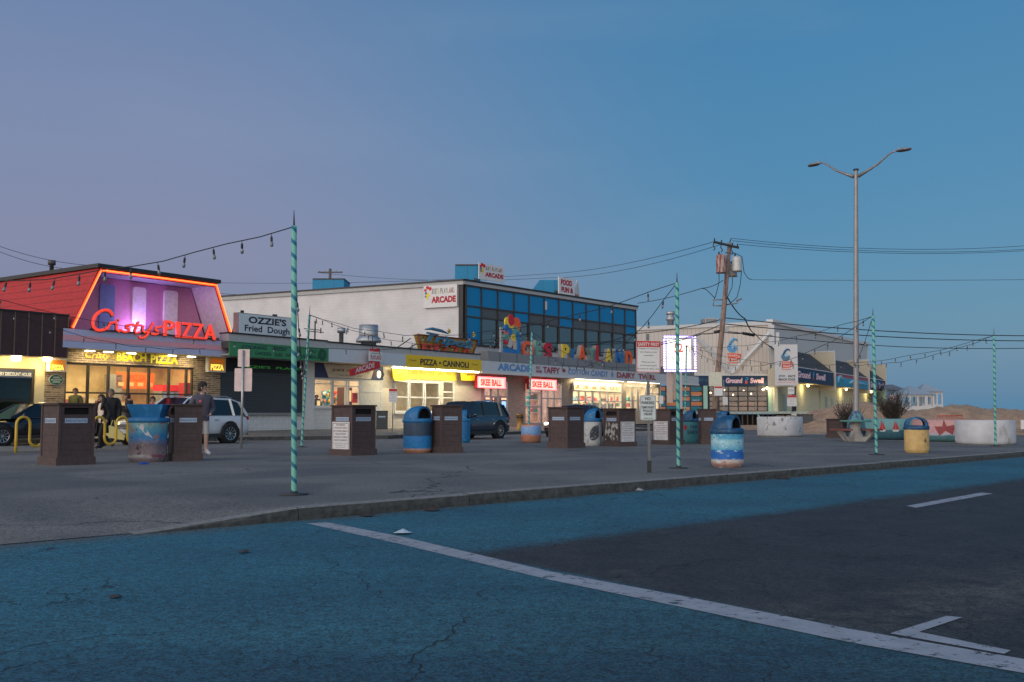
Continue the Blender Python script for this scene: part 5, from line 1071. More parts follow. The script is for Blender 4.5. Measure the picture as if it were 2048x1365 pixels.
for i, (x0, x1) in enumerate(bays):
    a0, a1 = GR.u(x0, OB), GR.u(x1, OB)
    if i == 1:
        m_ = M('sunset_mural', (.1, .3, .4), .6, kind='bands', p=([(zlow/zhi, s2l(40, 110, 140, 1.4)), (zlow/zhi+.1, s2l(20, 120, 150, 1.5)), (zlow/zhi*.3+.7, s2l(40, 130, 160, 1.4)), (zlow/zhi*.22+.78, s2l(150, 70, 86, 1.2)), (.97, s2l(130, 60, 76, 1.2))], zhi, .012, .8))
        bd = gr(MB().box(a0, a1, -OB, -OB+.15, zlow, zhi).build('mural_band', m_, CF))
        MB().tube([(a0+1.1, -OB-.02, zlow+.4), (a0+1.3, -OB-.02, zlow+1.0), (a0+2.2, -OB-.02, zhi-.3), (a0+3.2, -OB-.02, zhi-.5), (a0+3.6, -OB-.02, zhi-.9)], [.1, .2, .2, .12, .03], 5).build('wave_crest', M('wave_crest_pale', s2l(110, 170, 190, 1.4), .6), bd)
        MB().tube([(a0+7, -OB-.02, zlow+.55), (a0+9, -OB-.02, zlow+.75), (a1-1, -OB-.02, zlow+.6)], [.1, .28, .1], 5).build('foam', M('wave_crest_pale', (0, 0, 0)), bd)
    else:
        bd = gr(MB().box(a0, a1, -OB, -OB+.15, zlow, zhi).build('name_band', m_navyb, CF))
        if i == 0: swell(bd, GR.u(1596, OB), GR.u(1652, OB), zlow+.45, zhi-.3, -OB-.01)
        else: swell(bd, GR.u(1742, OB), GR.u(1768, OB), zlow+.3, zhi-.3, -OB-.01)
    gr(MB().box(a0, a1, -OB-.03, -OB+.18, zhi+.002, zhi+.08).build('band_cap', m_trim, CF))
    zt = GR.uz(x1, wtops[i], OB)[1]
    mb = MB(); mb.add([(a0, -OB+.05, zhi+.1), (a1, -OB+.05, zhi+.1), (a1, -.02, zt-.2), (a0, -.02, zt-.2)], [(0, 1, 2, 3)]); gr(mb.build('shingle_awning', m_shing, CF))
    mb = MB(); mb.box(a1, a1+.2, -OB-.12, 0, zlow-.5, zt); gr(mb.build('wing_wall', M('cream_wing_wall', s2l(168, 160, 142, 1.4), .7, var=.05), CF))
    mb = MB(); mb.box(a1-.03, a1+.24, -OB-.2, -OB-.12, zlow-.5, zt+.06).box(a1-.03, a1+.24, -OB-.2, .0, zt+.001, zt+.14); gr(mb.build('wing_trim', m_trim, CF))
    if i == 0: gr(MB().box(a0-.2, a0, -OB-.1, 0, zlow-.5, zhi+.1).build('end_cheek', M('cream_wing_wall', s2l(168, 160, 142, 1.4), .7, var=.05), CF))
    gr(MB().box(a0, a1, -OB+.16, -.02, zlow, zlow+.1).build('soffit', m_cream, CF))
    gr(MB().box(a0, a1, -.9, -.6, .3, zlow+.05).build('lower_wall', m_low, CF))
    if i < 2: gr(MB().box(a0+2, a0+3.1, -.95, -.901, .8, 3.1).build('side_door', M('grey_green_door', (.3, .36, .32), .6), CF)); gr(MB().box(a0+5, a0+6, -.95, -.901, 1.4, 3.0).build('side_window', M('pale_window', (.35, .45, .45), .4), CF))
    pz_ = (a0+(a1-a0)*.55, -1.6, zlow-.15); o = gr(MB().ball(pz_, .14, 8).build('eave_lamp', E('eave_glow', (1, .8, .4), 9), CF)); lamp('POINT', (pz_[0], pz_[1], pz_[2]-.3), 60, (1, .78, .38), .12, parent=o)
grid = gr(MB().box(.1, GR.u(1592, OB)-.4, -2.3, -2.2, zfl, zb0-.2).build('bay_window', M('dim_bay_glass', (.05, .06, .06), .1, spec=.8), CF))
mb = MB(); x1_ = GR.u(1592, OB)-.4
for i in range(6): x = .1+(x1_-.1)*i/5; mb.box(x-.05, x+.05, -2.35, -2.301, zfl, zb0)
for j in range(6): z = zfl+(zb0-zfl)*j/5; mb.box(.1, x1_, -2.34, -2.301, z-.05, z+.05)
gr(mb.build('bay_window_bars', m_dark, CF))
# hanging name board at the corner
a0, a1 = GF.u(1551, 2.6), GF.u(1597, 2.6); z0_, z1_ = gz(773), gz(693)
HBd = thing('hanging_name_board', 'tall white wave and cup board reading java eats beach yoga', 'sign', GF.w(0, 2.6, 0), 0)
MB().box(a0, a1, 0, .18, z0_, z1_).build('board', M('board_white', (.6, .61, .63), .6, var=.04), HBd)
logo(HBd, (a0+a1)/2, gz(718), .95, -.015, True)
m_nv = M('slate_navy_ink', s2l(50, 60, 84, 1.2), .6)
T(HBd, 'JAVA', a0+.35, a0+1.0, gz(757), gz(752.5), -.01, m_nv, bold=.04); T(HBd, 'EATS', a1-.95, a1-.25, gz(757), gz(752.5), -.01, m_nv, bold=.04)
T(HBd, 'BEACH YOGA', a0+.35, a1-.25, gz(763.5), gz(759), -.01, m_nv, bold=.04)
MB().box(a0+.25, a1-.2, -.008, -.001, gz(767), gz(766.2)).build('rule', M('cup_orange', (0, 0, 0)), HBd)
MB().box(a0+.2, a0+.5, .05, .15, z1_+.001, z1_+1.2).build('hanger', m_trim, HBd)
# roof gear of the cafe
vent('turbine_vent', D(1341, 647, 101), .45, 1.2, 'silver stacked roof vent on the surf cafe roof', style=2)
t = thing('roof_air_unit', 'boxy grey air unit on the surf cafe roof beside the wooden pole', 'air unit', D(1423, 648, 101))
MB().box(-.65, .65, 0, 1.2, 0, .6).build('housing', m_lgrey, t); MB().box(-.9, -.66, .1, 1, .1, .5).build('duct', m_grey, t); MB().box(-.55, .55, -.03, -.001, .1, .5).build('grille', m_grey, t)
# beach pavilions
def pavilion(x0, x1, ytop, yeave, ybase, d, label, apx=None):
    a = D(x0, yeave, d); b = D(x1, yeave, d); t = thing('beach_pavilion', label, 'pavilion', (a.x, d, 0), 0, 'white pavilions on the dunes')
    w = b.x-a.x; ze = a.z; zt = D(x0, ytop, d).z; zb = D(x0, ybase, d).z; dp = w*.9; ax = w*(.45 if apx is None else apx)
    r = MB(); o_ = .35; r.add([(-o_, -o_, ze), (w+o_, -o_, ze), (w+o_, dp+o_, ze), (-o_, dp+o_, ze), (ax, dp/2, zt)], [(0, 1, 4), (1, 2, 4), (2, 3, 4), (3, 0, 4), (3, 2, 1, 0)])
    r.build('roof', M('pale_metal_roof', s2l(128, 140, 150, 1.4), .5, kind='ribs', p=(0, .3, .85, .9)), t)
    mb = MB()
    for i in range(5):
        x = w*i/4; mb.box(x-.1, x+.1, -.1, .1, zb, ze); mb.box(x-.1, x+.1, dp-.1, dp+.1, zb, ze)
    mb.box(-.05, w+.05, -.06, .06, zb+.0, zb+(ze-zb)*.30); mb.box(-.05, w+.05, -.06, .06, ze-.25, ze-.01); mb.box(w-.04, w+.04, .1, dp-.1, zb, zb+(ze-zb)*.3).box(-.04, .04, .1, dp-.1, zb, zb+(ze-zb)*.3)
    mb.build('posts_and_rails', m_trim, t); mb = MB(); mb.box(-.1, w+.1, -.1, dp+.1, zb-1.5, zb-.002); mb.build('floor', m_trim, t)
    return t
pavilion(1843, 1883, 767, 784, 820, 138, 'taller white pavilion on the beach, right and behind', .3)
pavilion(1804, 1866, 771, 790, 822, 128, 'wider white pavilion with hipped metal roof on the dunes')
a = D(1772, 771, 135); b = D(1805, 775, 135)
bh = thing('beach_hut', 'blue grey beach building between the surf cafe and white pavilions', 'building', (a.x, 135, 0), 0)
w = b.x-a.x; MB().box(0, w, 0, 4, -.1, a.z-.6).build('walls', M('blue_grey_cladding', s2l(98, 124, 152, 1.3), .7), bh); MB().prism([(-.4, a.z-.59), (w+.5, a.z-.8), (w+.5, a.z-.6), (w*.3, a.z+.1), (-.4, a.z)], -.4, 4.4).build('roof', M('grey_blue_roof', s2l(84, 100, 120, 1.2), .6), bh)
a = D(1786, 811, 70); sg = thing('beach_rules_sign', 'small white and red sign standing in the dunes', 'sign', a, 0)
MB().box(-.2, .2, 0, .03, .1, .72).build('panel', m_sign, sg); MB().tube([(0, .05, -.8), (0, .05, .7)], .03, 6).build('post', m_steel, sg); T(sg, 'NO', -.14, .14, .42, .66, -.004, m_red, bold=.05); lines(sg, ['SWIMMING', 'BEYOND', 'ROPES'], -.16, .16, .14, .38, -.004, m_red)
# construction barrier and small site items on the sand
mb = MB(); a = G(1875, 858); b = G(1925, 856)
for i in range(15): p = D(1875+50*i/14, 832, 47); mb.tube([(p.x, p.y, .0), (p.x, p.y, 1.0)], .012, 4)
p0 = D(1875, 832, 47); p1 = D(1925, 832, 47); mb.tube([(p0.x, 47, 1.0), (p1.x, 47, 1.0)], .02, 5).tube([(p0.x, 47, .1), (p1.x, 47, .1)], .02, 5)
tag(mb.build('crowd_barrier', M('orange_red_barrier', s2l(170, 70, 60, 1.3), .5)), 'red crowd barrier behind the starfish planter', 'barrier')
o = MB().box(-.35, .35, 0, .5, 0, .75).box(-.37, .37, -.02, .52, .751, .8).build('utility_box', m_lgrey); o.location = G(1975, 861); tag(o, 'pale grey utility cabinet at the foot of the dunes', 'cabinet')
sg = thing('small_notice', 'small white notice at the right edge of the photo', 'notice', G(2048, 868), 0); MB().box(-.15, .3, 0, .03, .25, .75).build('panel', m_sign, sg); MB().tube([(0, .05, 0), (0, .05, .7)], .025, 6).build('post', m_steel, sg)
# ================================================================== STREET FURNITURE
def proj(p):
    y = p.y*_c+(p.z-CH)*_s; z = -p.y*_s+(p.z-CH)*_c
    return 1024+FP*p.x/y, 682.5-FP*z/y
def fit_square(pxl, pxc, pxr, pyc):
    C0 = G(pxc, pyc); best = None
    for i in range(4, 86):
        th = math.radians(i); e1 = Vector((math.cos(th), math.sin(th), 0)); e2 = Vector((-math.sin(th), math.cos(th), 0))
        for j in range(40):
            s_ = .55+.015*j; er = abs(proj(C0+e1*s_)[0]-pxr)+abs(proj(C0+e2*s_)[0]-pxl)
            if best is None or er < best[0]: best = (er, th, s_)
    return C0, best[1], best[2]
NOFEED = ['NO FEEDING', 'WILDLIFE, BIRDS', 'OR OTHER ANIMALS', 'THIS ACTIVITY', 'CREATES A PUBLIC', 'HEALTH NUISANCE', 'PER ORDER BOARD OF HEALTH', 'STANDARD FINE TWENTY', 'ONE DAY COLLECTION']
def enclosure(pxl, pxc, pxr, pyc, ytop, label, slot=None, labels=('Bottles and Cans Only', 'Bottles and Cans Only'), notice=None, mural=False):
    C0, th, s = fit_square(pxl, pxc, pxr, pyc); h = D(pxc, ytop, C0.y).z
    t = thing('bin_enclosure', label, 'recycling bin', C0, th, 'square brown recycling bins on the plaza')
    i_ = .05*s; b0 = .03
    # local: x along right face, y along left face; corner nearest the camera at the origin
    body = MB()
    oz0, oz1, oa, ob = h-.24, h-.1, .18*s, .84*s
    sl = {'r': 1, 'l': 1}
    if slot: wall(body, i_, s-i_, .1, h-.04, i_, i_+.03, [(oa, ob, oz0, oz1)] if 'r' in slot else [])
    else: body.box(i_, s-i_, i_, i_+.03, .1, h-.04)
    lf = MB(); wall(lf, i_, s-i_, .1, h-.04, 0, .03, [(oa, ob, oz0, oz1)] if slot and 'l' in slot else [])
    lf.v = [(i_+y, x, z) for x, y, z in lf.v]; lf.f = [tuple(reversed(f)) for f in lf.f]
    body.v, lf.v = body.v, lf.v; body.add(lf.v, lf.f)
    body.box(s-i_-.03, s-i_, i_+.031, s-i_, .1, h-.04).box(i_+.031, s-i_-.031, s-i_-.03, s-i_, .1, h-.04)
    body.build('body', m_brown, t)
    for x, y in ((0, 0), (s-.09*s, 0), (0, s-.09*s), (s-.09*s, s-.09*s)): MB().box(x+.02, x+.09*s+.0, y+.02, y+.09*s, .1, h-.041).build('corner_post', m_brownc, t)
    MB().box(-.02, s+.02, -.02, s+.02, .0, .16).build('plinth', m_brownc, t)
    mb = MB(); mb.box(.012, s-.012, .012, s-.012, .161, .19); mb.build('plinth_trim', m_brownc, t)
    MB().box(-.015, s+.015, -.015, s+.015, h-.04, h).build('top', m_cap, t)
    if slot: MB().box(i_+.06, s-i_-.06, i_+.06, s-i_-.06, .3, h-.06).build('liner', m_black, t)
    mb = MB()
    def face_r(o): return o
    m_lab = M('label_strip', s2l(134, 150, 170, 1.5), .5, var=.04); m_labi = M('label_ink', (.1, .14, .2), .6)
    for k, txt in enumerate(labels):
        if not txt: continue
        f = MB().box(.2*s, .8*s, -.008, 0, h-.42, h-.32).build('label_strip', m_lab, t); q = T(f, txt, .22*s, .78*s, h-.405, h-.34, -.011, m_labi, bold=.01)
        if k == 0: f.matrix_basis = Matrix.Translation((0, i_-.003, 0))
        else: f.matrix_basis = Matrix.Translation((i_-.003, s, 0)) @ Matrix.Rotation(-PI/2, 4, 'Z')
    if notice:
        z0_ = .1; z1_ = h-.44
        f = MB().box(.1*s, .9*s, -.012, 0, z0_, z1_).build('notice', m_sign, t)
        mb = MB(); frame_rect(mb, .13*s, .87*s, z0_+.03, z1_-.03, -.016, -.0125, .012); mb.build('notice_border', M('notice_border_ink', (.16, .07, .08), .6), f)
        lines(f, NOFEED[:6], .17*s, .83*s, z0_+(z1_-z0_)*.32, z1_-.05, -.015, M('notice_ink', (.14, .05, .07), .6), bold=.02, fill=.5); lines(f, NOFEED[6:], .17*s, .83*s, z0_+.07, z0_+(z1_-z0_)*.3, -.015, M('notice_small_ink', (.1, .09, .1), .6), fill=.42)
        f.matrix_basis = Matrix.Translation((0, i_-.003, 0)) if notice == 'r' else Matrix.Translation((i_-.003, s, 0)) @ Matrix.Rotation(-PI/2, 4, 'Z')
        if notice == 'r': f.location.y = -.003
        else: f.location.x = -.003
    if mural:
        f = MB().box(.1*s, .9*s, -.01, 0, .2, h-.45).build('painted_panel', M('speckled_mural', (.05, .045, .04), .7, kind='spots', p=((.42, .4, .38), .5, .56, 9, (1, 1, .6)), var=.2), t)
        f.matrix_basis = Matrix.Translation((i_-.003, s, 0)) @ Matrix.Rotation(-PI/2, 4, 'Z')
    return t
enclosure(77, 113, 188, 932, 806, 'brown recycling bin nearest the camera, in front of the yellow rack', slot='r', labels=('Bottles and Cans Only', 'PIZZA BOXES ONLY'))
enclosure(333, 346, 404, 923, 808, 'brown recycling bin right of the painted can with the flared blue hood', slot='l')
enclosure(661, 703, 752, 912, 810, 'brown recycling bin standing alone with a white notice on its left face', slot='r', labels=('PIZZA BOXES ONLY', 'PIZZA BOXES ONLY'), notice='l')
enclosure(862, 881, 925, 907, 810, 'brown recycling bin between two blue cans in front of the navy car')
enclosure(1096, 1135, 1169, 897, 814, 'brown recycling bin left of the white turtle can')
enclosure(1206, 1238, 1272, 894, 817, 'brown recycling bin with a speckled mural and a white notice', slot='l', labels=(None, 'Bottles and Cans Only'), notice='r', mural=True)
enclosure(1304, 1340, 1368, 890, 818, 'brown recycling bin with a white notice behind the striped pole', slot='r', labels=('Bottles and Cans Only', None), notice='l')
enclosure(1396, 1403, 1431, 889, 818, 'brown recycling bin right of the teal our earth can')
def small_box(pxl, pxr, yb, yt, mat_, label, nm='plain_bin', cat='bin', strip=True):
    a = G(pxl, yb); b = G(pxr, yb); w = (b-a).length; h = D(pxl, yt, a.y).z
    t = thing(nm, label, cat, a, .12); MB().box(0, w, 0, w*.8, .04, h-.05).build('body', mat_, t); MB().box(-.02, w+.02, -.02, w*.8+.02, h-.049, h).build('top', m_dark, t); MB().box(-.015, w+.015, -.015, w*.8+.015, 0, .039).build('plinth', m_dark, t)
    if strip: MB().box(w*.2, w*.8, -.01, -.001, h-.35, h-.27).build('label_strip', M('label_strip', (0, 0, 0)), t)
    return t
m_gb = M('grey_bin_boards', (.07, .078, .088), .7, kind='ribs', p=(2, .15, .5, .94), var=.15)
small_box(486, 512, 872, 821, m_gb, 'slate grey bin behind the parked white car')
small_box(752, 775, 870, 822, m_gb, 'slate grey bin on the sidewalk left of the small post sign')
small_box(775, 781, 868, 831, m_lgrey, 'narrow pale grey box beside the slate grey sidewalk bin', strip=False)
small_box(563, 600, 860, 823, m_dark, 'black low cabinet under the roller shutter', 'low_cabinet', 'cabinet', False)
small_box(1603, 1628, 866, 829, m_gb, 'grey bin between the white planter and brown bench box', strip=False)
small_box(1629, 1652, 864, 829, m_brown, 'distant brown bin by the sand, right of the grey bin', strip=False)
enclosure(1652, 1686, 1741, 877, 838, 'low brown box behind the picnic table', labels=())
# ---- painted litter cans
def wrap_text(s, r, a0, a1, z0, z1, m_, parent):
    t = text_mb(s, a0, a1, z0, z1, 0, bold=.02)
    t.v = [((r+.004)*math.sin(x), -(r+.004)*math.cos(x), z) for x, y, z in t.v]; return t.build('lettering', m_, parent)
m_blid = M('blue_lid_paint', s2l(26, 100, 150, 1.1), .5, kind='spots', p=(s2l(60, 130, 175, 1.1), .55, .7, 7, (1, 1, 1)), var=.12)
m_dlid = M('dark_blue_lid_paint', s2l(24, 74, 112, 1.0), .5, kind='spots', p=(s2l(56, 112, 150, 1.1), .55, .72, 6, (1, 1, 1)), var=.2)
def can(px, py, w_px, ytop, body_m, label, lid=m_blid, face=0., hood='arch', both=False, rot=0., deco=None):
    P0 = G(px, py); d = P0.y; r = w_px/FP*d/2; P0 = G(px, py-2); P0 = Vector((P0.x*(1+r*.3/P0.y), P0.y+r*.3, 0)); h = D(px, ytop, d).z
    t = thing('litter_can', label, 'litter can', P0, 0, 'painted round litter cans on the plaza')
    hb = h*.66 if hood == 'arch' else h*.70
    MB().lathe([(0, 0), (r*.9, 0), (r*.9, .03), (r*.96, .05), (r, .09), (r, hb*.5), (r*1.0, hb)], 36).build('drum', body_m, t)
    MB().lathe([(r*1.02, hb-.02), (r*1.06, hb), (r*1.06, hb+.07), (r*.98, hb+.09), (r*.2, hb+.1)], 36).build('rim', lid, t)
    if hood == 'arch':                      # barrel hood: arch-shaped mouth, rounded back
        hd = bpy.data.meshes.new('hood'); mb = MB(); H = h-hb-.07; n = 18; zb = hb+.07; ro = r*.99
        def sect(x, k=1.0):                 # arch outline at distance x along the mouth direction
            hw = math.sqrt(max(0, ro*ro-x*x)); return [(x, hw*k*math.cos(q) if abs(math.cos(q)) > 0 else 0, zb+H*k*(math.sin(q)**.8)) for q in [PI*i/n for i in range(n+1)]]
        xs = [-ro*.98, -ro*.93, -ro*.8, -ro*.6, -ro*.35, -ro*.1, ro*.15, ro*.4, ro*.62] if not both else [-ro*.62, -ro*.4, -.1*ro, .1*ro, ro*.4, ro*.62]
        vs = []
        for i, x in enumerate(xs):
            kz = 1.0
            if not both: kz = min(1, math.sqrt(max(0.02, 1-((x-ro*.2)/(ro*1.19))**2))) if x < .2*ro else 1
            hw = math.sqrt(max(0, ro*ro-x*x)); vs += [(x, hw*math.cos(q), zb+H*kz*(max(0, math.sin(q))**.75)) for q in [PI*j/n for j in range(n+1)]]
        mb.add(vs, [(i*(n+1)+j, i*(n+1)+j+1, (i+1)*(n+1)+j+1, (i+1)*(n+1)+j) for i in range(len(xs)-1) for j in range(n)], 0, True)
        def lip(x, sgn):
            hw = math.sqrt(ro*ro-x*x); o_ = [(x, hw*math.cos(q), zb+H*(max(0, math.sin(q))**.75)) for q in [PI*j/n for j in range(n+1)]]
            i_ = [(x, hw*.8*math.cos(q), zb+.01+H*.8*(max(0, math.sin(q))**.75)) for q in [PI*j/n for j in range(n+1)]]; i2 = [(x-sgn*.14, y, z) for x, y, z in i_]
            mb.add(o_+i_, [(j, j+1, n+2+j, n+1+j) for j in range(n)], 0); mb.add(i_+i2, [(j, j+1, n+2+j, n+1+j) for j in range(n)], 1)
            if not both: mb.add(i2, [tuple(range(n+1))], 1)
        lip(xs[-1], 1)
        if both: lip(xs[0], -1)
        o = mb.build('hood', [lid, m_black], t); o.rotation_euler = (0, 0, face)
    else:                                   # flared open hopper hood
        mb = MB(); zb = hb+.08; zt = h; a = r*.98; b = r*1.27
        mb.lathe([(a*1.05, zb), (a*1.05, zb+.02), (b*1.05, zt), (b*1.02, zt+.005), (b*.96, zt-.02), (a, zb+.03)], 4, 0, smooth=False)
        o = mb.build('hood', lid, t); o.rotation_euler = (0, 0, PI/4+.12)
    t.rotation_euler = (0, 0, rot)
    return t, r, hb
def bands(name, stops, h, jit=.04, sc=3., ov=()): return M(name, (.3, .3, .3), .55, kind='bands', p=(stops, h, jit, sc, ov), var=.2, sc=14)
tA, r, hb = can(295, 926, 75, 809, bands('beach_collage_mural', [(0, s2l(112, 106, 112, 1.4)), (.22, s2l(120, 108, 112, 1.3)), (.42, s2l(96, 84, 92, 1.3)), (.55, s2l(60, 100, 140, 1.4)), (.62, s2l(30, 96, 140, 1.5)), (.76, s2l(64, 120, 140, 1.4)), (.95, s2l(104, 140, 140, 1.3))], .9, .10, 5, ((s2l(122, 108, 110, 1.2), .53, .56, 4, (1, 1, 1)), (s2l(60, 50, 54, 1.2), .6, .63, 7, (1, 1, 1)), (s2l(150, 40, 50, 1.2), .70, .72, 5, (1, 1, 1)))), 'painted can with flared blue hood between two brown bins', hood='hopper')
MB().lathe([(r*1.003, .1), (r*1.003, .17)], 36).build('sand_edge', M('pale_edge', (.3, .3, .3), .6, kind='spots', p=((.2, .06, .08), .52, .6, 4, (1, 1, 1))), tA)
mb = MB(); pts = [(-.12, hb*.9), (.02, hb*.95), (.16, hb*.72), (.24, hb*.6), (.1, hb*.66), (0, hb*.8)]; mb.add([((r+.004)*math.sin(x/r), -(r+.004)*math.cos(x/r), z) for x, z in pts], [(0, 1, 2, 3, 4, 5)]); mb.build('gull_mural', M('gull_white', (.5, .5, .52), .6), tA)
can(835, 908, 59, 812, bands('starry_blue_mural', [(0, s2l(150, 100, 80, 1.3)), (.1, s2l(170, 130, 110, 1.3)), (.16, s2l(30, 106, 160, 1.5)), (.5, s2l(26, 100, 156, 1.5)), (.53, s2l(38, 58, 78, 1.4)), (.9, s2l(44, 62, 84, 1.4)), (.93, s2l(28, 104, 160, 1.5))], .9, .02, 3, ((s2l(150, 170, 180, 1.2), .70, .72, 9, (1, 1, 1)), (s2l(140, 96, 70, 1.1), .68, .71, 3, (1, 1, 2)))), 'blue litter can with a starry band and rusty foot', face=-.62)
can(924, 888, 34, 820, m_blid, 'plain blue litter can mostly hidden behind a brown bin')
tC, r, hb = can(1186, 894, 37, 817, M('white_cracked_paint', (.55, .57, .58), .6, kind='spots', p=((.3, .33, .35), .6, .66, 7, (1, 1, 1)), var=.1), 'white litter can painted with a dark turtle shell', face=-.5)
def wrap_mesh(pts, r, m_, parent, name, cuts=3):
    bm = bmesh.new(); bm.faces.new([bm.verts.new((x, 0, z)) for x, z in pts]); bmesh.ops.triangulate(bm, faces=bm.faces[:])
    for _ in range(cuts): bmesh.ops.subdivide_edges(bm, edges=[e for e in bm.edges if abs(e.verts[0].co.x-e.verts[1].co.x) > .05], cuts=1); bmesh.ops.triangulate(bm, faces=[f for f in bm.faces if len(f.verts) > 3])
    for v in bm.verts: v.co = ((r+.007)*math.sin(v.co.x/r), -(r+.007)*math.cos(v.co.x/r), v.co.z)
    me = bpy.data.meshes.new(name); bm.to_mesh(me); bm.free(); me.materials.append(m_); return link(name, me, parent)
hc = hb*.5
for k in range(9):          # shell built of strips so it follows the drum
    x0, x1 = -.13+k*.035, -.13+k*.035+.03; e = lambda x: max(.02, math.sqrt(max(0, 1-((x-.03)/.19)**2)))*hb*.28
    wrap_mesh([(x0, hc-e(x0)+.35*(x0)), (x1, hc-e(x1)+.35*x1), (x1, hc+e(x1)+.6*x1), (x0, hc+e(x0)+.6*x0)], r, M('turtle_shell', (.03, .04, .06), .6, kind='spots', p=((.3, .34, .38), .56, .6, 14, (1, 1, 1))), tC, 'turtle_shell')
tD, r, hb = can(1381, 889, 31, 820, M('teal_can_paint', s2l(60, 122, 130, 1.4), .6, var=.1), 'teal litter can lettered our earth beside a brown bin', lid=m_dlid, face=-.55)
wrap_text('OUR', r, -.2, .95, hb*.68, hb*.82, m_navyink, tD); wrap_text('EARTH', r, -.55, .95, hb*.42, hb*.58, m_navyink, tD)
wrap_mesh([(-.25+.08*math.cos(PI*i/6), hb*.72+.1*math.sin(PI*i/6)) for i in range(12)], r, M('crimson_ink', (0, 0, 0)), tD, 'heart_spot')
can(1446, 880, 40, 822, m_blid, 'blue litter can just behind the seascape can', face=-.5, lid=m_dlid)
can(1455, 937, 65, 831, bands('seascape_mural', [(0, s2l(120, 92, 88, 1.3)), (.1, s2l(150, 120, 112, 1.4)), (.19, s2l(180, 170, 160, 1.4)), (.24, s2l(30, 90, 160, 1.5)), (.46, s2l(24, 84, 150, 1.5)), (.48, s2l(70, 140, 170, 1.4)), (.7, s2l(140, 180, 190, 1.4)), (.78, s2l(70, 140, 170, 1.4)), (.99, s2l(50, 130, 170, 1.4))], .74, .03, 7, ((s2l(170, 200, 205, 1.2), .56, .62, 4, (1, 1, 2.5)), (s2l(30, 84, 120, 1.2), .62, .68, 6, (1, 1, 3)))), 'nearest blue hooded can painted with sea, sky and sand', lid=m_dlid, face=-.6)
can(1834, 908, 48, 834, M('yellow_can_paint', s2l(168, 142, 92, 1.5), .6, kind='spots', p=(s2l(96, 78, 48, 1.2), .62, .67, 4, (1, 1, .7)), var=.15), 'yellow litter can with blue see-through hood near the kerb', lid=m_dlid, face=-PI/2-.25, both=True)
# ---- round planters
def planter(px, py, w_px, ytop, m_, label, bush=False):
    P0 = G(px, py); r = w_px/FP*P0.y/2; h = D(px, ytop, P0.y).z; ctr = Vector((P0.x*(1+r*.75/P0.y), P0.y+r*.75, 0))
    t = thing('round_planter', label, 'planter', ctr, 0, 'round concrete planters')
    MB().lathe([(0, .0), (r*.93, .0), (r*.98, .05), (r, .12), (r, h-.03), (r*.98, h), (r*.9, h), (r*.88, h-.1), (0, h-.12)], 44).build('tub', m_, t)
    MB().lathe([(r*.89, h-.095), (r*.3, h-.05), (0, h-.04)], 20).build('soil', M('planter_soil', (.07, .055, .04), .9, bump=.4), t)
    return t, r, h
m_pw = M('chipped_white_paint', (.5, .51, .53), .7, kind='spots', p=((.2, .2, .21), .6, .66, 6, (1, 1, .7)), var=.16, sc=3)
planter(1560, 874, 90, 834, m_pw, 'white round planter with scribbled marks below the hanging board')
planter(1971, 890, 113, 841, M('clean_white_paint', (.48, .5, .53), .7, kind='spots', p=((.3, .28, .25), .62, .75, 3, (1, 1, .5)), var=.16, sc=2, bump=.2), 'large plain white round planter nearest the right edge')
tt, r, h = planter(1782, 880, 120, 838, bands('sailing_mural', [(0, s2l(70, 60, 56, 1.3)), (.06, s2l(40, 84, 96, 1.3)), (.42, s2l(48, 92, 104, 1.3)), (.46, s2l(96, 140, 140, 1.3)), (.9, s2l(84, 130, 136, 1.3)), (.97, s2l(90, 150, 140, 1.3))], .95, .02, 2), 'teal planter painted with red sailing boats, bare bush in it')
for x in (-.3-r*.38, .22-r*.38):
    wrap_mesh([(x-.14, .42), (x+.14, .42), (x+.1, .34), (x-.1, .34)], r, m_white, tt, 'boat_hull'); wrap_mesh([(x-.12, .44), (x-.01, .44), (x-.01, .84)], r, m_red, tt, 'boat_sail'); wrap_mesh([(x+.01, .44), (x+.14, .44), (x+.01, .76)], r, m_red, tt, 'boat_sail')
bushc = tt.location+Vector((.1, 0, h-.1))
def bush(pos, n, rad, hh, label, col_):
    mb = MB()
    for i in range(n):
        q = random.uniform(0, 2*PI); lean = random.uniform(.1, 1.); p = Vector((pos.x+random.uniform(-.2, .2), pos.y+random.uniform(-.2, .2), pos.z)); v = Vector((math.cos(q)*lean, math.sin(q)*lean, 1)).normalized(); L_ = hh*random.uniform(.6, 1.1)
        pts = [p]
        for k in range(3): v = (v+Vector((random.uniform(-.25, .25), random.uniform(-.25, .25), .0))).normalized(); pts.append(pts[-1]+v*L_/3)
        mb.tube(pts, [.014, .011, .008, .004], 4, cap=False)
        for k in range(7):
            b = pts[random.choice((1, 2, 3))]+Vector((random.uniform(-.05, .05),)*3); w = (v+Vector((random.uniform(-.8, .8), random.uniform(-.8, .8), random.uniform(-.2, .6)))).normalized(); b2 = b+w*L_*random.uniform(.12, .3)
            mb.tube([b, b2], [.007, .003], 3, cap=False)
            mb.add([b2, b2+Vector((.03, .01, .02)), b2+Vector((.0, .02, .05))], [(0, 1, 2)])
    t = thing('bare_bush', label, 'bush', pos, 0); mb.v = [(x-pos.x, y-pos.y, z-pos.z) for x, y, z in mb.v]; mb.build('branches', M('dry_twigs', col_, .85, var=.4), t); return t
bush(bushc, 150, .9, 1.05, 'dark bare twiggy bush growing in the teal planter', (.06, .048, .04))
bush(D(1690, 846, 44), 60, .6, .8, 'low reddish twiggy bush behind the lamp post base', (.10, .07, .055))
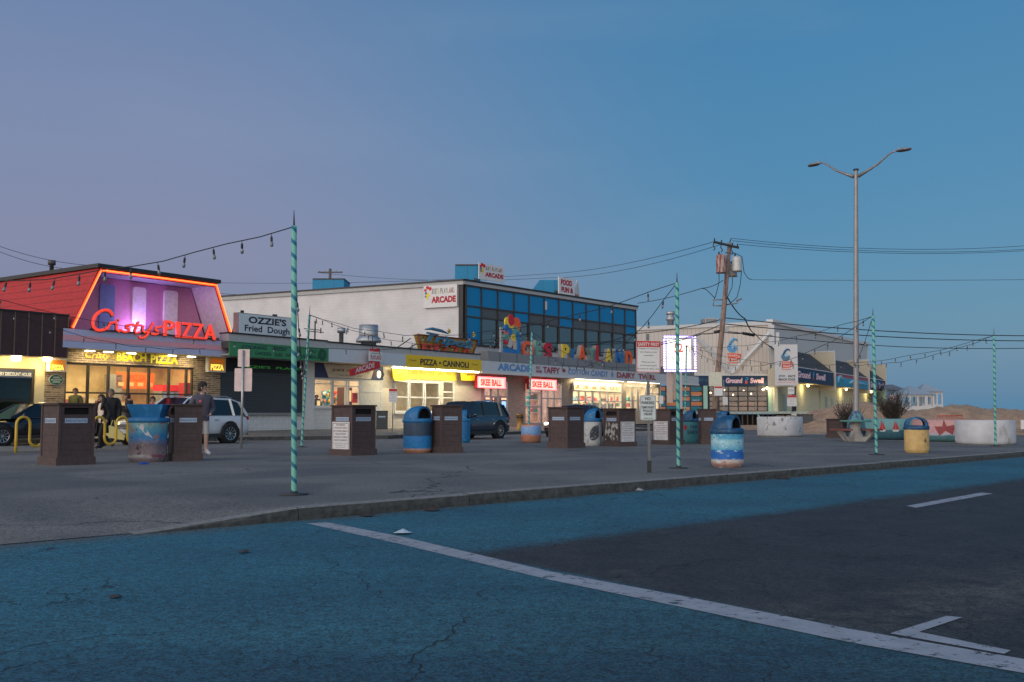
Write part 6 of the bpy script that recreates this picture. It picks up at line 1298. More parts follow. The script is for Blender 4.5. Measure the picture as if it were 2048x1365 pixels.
tt, r, h = planter(1893, 884, 130, 840, bands('starfish_mural', [(0, s2l(60, 90, 90, 1.3)), (.22, s2l(52, 100, 108, 1.3)), (.3, s2l(150, 150, 160, 1.4)), (.42, s2l(168, 130, 136, 1.3)), (.7, s2l(170, 130, 126, 1.3)), (.98, s2l(150, 120, 124, 1.3))], .95, .05, 1.6), 'pinkish planter painted with a red starfish')
st = [((.40 if i % 2 == 0 else .11)*math.cos(PI/2+PI*i/5+.1)-.02-r*.42, (.40 if i % 2 == 0 else .11)*math.sin(PI/2+PI*i/5+.1)*.85+.52) for i in range(10)]
wrap_mesh(st, r, M('starfish_red', s2l(150, 66, 70, .9), .6, var=.3, sc=20), tt, 'starfish')
tt, r, h = planter(1062, 886, 40, 850, bands('orange_blue_mural', [(0, s2l(120, 90, 70, 1.3)), (.3, s2l(150, 92, 66, 1.3)), (.42, s2l(90, 130, 170, 1.4)), (.7, s2l(110, 140, 180, 1.4)), (.78, s2l(170, 110, 80, 1.3)), (.97, s2l(150, 130, 110, 1.3))], .85, .12, 3), 'small orange and blue painted planter behind a striped pole')
o = thing('bollard', 'brassy brown bollard on the sidewalk behind the navy car', 'bollard', G(1040, 867), 0); MB().lathe([(.28, 0), (.28, .04), (.19, .06), (.19, 1.0), (.21, 1.02), (.21, 1.08), (0, 1.12)], 24).build('post', M('brass_brown', s2l(130, 100, 56, 1.3), .4, .4, var=.2), o)
MB().lathe([(.22, .85), (.22, .93)], 24).build('band', m_dark, o)
# ---- yellow wave rack
a = G(31, 906); b = G(292, 897); dr = (b-a); Lr = dr.length; dr.normalize(); pts = []; per = .80; n = int(Lr/per*20)
zt, zb_, rr = .98, .16, .19
path = [(0, -.0)]
x = 0; up = True
while x < Lr-per/2:
    if up: path += [(x, zb_+rr), (x, zt-rr)]+[(x+per/4-per/4*math.cos(q), zt-rr+rr*math.sin(q)) for q in [PI*i/8 for i in range(1, 8)]]+[(x+per/2, zt-rr), (x+per/2, zb_+rr)]
    else: path += [(x+per/4-per/4*math.cos(q), zb_+rr-rr*math.sin(q)) for q in [PI*i/8 for i in range(1, 8)]]
    x += per/2; up = not up
path.append((x, 0) if not up else (x, 0))
mb = MB().tube([(a.x+dr.x*u_, a.y+dr.y*u_, z_) for u_, z_ in path], .038, 10)
tag(mb.build('wave_bike_rack', m_yel), 'yellow wavy bicycle rack behind the nearest brown bins', 'bicycle rack')
# ---- picnic table
P0 = G(1712, 884); d = P0.y; k = d/FP
pt = thing('picnic_table', 'round green topped concrete picnic table with curved red benches', 'picnic table', Vector((P0.x*(1+.6/P0.y), P0.y+.6, 0)), .2)
ht = (886-842)*k*.97; rt = 30*k
MB().lathe([(0, ht-.07), (rt, ht-.07), (rt+.01, ht-.04), (rt, ht), (0, ht)], 32).build('table_top', M('sea_green_top', s2l(66, 112, 104, 1.4), .7), pt)
MB().lathe([(.2, 0), (.17, ht*.5), (.22, ht-.071)], 8, smooth=False).build('pedestal', m_conc, pt)
rb = 44*k
for q in (0, 1, 2, 3):
    an = q*PI/2+.35; A0 = [(math.cos(an+s_)*rr_, math.sin(an+s_)*rr_) for rr_, rng in ((rb+.15, (-.55, -.28, 0, .28, .55)), (rb-.13, (.55, .28, 0, -.28, -.55))) for s_ in rng]
    MB().slab(A0, .43, .49).build('bench_seat', M('dull_red_bench', s2l(104, 58, 52, 1.4), .7), pt)
    ca, sa = math.cos(an), math.sin(an); l = MB(); l.prism([(.12, .0), (.5, .0), (rb+.05, .38), (rb+.1, .429), (rb-.12, .429), (.62, .2), (.32, .16), (.14, .45)], -.07, .07); l.xf(Matrix.Rotation(an, 4, 'Z')); l.build('leg', m_conc, pt)
# ---- street lamp
lpz = D(1711, 340, 40.2).z; L0 = D(1711, 829, 40.2)
sl_ = thing('street_lamp', 'tall grey double armed street lamp rising behind the picnic table', 'street lamp', (L0.x, L0.y, 0), 0)
TL = .0245; sl_.rotation_euler = (0, TL, 0); TR = Matrix.Rotation(-TL, 3, 'Y')
m_pole = M('weathered_aluminium', s2l(136, 136, 138, 1.15), .5, .45, var=.1, sc=3)
MB().lathe([(.125, 0), (.118, 1), (.105, 4), (.08, lpz-.1), (.075, lpz), (0, lpz+.01)], 20).build('pole', m_pole, sl_)
MB().lathe([(.40, .0), (.38, .5), (.34, .82), (.24, 1.04), (.16, 1.16), (.14, 1.2)], 10, smooth=False).build('painted_base', M('mosaic_base', s2l(70, 116, 130, 1.4), .6, kind='spots', p=((.06, .07, .12), .5, .56, 6, (1, 1, 1))), sl_)
MB().lathe([(.11, lpz-.02), (.115, lpz+.03), (0, lpz+.05)], 16).build('cap', m_dark, sl_)
for (px, py, d_, sgn) in ((1640, 327, 41.6, -1), (1793, 303, 38.9, 1)):
    e = TR @ (D(px, py, d_)-Vector((L0.x, L0.y, 0))); s0 = Vector((.08*sgn, -.04*sgn, lpz-.28)); mid = s0.lerp(e, .5); mid.z = s0.z+(e.z-s0.z)*.46
    pts = [s0, s0.lerp(mid, .5)+Vector((0, 0, -.0)), mid, e.lerp(mid, .4)+Vector((0, 0, .09)), e.lerp(mid, .18)+Vector((0, 0, .07)), e]
    arm = MB().tube(pts, [.075, .06, .045, .036, .034, .034], 8).build('arm', m_pole, sl_)
    dv = Vector((e.x-s0.x, e.y-s0.y, 0)).normalized(); q = math.atan2(dv.y, dv.x)
    hd = MB(); hd.ball((.3, 0, 0), (.34, .16, .075), 14).box(-.05, .1, -.05, .05, -.03, .04); hd.v = [(x, y, max(z, -.02)) for x, y, z in hd.v]; hd.xf(Matrix.Translation(e) @ Matrix.Rotation(q, 4, 'Z')); hd = hd.build('lamp_head', m_pole, sl_)
    ln = MB(); ln.slab([(.33+.27*math.cos(2*PI*i/14), .13*math.sin(2*PI*i/14)) for i in range(14)], -.045, -.022); ln.xf(Matrix.Translation(e) @ Matrix.Rotation(q, 4, 'Z')); ln.build('lens', m_dark, hd)
    sn = MB(); sn.tube([(.1, 0, .05), (.1, 0, .12)], .03, 6).tube([(.0, 0, .08), (-.03, .0, .2)], .006, 4).tube([(.2, 0, .08), (.25, .0, .2)], .006, 4).tube([(.1, .02, .08), (.1, .02, .22)], .006, 4); sn.xf(Matrix.Translation(e+Vector((0, 0, .0))) @ Matrix.Rotation(q, 4, 'Z')); sn.build('bird_spikes', m_steel, hd)
# ---- striped light poles
m_spiral = M('teal_spiral_paint', s2l(104, 172, 156, 1.1), .55, kind='spiral', p=(s2l(20, 104, 128, 1.05), .185, .68), var=.1, sc=20)
PT = {}
def spole(key, px, py, xt, yt, ysp, label, rad=.037):
    b = G(px, py); top = D(xt, yt, b.y); sp_ = D(xt, ysp, b.y)
    t = thing('striped_pole', label, 'pole', b, 0, 'teal poles striped with blue that carry the string lights')
    v = top-b; Lh = v.length; q = Vector((0, 0, 1)).rotation_difference(v.normalized())
    mb = MB(); mb.lathe([(rad, .01), (rad, Lh*.5), (rad, Lh-.01), (rad*.7, Lh)], 18); o = mb.build('pole', m_spiral, t); o.rotation_mode = 'QUATERNION'; o.rotation_quaternion = q
    MB().lathe([(0, 0), (.19, 0), (.19, .018), (.05, .022), (.05, .05), (0, .05)], 22).build('base_plate', M('dark_base_plate', (.05, .055, .06), .5, .4), t)
    MB().lathe([(.014, Lh), (.004, Lh+(sp_-top).length)], 6).build('spike', m_dark, o)
    PT[key] = top; return t
spole(1, 588, 990, 588, 452, 421, 'nearest striped pole, standing alone by the raised kerb at left')
spole(2, 603, 895, 619, 630, 611, 'thin leaning striped pole in front of the roller shutter')
spole(3, 1056, 884, 1064, 665, 652, 'thin striped pole before the small painted planter')
spole(4, 1357, 937, 1354, 566, 546, 'tall striped pole in front of the lit flavours box')
spole(5, 1369, 874, 1373, 692, 688, 'thinnest striped pole, behind the tall pole by the flavours box', .035)
spole(6, 1753, 910, 1746, 632, 617, 'striped pole standing right of the picnic table')
spole(7, 1991, 893, 1988, 672, 656, 'striped pole nearest the right edge before the white planter')
# poles of the back row that stand out of view or behind things still carry the cables
PT['b0'] = Vector((-14, 25, 4.2)); PT['bl'] = Vector((-14, 17.5, 4.0)); PT['lamp'] = D(1710, 731, 40.1)
t = thing('striped_pole', 'striped pole at the far left, outside the picture edge', 'pole', (-14, 25, 0), 0, 'teal poles striped with blue that carry the string lights')
MB().lathe([(.035, 0), (.035, 4.2), (.02, 4.21)], 12).build('pole', m_spiral, t); MB().lathe([(.19, 0), (.19, .02), (0, .02)], 16).build('base_plate', M('dark_base_plate', (0, 0, 0)), t)
# ---- string lights
bulb = MB(); bulb.tube([(0, 0, 0), (0, 0, -.06)], .006, 5).lathe([(.018, -.05), (.022, -.07), (.022, -.13), (.017, -.145)], 10).lathe([(.016, -.145), (.03, -.18), (.032, -.205), (.022, -.235), (0, -.243)], 10, 1)
bulb_me = bulb.mesh('light_bulb', [m_wire, M('clear_bulb_glass', (.15, .17, .19), .08, spec=.9, var=0)])
def cable(a, b, sag, nb, label, t0=.05, t1=.97, r=.008, mid=None):
    A, B = PT[a] if not isinstance(a, Vector) else a, PT[b] if not isinstance(b, Vector) else b
    o = thing('string_light', label, 'string lights', A, 0, 'strings of bulbs between the striped poles'); N_ = 22
    f = lambda t: A.lerp(B, t)-Vector((0, 0, sag*4*t*(1-t)))+Vector((0, 0, .02*math.sin(t*37)))
    MB().tube([f(i/N_)-A for i in range(N_+1)], r, 5).build('wire', m_wire, o)
    for i in range(nb):
        t = t0+(t1-t0)*i/(nb-1); q = link('light_bulb', bulb_me, o, loc=f(t)-A); q.rotation_euler = (random.uniform(-.2, .2), random.uniform(-.2, .2), 0); q.scale = (.75,)*3
    return o
cable('bl', 1, .7, 24, 'string of bulbs from the left edge up to the nearest striped pole')
cable('b0', 3, 1.05, 15, 'long sagging string of bulbs across the pizza restaurant and green fascia')
cable(1, 2, 1.9, 14, 'steep bunched string of bulbs hanging right beside the nearest pole')
cable('b0', Vector((-10.2, 33, 3.25)), .5, 8, 'short string of bulbs across the brown metal mansard at left')
cable(2, 3, .75, 11, 'string of bulbs sagging over the silver exhaust fan')
cable(4, 2, .85, 15, 'long string of bulbs crossing the blue panelled upper floor')
cable(4, 3, 1.5, 16, 'drooping string of bulbs over the coloured roof letters')
cable(5, 6, .35, 12, 'string of bulbs crossing the diagonal beams of the surf cafe')
cable(6, 5, 1.15, 19, 'low drooping string of bulbs under the wave emblem and beams')
cable(3, 5, 1.2, 12, 'string of bulbs between the red notice and flavours box')
cable('lamp', 6, .1, 4, 'short string of bulbs from the street lamp up to the pole beside it')
cable(7, 'lamp', .25, 9, 'lower string of bulbs from the rightmost pole to the street lamp')
cable(7, 5, .95, 24, 'longest upper string of bulbs running left from the rightmost pole')
# ---- sign posts
def upost(parent, h, z0=0, m_=m_steel, w=.03, x=0, lean=0): return MB().box(x-w, x+w, .0, .012, z0, h).box(x-w, x-w+.01, .012, .04, z0, h).box(x+w-.01, x+w, .012, .04, z0, h).build('post', m_, parent)
def plate(parent, x0, x1, z0, z1, y=-.01, m_=m_sign, name='plate', r=.03):
    n = 5; pts = []
    for cx, cz, q0 in ((x1-r, z0+r, -PI/2), (x1-r, z1-r, 0), (x0+r, z1-r, PI/2), (x0+r, z0+r, PI)): pts += [(cx+r*math.cos(q0+PI/2*i/n), cz+r*math.sin(q0+PI/2*i/n)) for i in range(n+1)]
    return MB().prism(pts, y, y+.005).build(name, m_, parent)
# safety first / no parking
B_ = G(1299, 946); d = B_.y; k = d/FP
t = thing('safety_sign_post', 'post carrying a safety first plate over a no parking plate', 'sign', B_, .0); zz_ = lambda y: D(1299, y, d).z; xx_ = lambda x: (x-1297)*k
hp = zz_(668); upost(t, hp, .0, x=xx_(1296.5), w=.024, m_=M('dull_post_steel', (.16, .17, .18), .5, .5)); MB().box(xx_(1297)-.035, xx_(1297)+.035, -.02, .05, 0, .22).build('anchor', m_dark, t)
f = plate(t, xx_(1268), xx_(1317), zz_(746), zz_(682), -.012); mb = MB(); x0, x1, z0_, z1_ = xx_(1268), xx_(1317), zz_(746), zz_(682)
frame_rect(mb, x0+.006, x1-.006, z0_+.006, z1_-.006, -.016, -.0125, .012); mb.build('red_border', m_red, f)
MB().box(x0+.012, x1-.012, -.018, -.0161, z1_-.115, z1_-.012).build('red_header', m_red, f); T(f, 'SAFETY FIRST', x0+.03, x1-.03, z1_-.098, z1_-.035, -.02, m_white, bold=.02)
m_pi = M('plate_small_ink', (.10, .06, .06), .6); lines(f, ['Keeping our businesses', 'open depends on your', 'cooperation', '', 'Please practice', 'social distancing &', 'all health & safety rules'], x0+.025, x1-.025, z0_+.03, z1_-.125, -.0135, m_pi, fill=.5, bold=.01)
f.rotation_euler = (0, .02, 0)
f = plate(t, xx_(1279), xx_(1311), zz_(841), zz_(791), -.014, M('pale_green_white', (.55, .62, .62), .5)); x0, x1, z0_, z1_ = xx_(1279), xx_(1311), zz_(841), zz_(791)
mb = MB(); frame_rect(mb, x0+.008, x1-.008, z0_+.008, z1_-.008, -.0175, -.0145, .004); mb.build('border', m_ink, f)
hh = z1_-z0_
for s_, w_, a_, b_ in (('NO', .17, .80, .93), ('PARKING', .40, .64, .76), ('TEMPORARY', .42, .465, .565), ('POLICE', .30, .33, .43), ('ORDER', .27, .195, .295), ('PER ORDER POLICE DEPT', .28, .06, .1)): T(f, s_, (x0+x1)/2-(x1-x0)*w_, (x0+x1)/2+(x1-x0)*w_, z0_+hh*a_, z0_+hh*b_, -.0155, m_ink, bold=.03)
# two blank plates
B_ = G(483, 897); d = B_.y; k = d/FP; t = thing('blank_sign_post', 'post with two blank pinkish plates seen from behind', 'sign', B_, 0); zz_ = lambda y: D(483, y, d).z; xx_ = lambda x: (x-483)*k
MB().tube([(0, -.03, 0), (0, -.03, zz_(701))], .035, 10).build('post', m_steel, t); m_bk = M('bare_sign_back', s2l(176, 160, 160, 1.3), .35, .3)
plate(t, xx_(472), xx_(495.5), zz_(734), zz_(699), .01, m_bk); plate(t, xx_(466), xx_(501), zz_(783), zz_(737), .01, m_bk)
def small_sign(px, py, label, plates, post_top, pr=.025, lean=0, ang=0, red=True):
    B_ = G(px, py); d = B_.y; k = d/FP; t = thing('small_sign_post', label, 'sign', B_, ang); z_ = lambda y: D(px, y, d).z
    MB().tube([(0, 0, 0), (lean, 0, z_(post_top))], pr, 8).build('post', m_steel, t)
    for i, (x0, x1, y0, y1) in enumerate(plates):
        f = plate(t, (x0-px)*k, (x1-px)*k, z_(y1), z_(y0), -.05); a0, a1, b0, b1 = (x0-px)*k, (x1-px)*k, z_(y1), z_(y0)
        if red and i == 0: MB().box(a0+.01, a1-.01, -.056, -.0505, b1-(b1-b0)*.2, b1-.01).build('red_header', m_red, f); lines(f, ['Keeping our businesses', 'open depends on your', 'cooperation', 'Please practice', 'social distancing'], a0+.04, a1-.04, b0+.03, b1-(b1-b0)*.24, -.052, m_pi, fill=.45)
        elif i: T(f, 'STOP', a0+.05, a1-.05, b0+(b1-b0)*.4, b0+(b1-b0)*.7, -.052, m_pi)
    return t
small_sign(785, 872, 'small red headed notice post on the sidewalk by the lit pizza shop', [(777, 794, 778, 805)], 757)
small_sign(1584, 858, 'leaning post behind the white planter with three white plates', [(1575, 1594, 791, 813), (1577, 1590, 775, 789), (1583, 1593, 828, 834)], 772, ang=.0)
small_sign(1449, 858, 'thin pale pole carrying a small blank box before the cafe doors', [(1446, 1456, 794, 810)], 760, red=False, pr=.03)
small_sign(1322, 862, 'thin grey pole with a blank plate left of the flavours box', [(1319, 1327, 792, 808)], 772, red=False)
# ---- utility pole
ub_ = D(1426, 848, 58); ub_.z = 0; utp = D(1459, 487, 58); UP = thing('utility_pole', 'leaning wooden utility pole with crossarm and three transformers', 'utility pole', ub_, 0)
def ul(px, py, dd=0): return D(px, py, 58+dd)-ub_
m_wood = M('weathered_pole_wood', s2l(124, 106, 98, 1.3), .9, kind='spots', p=((.1, .065, .05), .52, .68, 2.2, (3, 3, .5)), var=.25, sc=5, bump=.3)
MB().tube([Vector((0, 0, -.1)), ul(1432, 780), ul(1446, 640), ul(1459, 487)], [.20, .175, .15, .12], 12).build('pole', m_wood, UP)
MB().tube([ul(1427, 484, -.3), ul(1478, 496, -.3)], .075, 4, smooth=False).build('crossarm', M('tarred_crossarm', (.04, .05, .06), .8), UP)
mb = MB()
for px in (1429, 1443, 1465, 1475): a = ul(px, 484+(px-1427)*.24, -.3); mb.tube([a+Vector((0, 0, .08)), a+Vector((0, 0, .22))], .04, 6)
for px in (1428, 1443, 1464): a = ul(px, 484+(px-1427)*.24, -.3); mb.tube([a, a+Vector((-.05, 0, -.22)), a+Vector((.06, 0, -.4)), a+Vector((-.04, 0, -.5))], .035, 6)
mb.build('insulators', M('insulator_brown', (.05, .04, .04), .4), UP)
MB().tube([ul(1459, 487), ul(1462, 478)], .03, 5).build('top_pin', m_dark, UP)
def transf(px, y0, y1, w, m_, dd=-.35, rim=m_dark):
    a = ul(px, y1, dd); h = (y1-y0)/FP*58; r = w/2/FP*58; t = MB().lathe([(0, 0), (r, 0), (r, .05), (r, h-.05), (r*.93, h), (r*.5, h+.06), (0, h+.07)], 20, ctr=(a.x, a.y)); t.v = [(x, y, z+a.z) for x, y, z in t.v]
    o = t.build('transformer', m_, UP); b = MB().lathe([(r+.012, 0), (r+.012, .04)], 20, ctr=(a.x, a.y)).lathe([(.04, h+.05), (.05, h+.2), (.02, h+.22)], 8, ctr=(a.x-.1, a.y)); b.v = [(x, y, z+a.z) for x, y, z in b.v]; b.build('bushing', rim, o)
transf(1442, 511, 547, 19, M('rusty_transformer', s2l(150, 140, 136, 1.3), .7, kind='spots', p=(s2l(120, 50, 38, 1.3), .42, .56, 2.5, (2.6, 2.6, .5)), var=.1)); transf(1474, 515, 544, 19, M('pale_transformer', (.5, .52, .52), .5, .2)); transf(1466, 530, 554, 17, M('dull_transformer', (.33, .33, .33), .6), dd=.35)
m_cbl = m_wire; mb = MB()
for pts in (((1438, 548), (1438, 565), (1432, 590), (1429, 598)), ((1465, 556), (1464, 575), (1455, 595), (1450, 599)), ((1483, 545), (1480, 572), (1474, 595), (1460, 608), (1452, 610)), ((1450, 506), (1470, 507), (1484, 514), (1486, 530), (1488, 545), (1496, 557), (1503, 560)), ((1430, 597), (1412, 579), (1404, 577))):
    mb.tube([ul(x, y, -.4) for x, y in pts], .022, 5)
mb.build('jumper_cables', m_wire, UP)
mb = MB(); mb.tube([ul(1426, 600), ul(1444, 600)], .04, 5).tube([ul(1427, 612), ul(1444, 612)], .04, 5).tube([ul(1428, 598), ul(1426, 612)], .03, 5).tube([ul(1452, 610), ul(1474, 607), ul(1476, 600)], .04, 5).tube([ul(1472, 602), ul(1484, 598)], .05, 5); mb.build('brackets', m_grey, UP)
f = MB().box(-.38, .38, 0, .03, 0, .82); a = ul(1431, 773, -.5); f.xf(Matrix.Translation(a)); f = f.build('notice_plate', M('faded_green_plate', (.5, .53, .42), .6, kind='bands', p=([(0, (.5, .5, .5)), (.5, (.35, .45, .25)), (.7, (.6, .6, .5))], 4, .02, 3)), UP)
f = MB().box(-.24, .24, 0, .03, 0, .55); a = ul(1437, 792, -.52); f.xf(Matrix.Translation(a)); f = f.build('notice_plate', m_sign, UP); MB().box(a.x-.23, a.x+.23, a.y-.006, a.y-.001, a.z+.44, a.z+.54).build('red_header', m_red, f)
f = ul(1440, 665, -.3); MB().box(f.x+.3, f.x+.5, f.y, f.y+.15, f.z, f.z+.3).build('meter_box', m_lgrey, UP)
# overhead wires
def wire(pts, r, label, n=14, sag=0):
    P_ = []
    for (a, b) in zip(pts, pts[1:]):
        for i in range(n): t = i/n; q = a.lerp(b, t); q.z -= sag*4*t*(1-t); P_.append(q)
    P_.append(pts[-1]); return tag(MB().tube(P_, r, 4).build('overhead_wire', m_wire), label, 'wire', 'overhead wires on the utility pole')
W0 = lambda x, y, d=58: D(x, y, d)
wire([W0(1462, 477), W0(2120, 486, 66)], .014, 'topmost thin wire running right from the pole top', sag=.55); wire([W0(1465, 482), W0(2120, 494, 66)], .014, 'second thin wire running right from the pole top', sag=.5); wire([W0(1476, 489), W0(2120, 497, 66)], .014, 'third thin wire running right from the crossarm end', sag=.45)
wire([W0(1503, 560), W0(2120, 559, 64)], .012, 'single thin wire running level to the right below the transformers', sag=.05)
wire([W0(1447, 636), W0(2120, 672, 66)], .028, 'thick upper service wire crossing the cafe roof to the right', sag=.3); wire([W0(1446, 648), W0(2120, 682, 66)], .028, 'thick middle service wire crossing the cafe roof to the right', sag=.3); wire([W0(1445, 662), W0(1800, 694, 62), W0(2120, 695, 66)], .022, 'lowest service wire passing over the stepped awnings', sag=.1)
wire([W0(1428, 484), W0(1100, 548, 92), W0(440, 566, 105)], .016, 'upper of the two wires running left over the arcade roof', sag=.35); wire([W0(1443, 489), W0(1100, 556, 92), W0(640, 546, 104)], .016, 'lower of the two wires running left over the arcade roof', sag=.5)
wire([W0(1446, 561), W0(1404, 577), W0(1275, 607, 70)], .02, 'service drop from the pole to the upper floor corner', sag=.1)
wire([W0(1440, 640), W0(1260, 668, 66), W0(1180, 690, 64)], .025, 'thick cable from the pole towards the coloured letters', sag=.15); wire([W0(1440, 650), W0(1340, 681, 62), W0(1200, 706, 60)], .025, 'lower thick cable from the pole towards the coloured letters', sag=.15)
wire([W0(1452, 590), W0(1490, 638, 62), W0(1510, 668, 80), W0(1545, 694, 96)], .045, 'heavy drooping cable from the pole to the cafe corner', sag=.2)
wire([W0(1437, 664), W0(1405, 668, 60), W0(1320, 690, 62)], .03, 'cable with dark splice left of the pole', sag=.05); o = MB().tube([W0(1486, 667, 58.5), W0(1508, 671, 59)], .09, 8).build('cable_splice', m_dark); tag(o, 'long dark splice case on the cable right of the wooden pole', 'cable splice')
o = MB().tube([W0(1428, 665, 58), W0(1440, 663, 58)], .09, 8).build('cable_splice', m_dark); tag(o, 'short dark splice case on the cable left of the wooden pole', 'cable splice')
wire([W0(1440, 663), W0(1486, 667, 58.5), W0(1545, 672, 90)], .03, 'cable with dark splice right of the pole', sag=.05)
wire([D(-60, 470, 70), D(200, 532, 80), D(480, 590, 92)], .018, 'upper dark wire falling across the sky at the left edge', sag=.5); wire([D(-60, 477, 70), D(200, 540, 80), D(480, 596, 92)], .018, 'lower dark wire falling across the sky at the left edge', sag=.7)
t = thing('distant_utility_pole', 'far utility pole top with crossarm behind the arcade roof', 'utility pole', (D(660, 560, 100).x, 100, 0), 0); z_ = lambda y: D(660, y, 100).z
MB().tube([(0, 0, 0), (0, 0, z_(538))], .14, 8).build('pole', M('dark_far_wood', (.12, .1, .09), .9), t); MB().box(-1.25, 1.25, -.08, .08, z_(546), z_(544)).build('crossarm', M('dark_far_wood', (0, 0, 0)), t)
mb = MB()
for x in (-1.1, -.6, .6, 1.1): mb.tube([(x, 0, z_(544)), (x, 0, z_(541))], .06, 6)
mb.build('insulators', m_lgrey, t)
# litter on the ground
def scrap(px, py, z, w, label, m_, nm, cat):
    p = G(px, py, z); mb = MB(); n = 9; vs = [(w*random.uniform(.7, 1)*math.cos(2*PI*i/n)*.5, w*random.uniform(.5, .9)*math.sin(2*PI*i/n)*.5, random.uniform(.002, .02)) for i in range(n)]+[(0, 0, w*.2)]
    mb.add(vs, [(i, (i+1) % n, n) for i in range(n)]); o = mb.build(nm, m_); o.location = p; tag(o, label, cat)
scrap(806, 1068, RZ+.002, .26, 'crumpled pale blue plastic scrap on the blue road near the white line', M('pale_plastic', (.4, .5, .56), .4), 'plastic_scrap', 'litter'); scrap(287, 929, 0, .3, 'flat blue scrap beside the foot of the flared hood can', M('blue_scrap', (.01, .06, .3), .5), 'blue_scrap', 'litter')
scrap(1276, 981, RZ+.002, .22, 'small pale scrap in the gutter below the no parking post', M('pale_scrap', (.35, .35, .35), .5), 'gutter_scrap', 'litter')
for px, py, w in ((488, 1106, .13), (735, 1033, .2), (230, 1196, .1), (1567, 958, .3), (865, 1022, .25)): scrap(px, py, RZ+.002, w, {488: 'dark leaf scrap on the blue road below the nearest pole', 735: 'dark twig scrap in the gutter near the end of the white line', 230: 'tiny dark scrap on the blue road at lower left', 1567: 'dark scrap in the gutter below the seascape can', 865: 'long dark scrap in the gutter above the plastic scrap'}[px], M('leaf_litter', (.04, .03, .025), .9), 'leaf_scrap', 'litter')
